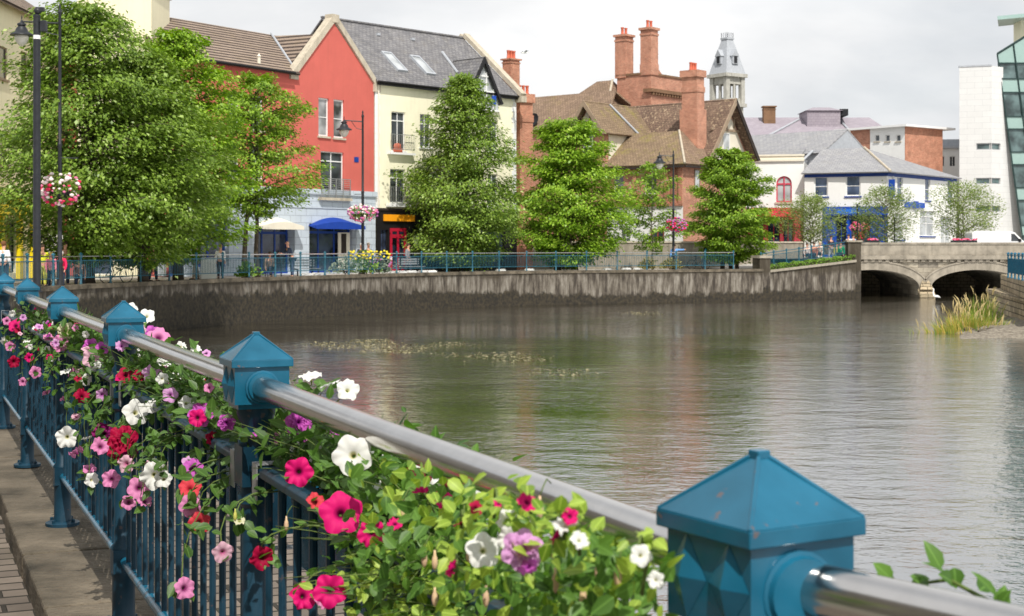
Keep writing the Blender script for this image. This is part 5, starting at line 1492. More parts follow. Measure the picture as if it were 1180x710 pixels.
# grey slate gabled building behind
FG = Frame((gx(949, 131), 131.0), (.7, .7), RZ)
GB = thing('slate_roofed_house', 'large grey slate roof with white end gable rising behind the corner shop', 'house', FG.loc(), FG.ang)
gwd = FG.s(1003); zgr = FG.z(976, 150, .0); zgl = FG.z(1003, 178)
mb = MB(); mb.box(0, gwd, 0, 14, 0, zgl); mb.poly([(0, 0, zgl), (gwd, 0, zgl), (gwd / 2, 0, zgr)]); mb.build('wall', M['lead'], GB)
mb = MB(); mb.slab([(-.25, -.02, zgl - .2), (gwd / 2, -.02, zgr + .1), (gwd / 2, 15, zgr + .1), (-.25, 15, zgl - .2)], .12); mb.slab([(gwd + .25, -.02, zgl - .2), (gwd / 2, -.02, zgr + .1), (gwd / 2, 15, zgr + .1), (gwd + .25, 15, zgl - .2)], .12); mb.build('roof', M['slate2'], GB)
mb = MB(); mb.slab([(-4.5, 2.0, zgl - 3.4), (-4.5, 15, zgl - 3.4), (.2, 15, zgl + .3), (.2, 2.0, zgl + .3)], .12); mb.build('lean_to_roof', M['slate2'], GB)
mb = MB(); mb.tube([(-.2, 1.0, zgl), (-4.5, 2.0, zgl - 3.3)], .12, 6); mb.build('flashing', M['lead'], GB)
# purple roof farther back, with its lantern and chimney
PB = thing('purple_roofed_hall', 'broad hall with purple grey slate roof and raised lantern behind the slate roofed house', 'hall', (14, 160, 0), 0)
pz = lambda py, Y=160: EYE + (HY - py) * Y / FPX
xL, xR = 0, gx(1036, 160) - 14
mb = MB(); mb.box(.3, xR - .3, .3, 13, 0, pz(158)); mb.build('wall', M['offwhite'], PB)
mb = MB(); zA, zB = pz(158), pz(135, 166)
xa_, xb_ = 5, gx(1003, 166) - 14
mb.slab([(xL, 0, zA), (xR, 0, zA), (xb_, 6.5, zB), (xa_, 6.5, zB)], .12); mb.slab([(xR, 0, zA), (xR, 13, zA), (xb_, 6.5, zB)], .12); mb.slab([(xL, 13, zA), (xR, 13, zA), (xb_, 6.5, zB), (xa_, 6.5, zB)], .12); mb.slab([(xL, 0, zA), (xL, 13, zA), (xa_, 6.5, zB)], .12)
mb.build('roof', M['purple'], PB)
lx0, lx1 = gx(929, 164) - 14, gx(967, 164) - 14
mb = MB(); mb.box(lx0, lx1, 3.4, 8, pz(150, 164), pz(128, 164)); mb.build('lantern_wall', M['purple'], PB)
mb = MB(); mb.frustum(lx0 - .2, lx1 + .3, 3.2, 8.2, pz(128, 164), lx0 + 1, lx1 - .8, 5.4, 5.8, pz(122.5, 164)); mb.build('lantern_roof', M['purple'], PB)
mb = MB(); mb.box(lx1 + .003, lx1 + .9, 3.5, 7, pz(133.5, 164), pz(126, 164)); mb.build('louvre', M['dark'], PB)
for pa, pb in (((884, 157, 0), (920, 137, 5.6)), ((985, 158, 0), (966, 133, 5.5))):
    mb = MB(); mb.tube([(gx(pa[0], 160) - 14, pa[2] - .02, zA + .08), (gx(pb[0], 166) - 14, pb[2], zA + (zB - zA) * pb[2] / 6.5 + .1)], .12, 6); mb.build('flashing', M['lead'], PB)
chimney(PB, gx(886, 165) - 14, 5, pz(150, 165), pz(122.5, 165), 1.3, 1.1, M['darkbrick'], 0)

# flat-roofed brick block
FK = Frame((gx(980, 145), 145.0), Vector((gx(1043, 140) - gx(980, 145), -5)), 0)
KB = thing('brick_block', 'flat roofed orange brick block with a white panel of three small square windows', 'building', FK.loc(), FK.ang)
Lk = FK.s(1043); zk = FK.z(1043, 146); k0, k1 = FK.s(1003), FK.s(1043)
mb = MB(); mb.box(0, k0, 0, 5, 0, zk); mb.build('wall', M['brick2'], KB)
ws = [(FK.s(c - 2.6), FK.s(c + 2.6), FK.z(c, 163), FK.z(c, 155.5)) for c in (1011, 1023, 1035.5)]
mb = MB(); wall_holes(mb, k0, k1, 0, zk, ws, -.05); mb.build('white_panel', M['white'], KB)
for h in ws: window(KB, *h, M['wframe'], M['glass'], 1, 1, y=-.05, sill=M['coping'])
X2 = Matrix.Translation((Lk, 0, 0)) @ Matrix.Rotation(PI / 2, 4, 'Z')
mb = MB(X2); mb.box(.02, 6.0, 0, Lk - k0, 0, zk - .01) if False else mb.box(.02, 6.0, 0, .3, 0, zk); mb.build('end_wall', M['brick'], KB)
mb = MB(); mb.box(-1.6, Lk + .5, -.5, 7.4, zk + .003, zk + .2); mb.build('roof_slab', M['wframe'], KB)
mb = MB(); mb.box(FK.s(1043) - .0, Lk + .02, -.06, -.0, 0, zk); 
# small white block to its right
FW = Frame((gx(1081, 152), 152.0), (.97, -.2), 0)
WB = thing('white_block', 'small flat white block with two dark windows between the brick block and the glass tower', 'building', FW.loc(), FW.ang)
Lw = FW.s(1108); zw_ = FW.z(1095, 171)
ws = [(FW.s(1083), FW.s(1088.5), FW.z(1090, 192), FW.z(1090, 180)), (FW.s(1094), FW.s(1101), FW.z(1097, 192), FW.z(1097, 180))]
mb = MB(); wall_holes(mb, 0, Lw, 0, zw_, ws); mb.build('wall', M['white'], WB); shell(WB, Lw, 7, 0, zw_, M['white'], 'side_wall')
for h in ws: window(WB, *h, M['wframe'], M['glass'], 2, 1)
mb = MB(); mb.box(-.3, Lw + .1, -.3, 7.1, zw_, zw_ + .25); mb.box(.5, Lw, 1, 6, zw_ + .25, zw_ + 1.0); mb.build('roof_slab', M['lead'], WB)

# the modern white and green glass tower
FT = Frame((gx(1105.5, 141), 141.0), Vector((gx(1143, 140) - gx(1105.5, 141), -1.0)), RZ)
TB = thing('glass_office_tower', 'modern white clad office tower with leaning green glass front', 'office building', FT.loc(), FT.ang)
Lt = FT.s(1143); zt = FT.z(1143, 76)
sl = [(FT.s(a_), Lt, FT.z(1135, b_), FT.z(1135, c_)) for a_, b_, c_ in ((1125, 172.5, 165), (1124.5, 212, 205), (1124.5, 244, 237))]
mb = MB(); wall_holes(mb, 0, Lt, 0, zt, sl, 0, .5); mb.build('wall', M['modern'], TB)
shell(TB, Lt, 10, 0, zt, M['modern'], 'side_wall')
FT2 = Frame((gx(1143, 140), 140.0), (.80, .60), RZ)
XT = Matrix.Rotation(-FT.ang, 4, 'Z') @ Matrix.Translation((FT2.O.x - FT.O.x, FT2.O.y - FT.O.y, 0)) @ Matrix.Rotation(FT2.ang, 4, 'Z')
sl2 = [(0, FT2.s(1153), h[2], h[3]) for h in sl]
mb = MB(XT); wall_holes(mb, 0, 6, 0, zt, sl2, 0, .5); mb.build('right_wall', M['modern'], TB)
for h, xf_ in [(h, None) for h in sl] + [(h, XT) for h in sl2]:
    window(TB, h[0], h[1], h[2], h[3], M['galv'], M['glassgreen'], 1, 1, inset=.12, xf=xf_, name='slot_window', fw=.08)
mb = MB(); mb.box(-.1, Lt, -.06, .4, zt, zt + .14); mb.build('coping', M['lead'], TB)
# glass front: an inclined edge, floor bands and mullions
FGl = Frame((gx(1149, 141), 141.0), (1, .02), RZ)
XGl = Matrix.Rotation(-FT.ang, 4, 'Z') @ Matrix.Translation((FGl.O.x - FT.O.x, FGl.O.y - FT.O.y, 0)) @ Matrix.Rotation(FGl.ang, 4, 'Z')
ztop = lambda x: FGl.z(1149, 62) + x * .62
xbot = FGl.s(1181); xl = lambda z: xbot * (1 - z / FGl.z(1149, 62))
rows = [0, 1.9, 2.9, 5.3, 6.5, 8.7, 9.9, 12.1, 13.3, 15.6, 16.9, 18.4, 30]
Wg = 14.0
def clip(x0, x1, z0, z1):
    return [(x0, z0), (x1, z0), (x1, z1), (x0, z1)]
for i_ in range(len(rows) - 1):
    z0, z1 = rows[i_], rows[i_ + 1]
    pts_ = [(xl(z0), z0), (Wg, z0), (Wg, min(z1, ztop(Wg))), (xl(min(z1, ztop(0))), min(z1, ztop(0)))] if z1 < ztop(0) else [(xl(z0), z0), (Wg, z0), (Wg, ztop(Wg)), (max(0, xl(ztop(0))), ztop(0))]
    mb = MB(XGl); y_ = 0 if i_ % 2 else .06
    mb.prism([(x, y_, z) for x, z in pts_], (0, .2, 0)); mb.build('spandrel_panel' if i_ % 2 else 'window_band', M['greenpanel'] if i_ % 2 or i_ == len(rows) - 2 else M['glassgreen'], TB)
mb = MB(XGl)
for z in rows[1:-1]: mb.box(xl(z), Wg, -.08, .05, z - .06, z + .06)
for k in range(0, 9):
    a_ = Vector((xbot + 1.55 * k - xbot * .0, -.07, 0)); b_ = Vector((1.55 * k + .0, -.07, ztop(1.55 * k) - .02))
    if k == 0: a_, b_ = Vector((xbot, -.05, 0)), Vector((0, -.05, ztop(0)))
    mb.tube([tuple(a_), tuple(b_)], .07, 4)
mb.tube([(0, -.05, ztop(0)), (Wg, -.05, ztop(Wg))], .1, 4)
mb.build('mullion', M['mullion'], TB)
mb = MB(XGl); mb.prism([(xbot, .25, 0), (Wg, .25, 0), (Wg, .25, ztop(Wg) - .3), (.1, .25, ztop(0) - .1)], (4.5, 9, 0)); mb.build('core', M['modern'], TB)
zc = FGl.z(1150, 14)
mb = MB(XGl); mb.box(FGl.s(1168, 4), 12, 2, 4, ztop(1) - 1, zc - .1); mb.build('stair_head', M['cream'], TB)
mb = MB(XGl); mb.box(FGl.s(1173, 4), 12, 1.9, 1.99, FGl.z(1172, 32, 2), zc - .2); mb.build('stair_glazing', M['glassgreen'], TB)
mb = MB(XGl); mb.slab([(FGl.s(1150), .2, zc - .35), (13, .2, zc + .9), (13, 4.5, zc + .9), (FGl.s(1150) + 1.6, 4.5, zc - .35)], .35); mb.build('canopy_roof', M['greenpanel'], TB)

TRr = thing('unseen_terrace', 'unseen grey rendered terrace with slate roof, added for the steel handrail to reflect', 'terrace', rail(0.01, -7.6, PAVE_Z), ang)  # terrace added out of view to give the handrail a dark reflection
hs_ = [(x, x + 1.1, z, z + 1.7) for x in (-14, -10.5, -7, -3.5, 0, 3.5, 7, 10.5, 14, 17.5, 21) for z in (.9, 4.2)]
mb = MB(); wall_holes(mb, -18, 26, 0, 7.4, hs_); mb.build('wall', M['concrete'], TRr)
mb = MB(); mb.slab([(-18.3, -.4, 7.3), (26.3, -.4, 7.3), (26.3, 4.5, 10.6), (-18.3, 4.5, 10.6)], .15); mb.slab([(-18.3, 9.4, 7.3), (26.3, 9.4, 7.3), (26.3, 4.5, 10.6), (-18.3, 4.5, 10.6)], .15); mb.build('roof', M['slate'], TRr)
mb = MB(); mb.box(-18, 26, 8.8, 9.0, 0, 7.4); mb.poly([(-18, 0, 0), (-18, 9, 0), (-18, 9, 7.4), (-18, 4.5, 10.5), (-18, 0, 7.4)]); mb.poly([(26, 0, 0), (26, 9, 0), (26, 9, 7.4), (26, 4.5, 10.5), (26, 0, 7.4)]); mb.build('end_wall', M['concrete'], TRr)
for h in hs_: window(TRr, *h, M['wframe'], M['glass'], 1, 2, sill=M['coping'])

# ------------------------------------------------------------------ bridge, ramp, banks
BY = 103.0
bzz = lambda py: EYE + (HY - py) * BY / FPX
BR = thing('stone_bridge', 'old grey stone arched road bridge with plain parapet over the river', 'bridge', (0, BY, 0))
xa, xb = gx(985, BY), 47.0
arches = [gx(1005, BY) + k * (gx(1127, BY) - gx(1005, BY)) for k in range(-1, 4)]
arches = [a for a in arches if a > xa - 3 and a < xb - 3]
hwid, crown, spring = gx(1073, BY) - gx(1127, BY), bzz(311), bzz(331)
hwid = abs(hwid)
def arch_z(x):
    for c in arches:
        if abs(x - c) < hwid:
            u = (x - c) / hwid
            return spring + (crown - spring) * math.sqrt(max(0, 1 - abs(u) ** 2.0))
    return -3.0
xs = sorted(set([xa, xb] + [c + hwid * math.sin(PI / 2 * k / 12) for c in arches for k in range(-12, 13) if xa < c + hwid * math.sin(PI / 2 * k / 12) < xb] + [c + s_ * (hwid + .002) for c in arches for s_ in (-1, 1) if xa < c + s_ * hwid < xb]))
zd = bzz(299)
mb = MB(); BD = 11.0
for p, q in zip(xs, xs[1:]):
    za, zb_ = arch_z(p), arch_z(q)
    mb.poly([(p, 0, za), (q, 0, zb_), (q, 0, zd), (p, 0, zd)])
    mb.poly([(p, BD, za), (q, BD, zb_), (q, BD, zd), (p, BD, zd)])
    mb.poly([(p, 0, za), (q, 0, zb_), (q, BD, zb_), (p, BD, za)])
mb.build('spandrel_wall', M['bridge'], BR)
mb = MB(); mb.box(xa, xb, -.28, .12, zd, bzz(294.5)); mb.build('string_course', M['parapet'], BR)
mb = MB(); k = 0
x = xa + .1
while x < xb:
    mb.box(x, x + .26, -.2, -.003, zd - .16, zd - .003); x += .5
mb.build('dentil_course', M['parapet'], BR)
mb = MB(); mb.box(xa, xb, -.12, .25, bzz(294.5) + .003, bzz(282)); mb.box(xa, xb, BD - .25, BD + .1, bzz(294.5) + .003, bzz(282)); mb.build('parapet', M['parapet'], BR)
mb = MB(); x = xa
while x < xb - .1:
    x2 = min(x + random.uniform(1.2, 1.7), xb); mb.box(x + .005, x2 - .005, -.18, .31, bzz(282) + .002, bzz(279.5)); x = x2
mb.build('parapet_coping', M['parapet'], BR, bevel=.02)
# arch rings, proud of the face
for c in arches:
    mb = MB(); n_ = 24
    for k in range(n_):
        t0, t1 = PI * k / n_, PI * (k + 1) / n_
        q = lambda t, e, y: (c - (hwid + e) * math.cos(t), y, spring + (crown - spring + e) * math.sin(t))
        if q(t0, 0, 0)[0] < xa: continue
        mb.add([q(t0, 0, -.08), q(t1, 0, -.08), q(t1, .55, -.08), q(t0, .55, -.08), q(t0, 0, .05), q(t1, 0, .05), q(t1, .55, .0), q(t0, .55, .0)], [(0, 1, 2, 3), (0, 4, 5, 1), (3, 2, 6, 7)])
        mb.add([q(t0, .55, -.14), q(t1, .55, -.14), q(t1, .66, -.14), q(t0, .66, -.14), q(t0, .55, .0), q(t1, .55, .0), q(t1, .66, .0), q(t0, .66, .0)], [(0, 1, 2, 3), (0, 4, 5, 1), (3, 2, 6, 7)])
    mb.build('arch_ring', M['parapet'], BR)
for i_, c in enumerate(arches[:-1]):
    m_ = (c + arches[i_ + 1]) / 2; pw = (arches[i_ + 1] - c) / 2 - hwid
    if m_ < xa: continue
    mb = MB(); mb.box(m_ - pw - .0, m_ + pw + .0, -.5, BD, -3, spring - .5)
    mb.box(m_ - pw - .25, m_ + pw + .25, -.75, BD, -3, spring - 1.0)
    mb.prism([(m_ - pw - .12, -.62, spring - .5), (m_ + pw + .12, -.62, spring - .5), (m_ + pw + .12, -.1, spring - .1), (m_ - pw - .12, -.1, spring - .1)], (0, 0, -.32))
    mb.prism([(m_ - pw - .05, -.5, spring - .15), (m_ + pw + .05, -.5, spring - .15), (m_ + .2, -.02, spring + .55), (m_ - .2, -.02, spring + .55)], (0, .3, 0))
    mb.build('pier', M['stonewall'], BR)
# darkness under the bridge: the far bank closes the vaults
mb = MB(); mb.box(xa - 6, 48, 15.5, 16.0, -3, .3); mb.build('rear_abutment', M['stonewall'], BR)
kind(mesh_obj('road', [(18.5, 103.4, RZ - .02), (60, 103.4, RZ - .02), (60, 114, RZ - .02), (18.5, 114, RZ - .02)], [(0, 1, 2, 3)], M['asphalt']), 'structure')
kind(mesh_obj('street_pavement', [(14, 114, RZ), (60, 114, RZ), (60, 172, RZ), (14, 172, RZ)], [(0, 1, 2, 3)], M['pave']), 'structure')
# ramp wall from the corner pillar up to the bridge
pA, pB = Vector((gx(886, 97.8), 97.8)), Vector((gx(986, 102.6), 102.6))
zA, zB = EYE + (HY - 314) * 97.8 / FPX, EYE + (HY - 302) * 102.6 / FPX
rw = thing('ramp_wall', 'pale streaked concrete wall sloping up from the corner pillar to the bridge', 'river wall', (0, 0, 0))
nn = Vector((pB.y - pA.y, -(pB.x - pA.x))).normalized()
mb = MB(); mb.prism([(pA.x, pA.y, -3), (pB.x, pB.y, -3), (pB.x, pB.y, zB), (pA.x, pA.y, zA)], tuple((-nn * .4).to_3d())); mb.build('wall_face', M['quaywall'], rw)
mb = MB(); s_ = (nn * .1).to_3d(); mb.prism([(pA.x + s_.x, pA.y + s_.y, zA), (pB.x + s_.x, pB.y + s_.y, zB), (pB.x + s_.x, pB.y + s_.y, zB + .16), (pA.x + s_.x, pA.y + s_.y, zA + .16)], tuple((-nn * .6).to_3d())); mb.build('coping', M['concrete'], rw)
pl = thing('wall_pillar', 'square dark grey stone pillar where the promenade wall meets the ramp', 'pillar', (gx(878, 97.4), 97.6, 0), .45)
mb = MB(); mb.box(-.42, .42, -.42, .42, -3, EYE + (HY - 297.5) * 97.4 / FPX); mb.build('shaft', M['quaywall'], pl)
mb = MB(); mb.box(-.5, .5, -.5, .5, EYE + (HY - 297.5) * 97.4 / FPX, EYE + (HY - 294.5) * 97.4 / FPX); mb.build('capstone', M['concrete'], pl)
mesh_obj('ramp', [(pA.x, pA.y + .3, -.1), (pB.x, pB.y + .3, RZ - .03), (pB.x - 4, 115, RZ - .03), (pA.x - 4, 110, -.1)], [(0, 1, 2, 3)], M['pave'])['kind'] = 'structure'
# ramp railing
rr = thing('ramp_railing', 'teal railing climbing the ramp above the clipped green strip to the bridge', 'railing')
n_ = 7
ps = [pA + (pB - pA) * (k / n_) + -nn * .75 for k in range(n_ + 1)]
simple_railing(rr, ps, [-.1 + (RZ + .2) * k / n_ for k in range(n_ + 1)], M['far_teal'], M['far_teal'], 0)
pp = thing('bridge_pier_post', 'dark square stone post where the ramp railing meets the bridge parapet', 'pillar', (gx(984, 102.9), 103.2, 0))
mb = MB(); mb.box(-.45, .45, -.5, .4, -3, bzz(279)); mb.build('shaft', M['quaywall'], pp)
mb = MB(); mb.box(-.55, .55, -.6, .5, bzz(279), bzz(277)); mb.build('capstone', M['concrete'], pp)

# garden wall behind the promenade in front of the villa
gwl = thing('garden_wall', 'long grey rendered garden wall in front of the brick villa', 'garden wall', (0, 0, 0))
GA, GB_ = Vector((gx(600, 101), 101.0)), Vector((gx(925, 110), 110.0))
zg_ = EYE + (HY - 280) * 106 / FPX
mb = MB(); dd = (GB_ - GA); nn2 = Vector((-dd.y, dd.x)).normalized() * .3
mb.prism([(GA.x, GA.y, PAVE_Z), (GB_.x, GB_.y, PAVE_Z), (GB_.x, GB_.y, zg_), (GA.x, GA.y, zg_)], (nn2.x, nn2.y, 0)); mb.build('wall_face', M['concrete'], gwl)
mb = MB(); mb.prism([(GA.x - nn2.x * .2, GA.y - nn2.y * .2, zg_), (GB_.x - nn2.x * .2, GB_.y - nn2.y * .2, zg_), (GB_.x - nn2.x * .2, GB_.y - nn2.y * .2, zg_ + .12), (GA.x - nn2.x * .2, GA.y - nn2.y * .2, zg_ + .12)], (nn2.x * 1.4, nn2.y * 1.4, 0)); mb.build('coping', M['coping'], gwl)

# right bank: stepped stone wall, shingle, blue railing
bw = thing('right_bank_wall', 'mossy stepped rubble stone wall at the right end of the bridge', 'river wall', (0, 0, 0))
def by(px, Y): return gx(px, Y)
tA, tB = Vector((gx(1138, 78), 78.0)), Vector((gx(1186, 62), 62.0))
uA, uB = Vector((gx(1153, 78), 78.0)), Vector((gx(1192, 58), 58.0))
def tier(a, b_, z0, z1, back=6.0):
    m_ = MB(); m_.prism([(a.x, a.y, z0), (b_.x, b_.y, z0), (b_.x + back, b_.y, z0), (a.x + back, a.y + 5, z0)], (0, 0, z1 - z0)); return m_
tier(tA, tB, -3, -.78).build('lower_tier', M['stonewall'], bw); tier(uA, uB, -.777, -.02).build('upper_tier', M['stonewall'], bw)
tier(tA - Vector((.1, 0)), tB - Vector((.1, 0)), -.90, -.772, 6.0).build('ledge_stone', M['stonewall'], bw)
rb = thing('bank_railing', 'short bright blue railing end on the mossy stone wall by the bridge', 'railing')
p0, p1 = Vector((gx(1170, 69), 70.0)), Vector((gx(1202, 58.5), 59.5))
simple_railing(rb, resample([p0, p1], 1.6), [-.02] * 12, M['teal'], M['teal'], 100, .03)
mb = MB()
gn = 60; gm_ = 44; vs, fs = [], []
for i in range(gn):
    for j in range(gm_):
        y = 52 + 34 * (j / (gm_ - 1)) ** 1.3; x = 14.5 + 30 * (i / (gn - 1)) ** 1.8
        xl_ = 17.6 + max(0, y - 60) * .55 + .5 * math.sin(y * 1.3) + .25 * math.sin(y * 3.1)
        dn = min(x - xl_, (y - 56.6 - .4 * math.sin(x * 1.4)) * 1.0)
        e_ = max(-.6, min(1.0, dn / 1.6))
        vs.append((x, y, WATER_Z + .30 * e_ - .02 + (random.uniform(-.03, .035)) + max(0, min(1, (x - xl_) / 9)) * .25))
for i in range(gn - 1):
    for j in range(gm_ - 1): fs.append((i * gm_ + j, i * gm_ + j + 1, (i + 1) * gm_ + j + 1, (i + 1) * gm_ + j))
sb = mesh_obj('shingle_bank', vs, fs, M['shingle'], smooth=True); kind(sb, 'structure')

rk = random.Random(9)
SW = ['pale flat stone at the water edge of the shingle', 'grey stone on the shingle beside the golden grass', 'low brown stone at the tip of the shingle', 'rounded pale stone below the stone wall', 'dark wet stone at the edge of the shingle', 'small pale stone right of the short green tuft']
for k_, (px, Y) in enumerate(((1160, 58.5), (1142, 59.5), (1116, 60.0), (1172, 63), (1132, 58.2), (1165, 60.5))):
    b_ = bmesh.new(); bmesh.ops.create_icosphere(b_, subdivisions=2, radius=1)
    for v in b_.verts: v.co *= 1 + rk.uniform(-.16, .16)
    sx_ = rk.uniform(.18, .34)
    for v in b_.verts: v.co = Vector((v.co.x * sx_, v.co.y * sx_ * .8, v.co.z * sx_ * .45))
    me = bpy.data.meshes.new('river_stone'); b_.to_mesh(me); b_.free(); me.materials.append(M['coping'] if k_ in (0, 3, 5) else M['kerb']); auto_uv(me)
    o = bpy.data.objects.new('river_stone', me); C.objects.link(o); o.location = (gx(px, Y), Y, WATER_Z + .16); o.rotation_euler.z = rk.uniform(0, 3)
    tag(o, SW[k_], 'stone', 'stones on the shingle')
# ------------------------------------------------------------------ vegetation
def leaf_cloud(name, cen, nrm, size, m, parent, wid=.62, fold=.15, longv=None):
    """many small folded leaves: arrays of centres, normals and sizes"""
    n = len(cen)
    nrm = nrm / np.linalg.norm(nrm, axis=1, keepdims=True)
    rnd = rng.normal(size=(n, 3)) if longv is None else longv + rng.normal(size=(n, 3)) * .25
    t = np.cross(nrm, rnd); t /= np.linalg.norm(t, axis=1, keepdims=True)
    if longv is not None: t = np.cross(nrm, np.cross(rnd, nrm)); t /= np.linalg.norm(t, axis=1, keepdims=True) + 1e-9
    b = np.cross(nrm, t)
    s = size[:, None]
    v = np.empty((n, 4, 3))
    v[:, 0] = cen - t * s * .5; v[:, 1] = cen + b * s * wid * .5 + nrm * s * fold
    v[:, 2] = cen + t * s * .5; v[:, 3] = cen - b * s * wid * .5 + nrm * s * fold
    me = bpy.data.meshes.new(name)
    me.vertices.add(n * 4); me.vertices.foreach_set('co', v.astype(np.float32).ravel())
    me.loops.add(n * 4); me.loops.foreach_set('vertex_index', np.arange(n * 4, dtype=np.int32))
    me.polygons.add(n); me.polygons.foreach_set('loop_start', np.arange(0, n * 4, 4, dtype=np.int32))
    me.update(calc_edges=True)
    me.materials.append(m)
    o = bpy.data.objects.new(name, me); C.objects.link(o)
    if parent is not None: o.parent = parent
    return o
TL = {
    'deep': leafmat('lime_tree_leaf', (.095, .17, .022, 1), (.25, .37, .055, 1), (.5, .6, .24, 1), .22, .4),
    'yellow': leafmat('maple_leaf', (.13, .25, .020, 1), (.30, .46, .040, 1), (.48, .60, .11, 1), .24, .45),
    'fresh': leafmat('fresh_leaf', (.11, .21, .02, 1), (.28, .43, .042, 1), (.48, .58, .13, 1), .23, .45),
    'birch': leafmat('birch_leaf', (.14, .21, .045, 1), (.30, .38, .11, 1), (.45, .48, .20, 1), .3, .5),
    'hedge': leafmat('hedge_leaf', (.09, .19, .02, 1), (.22, .36, .05, 1), None, .3, .5),
    'heather': leafmat('dry_tuft', (.16, .15, .04, 1), (.36, .33, .12, 1), (.4, .22, .2, 1), .3, .7),
    'silver': leafmat('silver_tuft', (.16, .22, .15, 1), (.36, .42, .33, 1), None, .3, .7),
}
PROF = {
    'cone': lambda h: (min(1, h / .16) ** .6) * (1 - max(0, h - .16) / .84) ** .60 + .02,
    'round': lambda h: math.sqrt(max(0.0, 1 - ((h - .45) / .56) ** 2)),
    'dome': lambda h: min(1, h / .22) ** .5 * math.sqrt(max(0.0, 1 - max(0, (h - .25) / .76) ** 2)),
}
def tree(label, x, y, R, zb, zt, prof, nspray, lpS, leaf, tone, seed, trunks=((0, 0, .22),), bark='bark', group=None, gz=PAVE_Z, flat=.16, name='street_tree', airy=False, dr_=.17, sx=1.0, upward=.0):
    """crown of drooping leaf sprays carried on limbs; R: crown radius, zb/zt: foot and top of the crown"""
    r_ = random.Random(seed)
    t = thing(name, label, 'tree', (x, y, gz), 0, group)
    zb -= gz; zt -= gz; H = zt - zb
    mb = MB()
    for tx, ty, tr in trunks:
        top = Vector((tx * .3, ty * .3, zb + H * .86)); bs = Vector((tx, ty, -.02))
        pth = [bs + (top - bs) * k / 7 + Vector((r_.gauss(0, .05), r_.gauss(0, .05), 0)) * (k > 0) for k in range(8)]
        mb.tube(pth, [tr * 1.25] + [tr * (1 - .125 * k) for k in range(1, 8)], 9)
    cen, nrm, lv = [], [], []
    pf = PROF[prof]
    for s_ in range(nspray):
        h = (s_ + r_.random()) / nspray
        h = h ** .92
        a = s_ * 2.39996 + r_.uniform(-.5, .5)
        reach = R * pf(h) * (r_.uniform(.66, 1.16) if r_.random() < .74 else r_.uniform(.3, .7))
        reach = max(reach * 1.22, .25)
        z1 = zb + H * h
        droop = dr_ * reach * (1 - h * .7) - upward * reach
        st = Vector((0, 0, min(z1 + droop * .4 - reach * .35 * (1 - upward), zt - .5)))
        if st.z < zb * .55: st.z = zb * .55 + r_.random() * .4
        en = Vector((reach * math.cos(a) * sx, reach * math.sin(a), z1 - droop * .4))
        md = (st + en) / 2 + Vector((0, 0, .18 * reach + droop * .4))
        path = bez(st, md, en, 5)
        if s_ % 2 == 0 and reach > .5:
            br = .05 * R / 4 + .02
            mb.tube(path, [br, br * .8, br * .6, br * .45, br * .3, br * .15], 5, cap=False)
        d = (en - md).normalized(); side = d.cross(Vector((0, 0, 1))).normalized(); upv = side.cross(d).normalized()
        n = int(lpS * 1.35 * (.45 + .65 * reach / R) * r_.uniform(.8, 1.2))
        tt = np.clip(rng.beta(2.4, 1.25, n), 0, 1.02)
        P = np.array([tuple(p) for p in path]); idx = np.clip(tt * 5, 0, 4.999); i0 = idx.astype(int); fr = (idx - i0)[:, None]
        c = P[i0] * (1 - fr) + P[i0 + 1] * fr
        wd = (.12 + .40 * np.sin(np.clip(tt, 0, 1) * PI * .86)) * R * .72 * (.55 + .45 * reach / R)
        off = rng.normal(size=n) * .5; off2 = rng.normal(size=n)
        c = c + np.array(side)[None] * (off * wd)[:, None] + np.array(upv)[None] * (off2 * wd * flat - np.abs(off) * wd * .28)[:, None]
        # clump the leaves along twigs
        q = max(2, n // 14); cl = rng.integers(0, q, n); ccen = rng.normal(size=(q, 3)) * (.12 * R * .5)
        c = c + ccen[cl] * np.array([1, 1, .28])
        cen.append(c)
        nn_ = np.array(upv)[None] * 1.0 + rng.normal(size=(n, 3)) * .40 + np.array([math.cos(a), math.sin(a), .1])[None] * .30
        nrm.append(nn_); lv.append(np.repeat(np.array(d)[None] - np.array([[0, 0, .35]]), n, 0))
    mb.build('trunk', M[bark], t, smooth=True, uv=False)
    cen, nrm, lv = np.concatenate(cen), np.concatenate(nrm), np.concatenate(lv)
    leaf_cloud('crown', cen, nrm, leaf * rng.uniform(.65, 1.25, len(cen)), TL[tone], t, longv=lv)
    return t
def crown_z(py, Y): return EYE + (HY - py) * Y / FPX
GT = 'trees along the promenade'
def ptree(px, Y, hw, ytop, ybot, **k):
    lab = k.pop('label')
    return tree(lab, gx(px, Y), Y, hw / FPX * Y, crown_z(ybot, Y), crown_z(ytop, Y), group=k.pop('group', GT), **k)
ptree(98, 60, 114, 4, 300, label='large dark green lime tree behind the tall lamp post, tallest of the promenade trees', prof='dome', nspray=120, lpS=340, leaf=.19, tone='deep', seed=1, trunks=((.1, 0, .26),))
ptree(205, 67, 78, 34, 300, label='yellow green tree between the dark lime tree and the red house', prof='dome', nspray=95, lpS=300, leaf=.19, tone='yellow', seed=2, flat=.15, dr_=.14, trunks=((0, 0, .22),))
ptree(165, 61.5, 85, 60, 306, label='dark green tree hanging low over the railing between the lamp posts', prof='dome', nspray=85, lpS=300, leaf=.19, tone='deep', seed=12, trunks=((0, 0, .2),))
ptree(294, 74, 68, 84, 246, label='smaller tree with twin trunks in front of the white canopy', prof='dome', nspray=65, lpS=250, leaf=.18, tone='fresh', seed=3, flat=.15, dr_=.14, trunks=((-.55, 0, .14), (.1, .2, .13)))
ptree(534, 90.5, 74, 86, 306, label='tall conical green tree in front of the cream house', prof='cone', nspray=130, lpS=270, leaf=.20, tone='deep', seed=4, trunks=((-.5, 0, .22),))
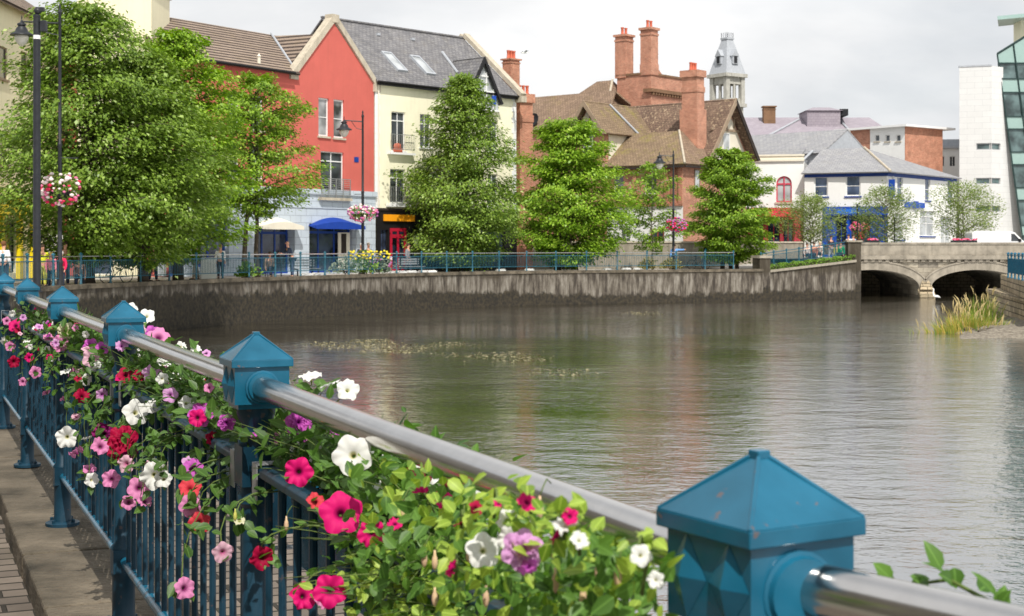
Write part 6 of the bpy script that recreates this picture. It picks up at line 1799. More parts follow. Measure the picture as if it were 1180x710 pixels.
ptree(655, 94, 62, 138, 306, label='broad yellow green tree in front of the villa chimneys', prof='dome', nspray=100, lpS=340, leaf=.21, tone='yellow', seed=5, flat=.15, dr_=.14, trunks=((-.7, 0, .2),))
ptree(752, 98, 36, 186, 290, label='thin young tree with sparse leaves in front of the white villa wall', prof='round', nspray=44, lpS=95, leaf=.2, tone='fresh', seed=6, trunks=((0, 0, .07),), bark='palebark')
ptree(841, 101, 45, 171, 302, label='rounded green tree by the corner pillar, with several trunks', prof='dome', nspray=95, lpS=340, leaf=.20, tone='fresh', seed=7, flat=.15, dr_=.14, trunks=((-.5, 0, .14), (.1, .2, .12), (.5, 0, .12)))
GBi = 'young birches beyond the bridge'
for px, hw, yt, yb, lab, sd in ((934, 34, 226, 276, 'small pale birch in front of the arched red window', 8), (1020, 34, 216, 276, 'small pale birch at the corner of the blue shop', 9), (1110, 37, 212, 274, 'small pale birch before the white tower, nearest the van', 10)):
    Y = 112.5
    tree(lab, gx(px, Y), Y, hw / FPX * Y, crown_z(yb, Y), crown_z(yt, Y), 'round', 60, 100, .155, 'birch', sd, ((0, 0, .05), (.35, .1, .04)), 'palebark', GBi, gz=RZ, name='birch_tree', upward=.5, flat=.4)

def shrub(name, label, cat, x, y, z, rx, ry, h, n, leaf, tone, group=None, base=None, up=.5):
    t = thing(name, label, cat, (x, y, z), 0, group)
    a = rng.uniform(0, 2 * PI, n); u = rng.uniform(0, 1, n) ** .5; zz = rng.uniform(0, 1, n)
    rr_ = np.sqrt(np.clip(1 - zz ** 2, .02, 1)) * u
    lump = 1 + .25 * np.sin(a * 3 + 1) + .15 * np.sin(a * 7)
    c = np.stack([rx * rr_ * np.cos(a) * lump, ry * rr_ * np.sin(a), .08 + h * zz * (.75 + .25 * np.sin(a * 4))], 1)
    nr = rng.normal(size=(n, 3)) * .7 + np.array([0, -.3, up])
    leaf_cloud('foliage', c, nr, leaf * rng.uniform(.6, 1.3, n), TL[tone], t)
    mb = MB()
    for k in range(7):
        a_ = random.uniform(0, 6.28); mb.tube([(0, 0, 0), (rx * .4 * math.cos(a_), ry * .4 * math.sin(a_), h * .7)], [.02, .008], 4)
    mb.build('stem', M['bark'], t, uv=False)
    return t
def blossoms(t, spots, r, cols):
    for i_, p in enumerate(spots):
        mb = MB(); mb.ell(p, r, r, r * .8, 7, 5); mb.build('blossom', cols[i_ % len(cols)], t, smooth=True, uv=False)
PM = {k: mat(k + '_bloom', c, .6, .2, 30) for k, c in {'pink': (.72, .18, .32, 1), 'red': (.62, .02, .08, 1), 'white': (.8, .68, .66, 1), 'mauve': (.45, .12, .35, 1), 'yellow': (.75, .62, .04, 1), 'lilac': (.4, .32, .5, 1)}.items()}
# planting along the far kerb
def fy(px):      # depth of the quay line at a column
    best = min(far_line, key=lambda p: abs(CX + FPX * p.x / p.y - px) + (1000 if p.y < 55 else 0))
    return best.y
for px, rx, h, tone, lab in ((398, 1.1, .95, 'silver', 'silvery leaved shrub at the kerb under the blue canopy'), (418, .9, 1.25, 'hedge', 'yellow flowered shrub beside the lamp post'), (437, .9, .95, 'silver', 'greyish lilac flowered shrub right of the yellow one'), (746, .75, .75, 'heather', 'dry golden tuft at the foot of the young tree'), (772, .8, .7, 'heather', 'dry golden tuft spilling over the wall below the lamp post'), (284, .6, .7, 'hedge', 'small green shrub below the white canopy')):
    Y = fy(px) + .9
    s_ = shrub('kerb_shrub', lab, 'shrub', gx(px, Y), Y, PAVE_Z + .1, rx, .6, h, 420, .16, tone, 'shrubs along the far kerb')
    if 'yellow' in lab: blossoms(s_, [(random.uniform(-.7, .6), -.45 + random.uniform(-.1, .2), random.uniform(.8, 1.25)) for _ in range(30)], .07, [PM['yellow']])
    if 'lilac' in lab: blossoms(s_, [(random.uniform(-.6, .7), -.45 + random.uniform(-.1, .2), random.uniform(.4, .95)) for _ in range(26)], .06, [PM['lilac'], PM['mauve'], PM['white']])
# clipped strip on the ramp wall
hd = thing('hedge_strip', 'clipped bright green strip along the top of the ramp wall', 'hedge', (0, 0, 0))
n = 5200; u = rng.uniform(0, 1, n)
bx = pA.x + (pB.x - pA.x) * u; byy = pA.y + (pB.y - pA.y) * u; off = rng.uniform(.0, .75, n)
c = np.stack([bx - nn.x * off, byy - nn.y * off, zA + .14 + (zB - zA) * u + rng.uniform(0, .38, n) * (.7 + .3 * np.sin(u * 40))], 1)
leaf_cloud('foliage', c, rng.normal(size=(n, 3)) * .6 + np.array([0, -.4, .7]), rng.uniform(.09, .17, n), TL['hedge'], hd)
mb = MB(); mb.prism([(pA.x - nn.x * .05, pA.y - nn.y * .05, zA + .16), (pB.x - nn.x * .05, pB.y - nn.y * .05, zB + .16), (pB.x - nn.x * .05, pB.y - nn.y * .05, zB + .34), (pA.x - nn.x * .05, pA.y - nn.y * .05, zA + .34)], tuple((-nn * .65).to_3d())); mb.build('soil', M['soil'], hd)
# reeds on the shingle
def reeds(label, px, Y, n, hmin, hmax, spread, cols, seed, group=None, name='reed_clump'):
    r_ = random.Random(seed)
    t = thing(name, label, 'grass clump', (gx(px, Y), Y, WATER_Z), 0, group)
    for nm, m_, cnt, heads in cols:
        vs, fs = [], []
        hp = []
        for k in range(int(n * cnt)):
            x, y = r_.gauss(0, spread), r_.gauss(0, spread * .5); h = r_.uniform(hmin, hmax) * (1 if nm != 'dry_blade' else .8) * (1 - min(.6, abs(x) / spread * .25))
            lx, ly = r_.gauss(0, .25) * h + x * .25, r_.gauss(0, .2) * h
            w = r_.uniform(.010, .022); a_ = r_.uniform(0, PI); wx, wy = w * math.cos(a_), w * math.sin(a_)
            b0 = len(vs); seg = 4
            for s_ in range(seg + 1):
                f = s_ / seg; cx_, cy_, cz_ = x + lx * f * f, y + ly * f * f, h * (f - .22 * f ** 3)
                ww = 1 - f * .92
                vs += [(cx_ - wx * ww, cy_ - wy * ww, cz_), (cx_ + wx * ww, cy_ + wy * ww, cz_)]
            fs += [(b0 + 2 * s_, b0 + 2 * s_ + 1, b0 + 2 * s_ + 3, b0 + 2 * s_ + 2) for s_ in range(seg)]
            if heads and r_.random() < heads: hp.append((x + lx, y + ly, h * .8, lx, ly))
        kind(mesh_obj(nm, vs, fs, m_, t, uv=False, recalc=False), 'stuff')
        if hp:
            mb = MB()
            for (a_, b_, c_, lx, ly) in hp: mb.tube([(a_ - lx * .1, b_ - ly * .1, c_ - .12), (a_, b_, c_ + .08), (a_ + lx * .25, b_ + ly * .2, c_ + .24)], [.012, .026, .008], 5)
            kind(mb.build('seed_head', M['straw'], t, uv=False), 'stuff')
    return t
M['straw'] = mat('straw', (.48, .38, .18, 1), .8, .25, 9)
GG = leafmat('reed_green', (.12, .2, .03, 1), (.32, .40, .07, 1), None, .4, .5); GY = leafmat('reed_gold', (.38, .28, .06, 1), (.62, .5, .14, 1), None, .4, .6)
reeds('clump of golden grass on the shingle in front of the right arch', 1119, 60.5, 760, .5, 1.35, .85, (('green_blade', GG, .6, 0), ('dry_blade', GY, .7, .05)), 3, 'grass clumps on the shingle')
reeds('tall green reeds with seed heads behind the golden grass', 1131, 66, 260, 1.1, 2.1, .5, (('green_blade', GG, .8, .12), ('dry_blade', GY, .15, .6)), 4, 'grass clumps on the shingle')
reeds('thin leaning reeds left of the tall seed heads', 1106, 63, 60, 1.0, 2.0, .5, (('dry_blade', GY, 1, .5),), 5, 'grass clumps on the shingle')
reeds('short green tuft on the shingle right of the golden grass', 1153, 60.5, 130, .25, .6, .35, (('green_blade', GG, 1, 0),), 6, 'grass clumps on the shingle')
# moss and grass tufts on the near water plants: floating weed
n = 1700
spots = [(410, 398, 34, 5), (455, 404, 30, 4), (588, 409, 24, 4), (648, 430, 26, 5), (372, 397, 20, 3), (520, 397, 24, 3), (740, 361, 14, 2), (430, 393, 16, 2), (540, 410, 30, 3), (470, 399, 40, 3), (600, 415, 30, 3)]
cc = []
for k in range(n):
    px, py, sx_, sy_ = random.choice(spots[:2] * 2 + spots)
    y_ = py + random.choice((-1.6, 0, 1.3)) * sy_ * .4 + random.gauss(0, sy_ * .16); x_ = px + random.gauss(0, sx_ * .75)
    Y = FPX * (EYE - WATER_Z) / (y_ - HY); cc.append((gx(x_, Y), Y, WATER_Z + .012))
cc = np.array(cc); cc[:, 1] += .4 * np.sin(cc[:, 0] * 2.3) * .5
wd = leaf_cloud('floating_weed', cc, np.tile([0, 0, 1.0], (n, 1)) + rng.normal(size=(n, 3)) * .12, rng.uniform(.05, .18, n), leafmat('pale_weed', (.14, .12, .05, 1), (.38, .34, .20, 1), None, .1, .8), None, wid=.5, fold=.0)
kind(wd, 'stuff')

# ------------------------------------------------------------------ lamp posts and hanging baskets
def lamp_post(label, px, Y, ytop, arm_px, ylamp, ybase_z=PAVE_Z, style=0):
    t = thing('lamp_post', label, 'street lamp', (gx(px, Y), Y, ybase_z), 0, 'lamp posts on the promenade')
    H = crown_z(ytop, Y) - ybase_z
    mb = MB(); mb.lathe([(.16, 0), (.16, .1), (.12, .2), (.11, .9), (.13, .95), (.13, 1.0), (.085, 1.1), (.075, H * .5), (.09, H * .5 + .03), (.09, H * .5 + .08), (.065, H * .5 + .12), (.055, H - .4), (.075, H - .37), (.075, H - .3), (.03, H - .2), (.05, H - .12), (.01, H)], 12); mb.build('pole', M['iron'], t, smooth='auto')
    L_ = (arm_px - px) / FPX * Y; za = crown_z(ylamp, Y) - ybase_z
    mb = MB(); mb.tube([(0, 0, za + .55), (L_, 0, za + .62)], .03, 8); mb.tube([(0, 0, za + .1), (L_ * .35, 0, za + .2), (L_ * .6, 0, za + .56)], .018, 6)
    mb.lathe([(.045, 0), (.05, .06), (.015, .12), (.03, .16), (.004, .28)], 8, (L_, 0, za + .58)); mb.build('arm', M['iron'], t, smooth='auto')
    mb = MB(); mb.lathe([(.05, .60), (.16, .54), (.17, .48), (.12, .46), (.20, .36), (.24, .25), (.42, .14), (.43, .10), (.40, .09)], 16, (L_, 0, za)); hd_ = mb.build('lamp_hood', M['iron'], t, smooth='auto')
    mb = MB(); mb.lathe([(.27, .10), (.26, -.02), (.20, -.16), (.10, -.27), (.03, -.30)], 16, (L_, 0, za)); mb.build('globe', M['lampglass'], hd_, smooth=True)
    return t, L_
def basket(label, px, py, Y, wpx, hpx, cols, seed):
    r_ = random.Random(seed); c = at(px, py, Y)
    t = thing('hanging_basket', label, 'hanging basket', c, 0, 'hanging baskets on the lamp posts')
    R = wpx / 2 / FPX * Y; Hh = hpx / 2 / FPX * Y
    mb = MB(); mb.lathe([(R * .15, -Hh * .7), (R * .45, -Hh * .5), (R * .6, -.1), (R * .62, -.05)], 12); mb.build('basket_bowl', M['iron'], t, smooth=True)
    n = 900; d = rng.normal(size=(n, 3)); d /= np.linalg.norm(d, axis=1, keepdims=True)
    cen = d * rng.uniform(.6, 1.0, n)[:, None] * np.array([R, R, Hh]); leaf_cloud('foliage', cen, d + rng.normal(size=(n, 3)) * .5, rng.uniform(.06, .13, n), TL['deep'], t)
    for k in range(95):
        v = Vector((r_.gauss(0, 1), r_.gauss(0, 1) - .5, r_.gauss(0, 1))).normalized()
        p = Vector((v.x * R, v.y * R, v.z * Hh)) * r_.uniform(.9, 1.06)
        mb = MB(); q = r_.uniform(.05, .1); mb.ell(tuple(p), q, q, q * .7, 7, 4)
        m_ = cols[0] if v.z > .2 and r_.random() < .6 else r_.choice(cols); mb.build('blossom', m_, t, smooth=True, uv=False)
    mb = MB(); mb.tube([(0, 0, -.05), (0, 0, Hh + .55)], .02, 6); mb.tube([(0, 0, Hh + .55), (.55 if px < 100 else -.45, 0.3, Hh + .55)], .02, 6); mb.build('hanger', M['iron'], t, uv=False)
    return t
lamp_post('tall black lamp post with a bell shaped lamp, in front of the yellow house', 69, 55, 4, 25, 44)
lamp_post('black lamp post with its lamp reaching left across the red gable', 418, fy(418) + 1.6, 127, 396.5, 152)
lamp_post('slim black lamp post in front of the brick villa', 776, fy(776) + 1.4, 173, 760, 190)
basket('hanging basket of pink and white blooms on the tall lamp post by the yellow house', 70, 218, 54.6, 46, 38, [PM['white'], PM['pink'], PM['red']], 1)
basket('flat hanging basket of pink blooms in front of the blue canopy', 417.5, 245.5, fy(418) + 1.2, 34, 20, [PM['white'], PM['pink'], PM['pink'], PM['mauve']], 2)
basket('dark purple hanging basket on the slim lamp post by the villa', 779, 259, fy(776) + 1.1, 25, 16, [PM['mauve'], PM['red']], 3)
# baskets before the blue shop
for k_, (px, py, lab) in enumerate(((985, 262, 'hanging basket of pink blooms before the blue shop window, left one'), (996, 263, 'hanging basket of pink blooms before the blue shop window, right one'), (990, 273, 'low tub of red blooms before the blue shop window'))):
    t = thing('flower_basket', lab, 'flower basket', at(px, py, 116.8), 0, 'flower baskets at the blue shop')
    mb = MB(); mb.lathe([(.12, -.38), (.25, -.2), (.28, -.05)], 10); mb.build('basket_bowl', M['iron'], t)
    n = 260; d = rng.normal(size=(n, 3)); d /= np.linalg.norm(d, axis=1, keepdims=True)
    leaf_cloud('foliage', d * .38 * rng.uniform(.6, 1, n)[:, None], d, rng.uniform(.06, .12, n), TL['fresh'], t)
    for k in range(40):
        v = Vector((random.gauss(0, 1), random.gauss(0, 1) - .6, random.gauss(0, 1))).normalized() * .4
        mb = MB(); mb.ell(tuple(v), .075, .075, .06, 6, 4); mb.build('blossom', PM['red'] if k_ == 2 or k % 4 == 0 else PM['pink'], t, uv=False)
# camera mast beside the tall lamp post
cm = thing('camera_mast', 'thick dark mast with small camera and white band, left of the tall lamp post', 'mast', (gx(42.5, 50.5), 50.5, PAVE_Z), 0, None)
H = crown_z(20, 50.5) - PAVE_Z
mb = MB(); mb.lathe([(.2, 0), (.2, .04), (.135, .06), (.13, 2.0), (.12, H)], 16); mb.build('pole', M['iron'], cm, smooth='auto')
mb = MB(); mb.lathe([(.124, H - .75), (.124, H - .62)], 16); mb.build('white_band', M['wframe'], cm, smooth='auto')
mb = MB(); mb.lathe([(.13, H), (.13, H + .08), (.06, H + .1), (.06, H + .2)], 12); mb.ell((.03, 0, H + .22), .13, .13, .12); mb.box(-.02, .25, -.08, .08, H + .2, H + .34); mb.build('camera', M['iron'], cm, smooth='auto')
mb = MB(); mb.box(.13, .34, -.12, .1, H - .5, H - .12); mb.build('junction_box', M['iron'], cm, bevel=.02)
# two lantern standards of the shop street
for px, yt, lab in ((988, 237, 'thin dark lamp standard before the blue shop'), (1030.5, 252, 'short dark post at the corner of the white shop')):
    t = thing('street_post', lab, 'post', (gx(px, 112), 112, RZ)); H = crown_z(yt, 112) - RZ
    mb = MB(); mb.lathe([(.09, 0), (.09, .3), (.05, .4), (.045, H - .2), (.07, H - .18), (.02, H)], 8); mb.build('pole', M['iron'], t, smooth='auto')
    mb = MB(); mb.ell((0, 0, H), .09, .09, .12, 8, 6); mb.build('finial', M['iron'], t)

# ------------------------------------------------------------------ people
CL = {}
def cloth(c):
    if c not in CL: CL[c] = mat('cloth_' + str(len(CL)), c, .9, .15, 12)
    return CL[c]
def skin_mesh(name, joints, edges, m, parent, sub=1, root=0):
    me = bpy.data.meshes.new(name); me.from_pydata([j[0] for j in joints], edges, [])
    o = bpy.data.objects.new(name, me); C.objects.link(o)
    sk = o.modifiers.new('skin', 'SKIN'); sk.use_smooth_shade = True
    for i_, j in enumerate(joints):
        r = j[1]; r = r if isinstance(r, tuple) else (r, r)
        me.skin_vertices[0].data[i_].radius = r
        me.skin_vertices[0].data[i_].use_root = i_ == root
    sb_ = o.modifiers.new('sub', 'SUBSURF'); sb_.levels = sub; sb_.render_levels = sub
    dg = bpy.context.evaluated_depsgraph_get()
    nm = bpy.data.meshes.new_from_object(o.evaluated_get(dg)); nm.name = name
    nm.materials.clear(); nm.materials.append(m)
    bpy.data.objects.remove(o); bpy.data.meshes.remove(me)
    o = bpy.data.objects.new(name, nm); C.objects.link(o)
    if parent is not None: o.parent = parent
    return o
def person(label, x, y, z, head, pose='stand', top=(.1, .1, .12, 1), legs=(.03, .04, .07, 1), hair=(.06, .04, .025, 1), h=1.72, arms=None, bald=False, bare=False, group=None, seed=0):
    r_ = random.Random(seed * 7 + 3)
    t = thing('person', label, 'person', (x, y, z), head, group); s_ = h / 1.75
    V_ = lambda a, b, c: (a * s_, b * s_, c * s_)
    sit = pose == 'sit'; hz = .5 if sit else .95
    lean = {'lean': -.22, 'sit': .02, 'bend': -.45}.get(pose, 0)      # forward is -y
    sh = hz + .47; 
    if pose == 'bend': sh -= .08
    sy = lean
    Jt = {'pel': (V_(0, 0, hz), (.15, .11)), 'wst': (V_(0, lean * .4, hz + .2), (.13, .095)), 'chs': (V_(0, lean * .8, hz + .38), (.165, .11)), 'nck': (V_(0, sy - .01, sh + .06), .055), 'hd0': (V_(0, sy - .03, sh + .15), .07), 'hd1': (V_(0, sy - .035, sh + .25), (.085, .10)), 'hd2': (V_(0, sy - .03, sh + .33), (.06, .07))}
    names = list(Jt); idx = {n_: i_ for i_, n_ in enumerate(names)}; J = [Jt[n_] for n_ in names]
    E = [(0, 1), (1, 2), (2, 3), (3, 4), (4, 5), (5, 6)]
    armsets, legsets = [], []
    for sd in (-1, 1):
        a = (arms or {}).get(sd, 'down')
        S = V_(sd * .19, sy, sh - .02)
        if a == 'down': el, wr, hn = (sd * .24, sy + .04, sh - .30), (sd * .23, sy - .06, sh - .54), (sd * .22, sy - .09, sh - .66)
        elif a == 'fwd': el, wr, hn = (sd * .24, sy - .12, sh - .26), (sd * .15, sy - .36, sh - .26), (sd * .12, sy - .45, sh - .24)
        elif a == 'out': el, wr, hn = (sd * .46, sy - .05, sh - .02), (sd * .72, sy - .1, sh + .0), (sd * .82, sy - .1, sh + .01)
        else: el, wr, hn = (sd * .30, sy + .02, sh - .27), (sd * .16, sy - .16, sh - .40), (sd * .08, sy - .2, sh - .40)
        b0 = len(J); J += [(S, .062), (V_(*el), .046), (V_(*wr), .033), (V_(*hn), (.042, .025))]; E += [(2, b0), (b0, b0 + 1), (b0 + 1, b0 + 2), (b0 + 2, b0 + 3)]
        armsets.append((S, V_(*el), V_(*wr)))
    for sd in (-1, 1):
        if sit: kn, an, tn = (sd * .12, -.42, hz + .02), (sd * .12, -.44, .09), (sd * .13, -.60, .04)
        else:
            st = .14 * sd if pose == 'walk' else .02 * sd
            kn, an, tn = (sd * .10, -st * .6 - .03, .50), (sd * .10, -st, .08), (sd * .12, -st - .15, .035)
        b0 = len(J); J += [(V_(sd * .095, 0, hz - .06), .09), (V_(*kn), .062), (V_(*an), .042), (V_(*tn), (.045, .03))]; E += [(0, b0), (b0, b0 + 1), (b0 + 1, b0 + 2), (b0 + 2, b0 + 3)]
        legsets.append((V_(sd * .095, 0, hz - .06), V_(*kn), V_(*an), V_(*tn)))
    J = [(p, tuple(q * s_ for q in r) if isinstance(r, tuple) else r * s_) for p, r in J]
    body = skin_mesh('body', J, E, M['skin'], t)
    g = .022
    sc = lambda r: tuple((q + g) * s_ for q in r) if isinstance(r, tuple) else (r + g) * s_
    if not bare:
        K = [(Jt['pel'][0], sc((.15, .115))), (Jt['wst'][0], sc(Jt['wst'][1])), (Jt['chs'][0], sc(Jt['chs'][1])), (V_(0, sy, sh + .02), sc(.055))]; KE = [(0, 1), (1, 2), (2, 3)]
        for S, el, wr in armsets:
            b0 = len(K); K += [(S, sc(.065)), (el, sc(.048)), (wr, sc(.034))]; KE += [(2, b0), (b0, b0 + 1), (b0 + 1, b0 + 2)]
        skin_mesh('top', K, KE, cloth(top), t)
    K = [(V_(0, 0, hz + .04), sc((.152, .115)))]; KE = []
    for a, b_, c, d in legsets:
        b0 = len(K); K += [(a, sc(.095)), (b_, sc(.066)), (c, sc(.046))]; KE += [(0, b0), (b0, b0 + 1), (b0 + 1, b0 + 2)]
    skin_mesh('trousers', K, KE, cloth(legs), t)
    for a, b_, c, d in legsets:
        mb = MB(); m_ = (Vector(c) + Vector(d)) / 2; mb.ell((m_.x, m_.y, .045), .05, .14, .05, 8, 6); mb.build('shoe', M['black'], t, smooth=True, uv=False)
    hc = Vector(J[5][0]); 
    if not bald:
        mb = MB(); mb.ell((hc.x, hc.y + .025 * s_, hc.z + .04 * s_), .098 * s_, .112 * s_, .105 * s_, 12, 8); mb.build('hair', cloth(hair), t, smooth=True, uv=False)
    mb = MB(); mb.ell((hc.x, hc.y - .10 * s_, hc.z - .02 * s_), .016 * s_, .022 * s_, .022 * s_, 6, 5)
    mb.build('nose', M['skin'], t, smooth=True, uv=False)
    for sd in (-1, 1):
        mb = MB(); mb.ell((hc.x + sd * .034 * s_, hc.y - .088 * s_, hc.z + .012 * s_), .012 * s_, .01 * s_, .008 * s_, 6, 5); mb.build('eye', M['black'], t, smooth=True, uv=False)
    return t
W_ = (.75, .75, .76, 1)
PZ = PAVE_Z
def pp_(label, px, Y, z=PZ, **k): return person(label, gx(px, Y), Y, z, k.pop('head', 0.0), seed=int(px), **k)
pp_('person in a white top with brown hair standing by the yellow shopfront', 4, 54, top=W_, hair=(.16, .07, .03, 1), head=3.0)
pp_('person in a bright yellow jacket half hidden behind the mast', 49, 57, top=(.7, .72, .04, 1), legs=(.6, .6, .1, 1), head=.6, h=1.62)
pp_('person with bare shoulders and dark hair beside the tall lamp post', 75, 58.5, bare=True, head=.8, h=1.74)
pp_('child in a pink top standing behind the teal railing', 59, 55.5, top=(.75, .22, .3, 1), hair=(.5, .35, .1, 1), head=.3, h=1.32)
pp_('child in a red top standing behind the teal railing', 71, 55.2, top=(.75, .02, .1, 1), hair=(.6, .55, .5, 1), head=-.4, h=1.36)
pp_('person with brown hair leaning low at the railing end under the dark trees', 92, 58, pose='sit', top=(.12, .07, .05, 1), head=.2, h=1.5)
Yq = fy(335)
pp_('bald man in a dark jacket bending over a table beside the blue canopy', 337, Yq + 2.2, pose='lean', bald=True, top=(.045, .06, .10, 1), legs=(.06, .09, .16, 1), arms={-1: 'fwd', 1: 'fwd'}, head=-1.1, h=1.84)
pp_('person in a pale top seated at the table below the white canopy', 311, Yq + 2.2, z=PZ, pose='sit', top=(.35, .25, .2, 1), head=.5, h=1.7)
pp_('man in a pale blue shirt standing beside the lamp post under the pink basket', 424.5, fy(424) + 3.2, top=(.42, .5, .62, 1), hair=(.35, .3, .25, 1), head=.2, h=1.75, legs=(.1, .1, .13, 1))
pp_('older man in a dark jacket and white shirt left of the man in pale blue', 416.5, fy(420) + 3.6, top=(.10, .12, .2, 1), hair=(.5, .48, .45, 1), head=-.2, h=1.72)
pp_('person in a maroon top walking under the dark trees by the bicycle', 176, 65.5, pose='walk', top=(.3, .04, .06, 1), head=1.4)
pp_('person in a navy top and pale trousers walking between the dark trees', 226, 69.5, pose='walk', top=(.05, .07, .2, 1), legs=(.45, .42, .36, 1), head=-1.2)
pp_('woman in a white blouse standing near the pavement sign', 254, 72.5, top=W_, legs=(.05, .05, .06, 1), hair=(.35, .2, .08, 1), head=.4, h=1.64)
pp_('person in a grey hooded top walking past the red shop door', 470, fy(470) + 3.4, pose='walk', top=(.22, .23, .25, 1), head=1.3)
pp_('cyclist in a teal jacket with a dark backpack standing by the railing', 811, 101.2, pose='lean', top=(.03, .22, .28, 1), legs=(.12, .18, .25, 1), head=1.2, h=1.75)
pp_('person in a light blue top stretching one arm out behind the slim lamp post', 777, 100.4, top=(.16, .36, .75, 1), arms={1: 'out'}, head=0, h=1.70)
GP = 'people on the ramp by the bridge'
for px, Y, z, kw, lab in (
    (930, 107.0, .42, dict(pose='sit', top=(.7, .6, .55, 1), head=.4), 'person in a cream top seated at the foot of the ramp tables'),
    (938, 107.4, .45, dict(pose='sit', top=(.45, .16, .1, 1), head=-.5), 'person in a rust coloured top seated among the people on the ramp'),
    (945, 107.8, .5, dict(pose='sit', top=(.75, .68, .6, 1), head=-1.0, hair=(.5, .4, .25, 1)), 'fair haired person in an off white top seated on the ramp'),
    (957.5, 107.2, .5, dict(pose='walk', top=(.06, .06, .08, 1), legs=(.6, .6, .6, 1), head=.3), 'person in a black top and white trousers walking on the ramp'),
    (964, 105.2, .42, dict(pose='sit', top=(.45, .42, .08, 1), head=.8), 'person in an olive yellow top seated behind the ramp railing'),
    (969, 105.0, .48, dict(pose='sit', top=(.02, .35, .14, 1), head=-.7), 'person in a bright green top seated behind the ramp railing'),
    (978, 105.4, .58, dict(pose='walk', top=(.75, .75, .76, 1), legs=(.3, .4, .55, 1), head=-.9), 'person in a white top and pale jeans next to the bridge post'),
    (983, 106.6, .6, dict(pose='stand', top=(.35, .42, .6, 1), head=.5), 'person in a grey blue shirt behind the bridge post'),
):
    pp_(lab, px, Y, z=z, group=GP, **kw)
# backpack of the cyclist
bp_ = thing('backpack', 'dark backpack worn by the cyclist in teal', 'backpack', (gx(813, 101.2), 101.1, PZ + 1.05))
mb = MB(); mb.box(-.15, .15, -.12, .12, 0, .48); mb.build('bag_body', M['dark'], bp_, bevel=.05)
mb = MB(); mb.box(-.11, .11, -.17, -.121, .05, .25); mb.build('pocket', M['black'], bp_)

# ------------------------------------------------------------------ things along the quay
def bench(label, px, Y, ang_):
    t = thing('park_bench', label, 'bench', (gx(px, Y), Y, PZ), ang_, 'benches on the promenade')
    mb = MB(); 
    for k in range(4): mb.box(-.9, .9, -.22 + k * .12, -.12 + k * .12, .42, .455)
    mb.build('seat', M['galv'], t)
    mb = MB()
    for k in range(3): mb.box(-.9, .9, .26, .29, .55 + k * .13, .64 + k * .13)
    mb.build('backrest', M['galv'], t)
    for x in (-.75, .75):
        mb = MB(); mb.box(x - .03, x + .03, -.22, -.16, 0, .42); mb.box(x - .03, x + .03, .22, .28, 0, .95); mb.box(x - .03, x + .03, -.16, .22, .38, .418); mb.build('leg', M['iron'], t)
    return t
for px, lab in ((352, 'grey bench behind the railing below the blue canopy'), (475, 'grey bench in front of the red shop door'), (655, 'grey bench under the broad yellow green tree')):
    bench(lab, px, fy(px) + 2.2, math.atan2(.8, .6))
tb = thing('cafe_table', 'small round cafe table between the seated person and the bald man', 'table', (gx(324, Yq + 2.1), Yq + 2.1, PZ))
mb = MB(); mb.lathe([(.38, .72), (.38, .75)], 16); mb.build('tabletop', M['black'], tb)
mb = MB(); mb.lathe([(.25, 0), (.25, .02), (.03, .05), (.03, .72)], 10); mb.build('pedestal', M['iron'], tb)
def chair(label, x, y, rz, z, m):
    t = thing('cafe_chair', label, 'chair', (x, y, z), rz, 'cafe chairs')
    mb = MB(); mb.box(-.2, .2, -.2, .2, .43, .46); mb.build('seat', m, t)
    mb = MB(); mb.box(-.2, .2, .2, .225, .6, .88); mb.build('backrest', m, t)
    for a, b_ in ((-1, -1), (1, -1), (-1, 1), (1, 1)):
        mb = MB(); mb.box(a * .18 - .015, a * .18 + .015, b_ * .19 - .015, b_ * .19 + .015, 0, .43 if b_ < 0 else .88); mb.build('leg', M['iron'], t)
chair('dark cafe chair under the seated person below the white canopy', gx(311, Yq + 2.25), Yq + 2.25, .5, PZ, M['black'])
chair('low chair under the seated person at the railing end', gx(92, 58.05), 58.05, .2, PZ - .06, M['black'])
for px, Y, z, rz, lab in ((930, 107.0, .42, .4, 'chair under the person in a cream top on the ramp'), (938, 107.4, .45, -.5, 'chair under the person in a rust coloured top'), (945, 107.8, .5, -1.0, 'chair under the fair haired person on the ramp'), (964, 105.2, .42, .8, 'chair under the person in olive yellow'), (969, 105.0, .48, -.7, 'chair under the person in bright green')):
    chair(lab, gx(px, Y), Y, rz, z, M['black'])
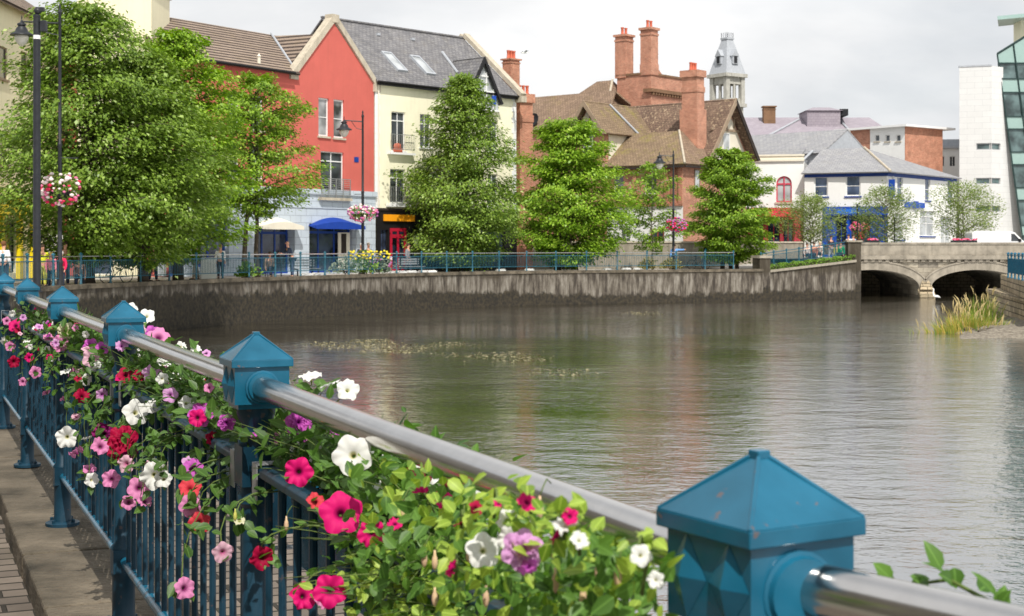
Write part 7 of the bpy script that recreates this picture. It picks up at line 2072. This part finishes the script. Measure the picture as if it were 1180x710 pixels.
def bicycle(label, px, Y, rz):
    t = thing('bicycle', label, 'bicycle', (gx(px, Y), Y, PZ), rz, 'bicycles by the railing')
    for x in (-.52, .52):
        mb = MB(); n_ = 24; mb.tube([(x + .33 * math.cos(2 * PI * k / n_), 0, .34 + .33 * math.sin(2 * PI * k / n_)) for k in range(n_ + 1)], .018, 6, cap=False); wl_ = mb.build('wheel', M['rubber'], t, smooth=True, uv=False)
        mb = MB()
        for k in range(10): mb.tube([(x, 0, .34), (x + .32 * math.cos(k * PI / 5), 0, .34 + .32 * math.sin(k * PI / 5))], .003, 3)
        mb.build('spoke', M['galv'], wl_, uv=False)
    mb = MB()
    for a, b_ in (((-.52, .34), (-.1, .32)), ((-.52, .34), (-.2, .78)), ((-.1, .32), (-.22, .86)), ((-.1, .32), (.36, .76)), ((-.2, .78), (.36, .82)), ((.52, .34), (.34, .95))): mb.tube([(a[0], 0, a[1]), (b_[0], 0, b_[1])], .018, 6)
    mb.build('frame', M['iron'], t, uv=False)
    mb = MB(); mb.ell((-.23, 0, .9), .13, .07, .035, 8, 5); mb.build('saddle', M['black'], t)
    mb = MB(); mb.tube([(.30, -.26, 1.0), (.36, -.1, .98), (.34, 0, .96), (.36, .1, .98), (.30, .26, 1.0)], .014, 6); mb.build('handlebar', M['iron'], t, uv=False)
bicycle('dark bicycle leaning behind the railing under the dark trees', 134, 63.2, .9)
bicycle('dark bicycle parked near the cyclist in teal', 805, 101.6, .3)
sb = thing('pavement_sign', 'white folding pavement sign standing under the yellow green tree', 'sign', (gx(240, 69.5), 69.5, PZ), .3)
for k in (-1, 1):
    mb = MB(); mb.prism([(-.35, k * .28, 0), (.35, k * .28, 0), (.35, k * .04, 1.05), (-.35, k * .04, 1.05)], (0, .03 * k, .0)); mb.build('panel', M['wframe'], sb)
pb = thing('wall_poster', 'white poster fixed to the wall behind the tall lamp post', 'poster', (gx(61, 76.6), 76.6, PZ + 1.0))
mb = MB(); mb.box(-.75, .75, 0, .04, 0, 1.2); mb.build('board', M['wframe'], pb); mb = MB(); mb.box(-.8, .8, .0, .05, -.05, -.003); mb.build('frame', M['galv'], pb)
bn = thing('litter_bin', 'dark litter bin on the pavement under the dark trees', 'bin', (gx(52, 62), 62, PZ))
mb = MB(); mb.lathe([(.22, 0), (.24, .05), (.24, .85), (.26, .9), (.26, .95)], 14); mb.build('bin_body', M['iron'], bn, smooth='auto'); mb = MB(); mb.lathe([(.27, .95), (.2, 1.08), (.05, 1.12)], 14); mb.build('lid', M['iron'], bn, smooth='auto')
# white blocks added for the bright paving in the gaps under the far railing
BLKS = [(352, 'beside the bench'), (366, 'below the blue canopy'), (454, 'left of the bench'), (462, 'below the red shop door'), (474, 'under the bench'), (488, 'left of the conical tree'), (497, 'nearest the conical tree'), (577, 'right of the conical tree'), (610, 'left of the broad tree'), (700, 'right of the broad tree'), (722, 'left of the young tree'), (735, 'by the golden tuft')]
for px, where in BLKS:
    Y = fy(px) + .55
    b_ = MB(); b_.box(-.35, .35, -.14, .14, 0, .2); tt = thing('bright_paving_block', 'pale block in place of bright paving under the far railing, ' + where, 'added block', (gx(px, Y), Y, PZ + .0), .9, 'added bright paving blocks')
    b_.build('block', M['white'], tt, bevel=.02); b_ = MB(); b_.box(-.3, .3, -.1, .1, .2, .24); b_.build('top', M['white'], tt, bevel=.01)

# van on the bridge
vn = thing('parked_van', 'white van on the bridge behind the parapet', 'van', (gx(1152, 110), 110, RZ), 0)
mb = MB()
side = [(-2.3, .35), (2.35, .35), (2.45, .75), (2.3, 1.1), (1.45, 1.28), (.85, 1.88), (.55, 1.98), (-2.1, 2.0), (-2.35, 1.85)]
side = [(x, z) for x, z in side]
mb.prism([(x, -.92, z) for x, z in side], (0, 1.84, 0)); mb.build('body', M['vanpaint'], vn, bevel=.05)
mb = MB(); mb.poly([(.55, -.925, 1.25), (1.30, -.925, 1.25), (.78, -.925, 1.78), (.55, -.925, 1.80)]); d_ = mb.build('side_window', M['glass'], vn, recalc=False)
mb = MB(); mb.poly([(1.47, -.8, 1.285), (1.47, .8, 1.285), (.90, .75, 1.86), (.90, -.75, 1.86)]); mb.build('windscreen', M['glass'], vn, recalc=False)
for x in (-1.5, 1.55):
    for y in (-.85, .85):
        mb = MB(Matrix.Translation((x, y, .33)) @ Matrix.Rotation(PI / 2, 4, 'X')); mb.lathe([(.2, -.1), (.33, -.1), (.33, .1), (.2, .1)], 18); w_ = mb.build('wheel', M['rubber'], vn, smooth='auto')
        mb = MB(Matrix.Translation((x, y, .33)) @ Matrix.Rotation(PI / 2, 4, 'X')); mb.lathe([(.2, -.105), (.05, -.11), (.05, .11), (.2, .105)], 12); mb.build('rim', M['galv'], w_)
for y in (-.7, .7):
    mb = MB(); mb.ell((2.38, y, .82), .06, .14, .09, 8, 6); mb.build('headlight', M['lampglass'], vn)
mb = MB(); mb.box(1.1, 1.25, -1.08, -.93, 1.2, 1.42); mb.build('wing_mirror', M['black'], vn)
# red and white flower strips on the parapet
for px, lab in ((1005, 'low red flower box on the bridge parapet near the blue shop'), (1103, 'low red flower box on the bridge parapet below the right birch'), (1118, 'low pink flower box on the bridge parapet beside the van')):
    t = thing('flower_box', lab, 'flower box', (gx(px, 103.1), 103.07, bzz(279.5) + .005), 0, 'flower boxes on the bridge')
    mb = MB(); mb.box(-.45, .45, -.1, .1, 0, .14); mb.build('box_body', M['dark'], t)
    for k in range(26):
        mb = MB(); mb.ell((random.uniform(-.42, .42), random.uniform(-.1, .1), .16 + random.uniform(0, .1)), .06, .06, .05, 6, 4); mb.build('blossom', PM['pink'] if k % 3 else PM['red'], t, uv=False)

# ------------------------------------------------------------------ birds
def egret(label, px, py, Y):
    t = thing('egret', label, 'bird', at(px, py, Y)); t.location.z = WATER_Z
    M_ = M['white']
    J = [((-.02, 0, .42), (.06, .07)), ((.12, 0, .46), (.08, .09)), ((.26, 0, .42), (.04, .05)), ((.36, 0, .36), .015), ((-.06, 0, .54), .05), ((-.10, 0, .68), .04), ((-.05, 0, .82), .036), ((-.07, 0, .92), .045), ((-.14, 0, .92), .02)]
    skin_mesh('body', J, [(0, 1), (1, 2), (2, 3), (0, 4), (4, 5), (5, 6), (6, 7), (7, 8)], M_, t)
    mb = MB(); mb.tube([(-.13, 0, .92), (-.26, 0, .90)], [.01, .002], 6); mb.build('beak', M['straw'], t)
    for y in (-.035, .035): 
        mb = MB(); mb.tube([(.08, y, .40), (.06, y, .2), (.08, y, -.05)], .008, 5); mb.build('leg', M['black'], t)
egret('white egret standing in the shallows in front of the bridge pier', 1077, 351, 92)
def gull(label, px, py, Y):
    t = thing('gull', label, 'bird', at(px, py, Y), .4)
    J = [((-.2, 0, 0), .02), ((-.1, 0, .0), .05), ((.05, 0, .01), .065), ((.18, 0, .03), .045), ((.25, 0, .04), .03)]
    b0 = skin_mesh('body', J, [(0, 1), (1, 2), (2, 3), (3, 4)], M['white'], t)
    for s_ in (-1, 1):
        vs = [(.12, s_ * .04, .03), (.16, s_ * .28, .16), (.06, s_ * .62, .06), (.0, s_ * .6, .05), (.02, s_ * .28, .14), (-.05, s_ * .04, .03)]
        mb = MB(); mb.prism(vs, (0, 0, .012)); mb.build('wing', M['lead'], t)
    mb = MB(); mb.tube([(.26, 0, .04), (.32, 0, .03)], [.012, .003], 6); mb.build('beak', M['orange'], t)
gull('white gull in flight above the brick chimney stack', 604, 61, 96)

# ------------------------------------------------------------------ light, sky, camera
SUN_AZ, SUN_EL = Vector((.22, -.98)).normalized(), math.radians(52)
sun_dir = Vector((SUN_AZ.x * math.cos(SUN_EL), SUN_AZ.y * math.cos(SUN_EL), math.sin(SUN_EL)))
sl_ = bpy.data.lights.new('sun', 'SUN'); sl_.energy = 4.4; sl_.angle = math.radians(.6); sl_.color = (1, .955, .88)
so = bpy.data.objects.new('sun', sl_); C.objects.link(so); so.rotation_euler = sun_dir.to_track_quat('Z', 'Y').to_euler()
w = bpy.data.worlds.new('World'); bpy.context.scene.world = w; w.use_nodes = True
nt = w.node_tree; N, L = nt.nodes.new, nt.links.new
bg = nt.nodes['Background']; bg.inputs['Strength'].default_value = .09
sky = N('ShaderNodeTexSky'); sky.sky_type = 'NISHITA'; sky.sun_disc = False; sky.sun_elevation = SUN_EL; sky.sun_rotation = math.atan2(SUN_AZ.x, SUN_AZ.y)
L(sky.outputs['Color'], bg.inputs['Color'])
tc = N('ShaderNodeTexCoord'); sp = N('ShaderNodeSeparateXYZ'); L(tc.outputs['Generated'], sp.inputs['Vector'])
zz = N('ShaderNodeMath'); zz.operation = 'MAXIMUM'; zz.inputs[1].default_value = 0; L(sp.outputs['Z'], zz.inputs[0])
za = N('ShaderNodeMath'); za.inputs[1].default_value = .16; L(zz.outputs[0], za.inputs[0])
dx_ = N('ShaderNodeMath'); dx_.operation = 'DIVIDE'; L(sp.outputs['X'], dx_.inputs[0]); L(za.outputs[0], dx_.inputs[1])
dy_ = N('ShaderNodeMath'); dy_.operation = 'DIVIDE'; L(sp.outputs['Y'], dy_.inputs[0]); L(za.outputs[0], dy_.inputs[1])
cb_ = N('ShaderNodeCombineXYZ'); L(dx_.outputs[0], cb_.inputs['X']); L(dy_.outputs[0], cb_.inputs['Y'])
n1 = N('ShaderNodeTexNoise'); n1.inputs['Scale'].default_value = .42; n1.inputs['Detail'].default_value = 8; n1.inputs['Roughness'].default_value = .55; n1.inputs['Distortion'].default_value = .3
L(cb_.outputs[0], n1.inputs['Vector'])
r1 = N('ShaderNodeValToRGB'); r1.color_ramp.elements[0].position = .36; r1.color_ramp.elements[1].position = .58
r1.color_ramp.elements[0].color = (.60, .63, .665, 1); r1.color_ramp.elements[1].color = (1.0, 1.0, 1.0, 1)
L(n1.outputs['Fac'], r1.inputs['Fac'])
b2_ = N('ShaderNodeBackground'); L(r1.outputs['Color'], b2_.inputs['Color']); b2_.inputs['Strength'].default_value = 1.0
n2 = N('ShaderNodeTexNoise'); n2.inputs['Scale'].default_value = .8; n2.inputs['Detail'].default_value = 4; L(cb_.outputs[0], n2.inputs['Vector'])
r2 = N('ShaderNodeMapRange'); r2.inputs['From Min'].default_value = .3; r2.inputs['From Max'].default_value = .5; r2.inputs['To Min'].default_value = .75; r2.inputs['To Max'].default_value = 1
L(n2.outputs['Fac'], r2.inputs['Value'])
mx = N('ShaderNodeMixShader'); L(r2.outputs['Result'], mx.inputs['Fac']); L(bg.outputs[0], mx.inputs[1]); L(b2_.outputs[0], mx.inputs[2])
L(mx.outputs[0], nt.nodes['World Output'].inputs['Surface'])

cd = bpy.data.cameras.new('camera'); cam = bpy.data.objects.new('camera', cd); C.objects.link(cam)
cam.location = (0, 0, EYE); cam.rotation_euler = (PI / 2, 0, 0)
cd.sensor_width = 36; cd.lens = 36 * FPX / 1180; cd.shift_y = -(355 - HY) / 1180
cd.clip_start = .05; cd.clip_end = 9000
cd.dof.use_dof = True; cd.dof.focus_distance = 6.0; cd.dof.aperture_fstop = 14
bpy.context.scene.camera = cam
sc = bpy.context.scene
sc.view_settings.view_transform = 'Standard'; sc.view_settings.look = 'None'; sc.view_settings.exposure = .04; sc.view_settings.gamma = 1
try: sc.view_settings.use_curve_mapping = False
except Exception: pass
sc.render.resolution_x, sc.render.resolution_y = 1024, 616
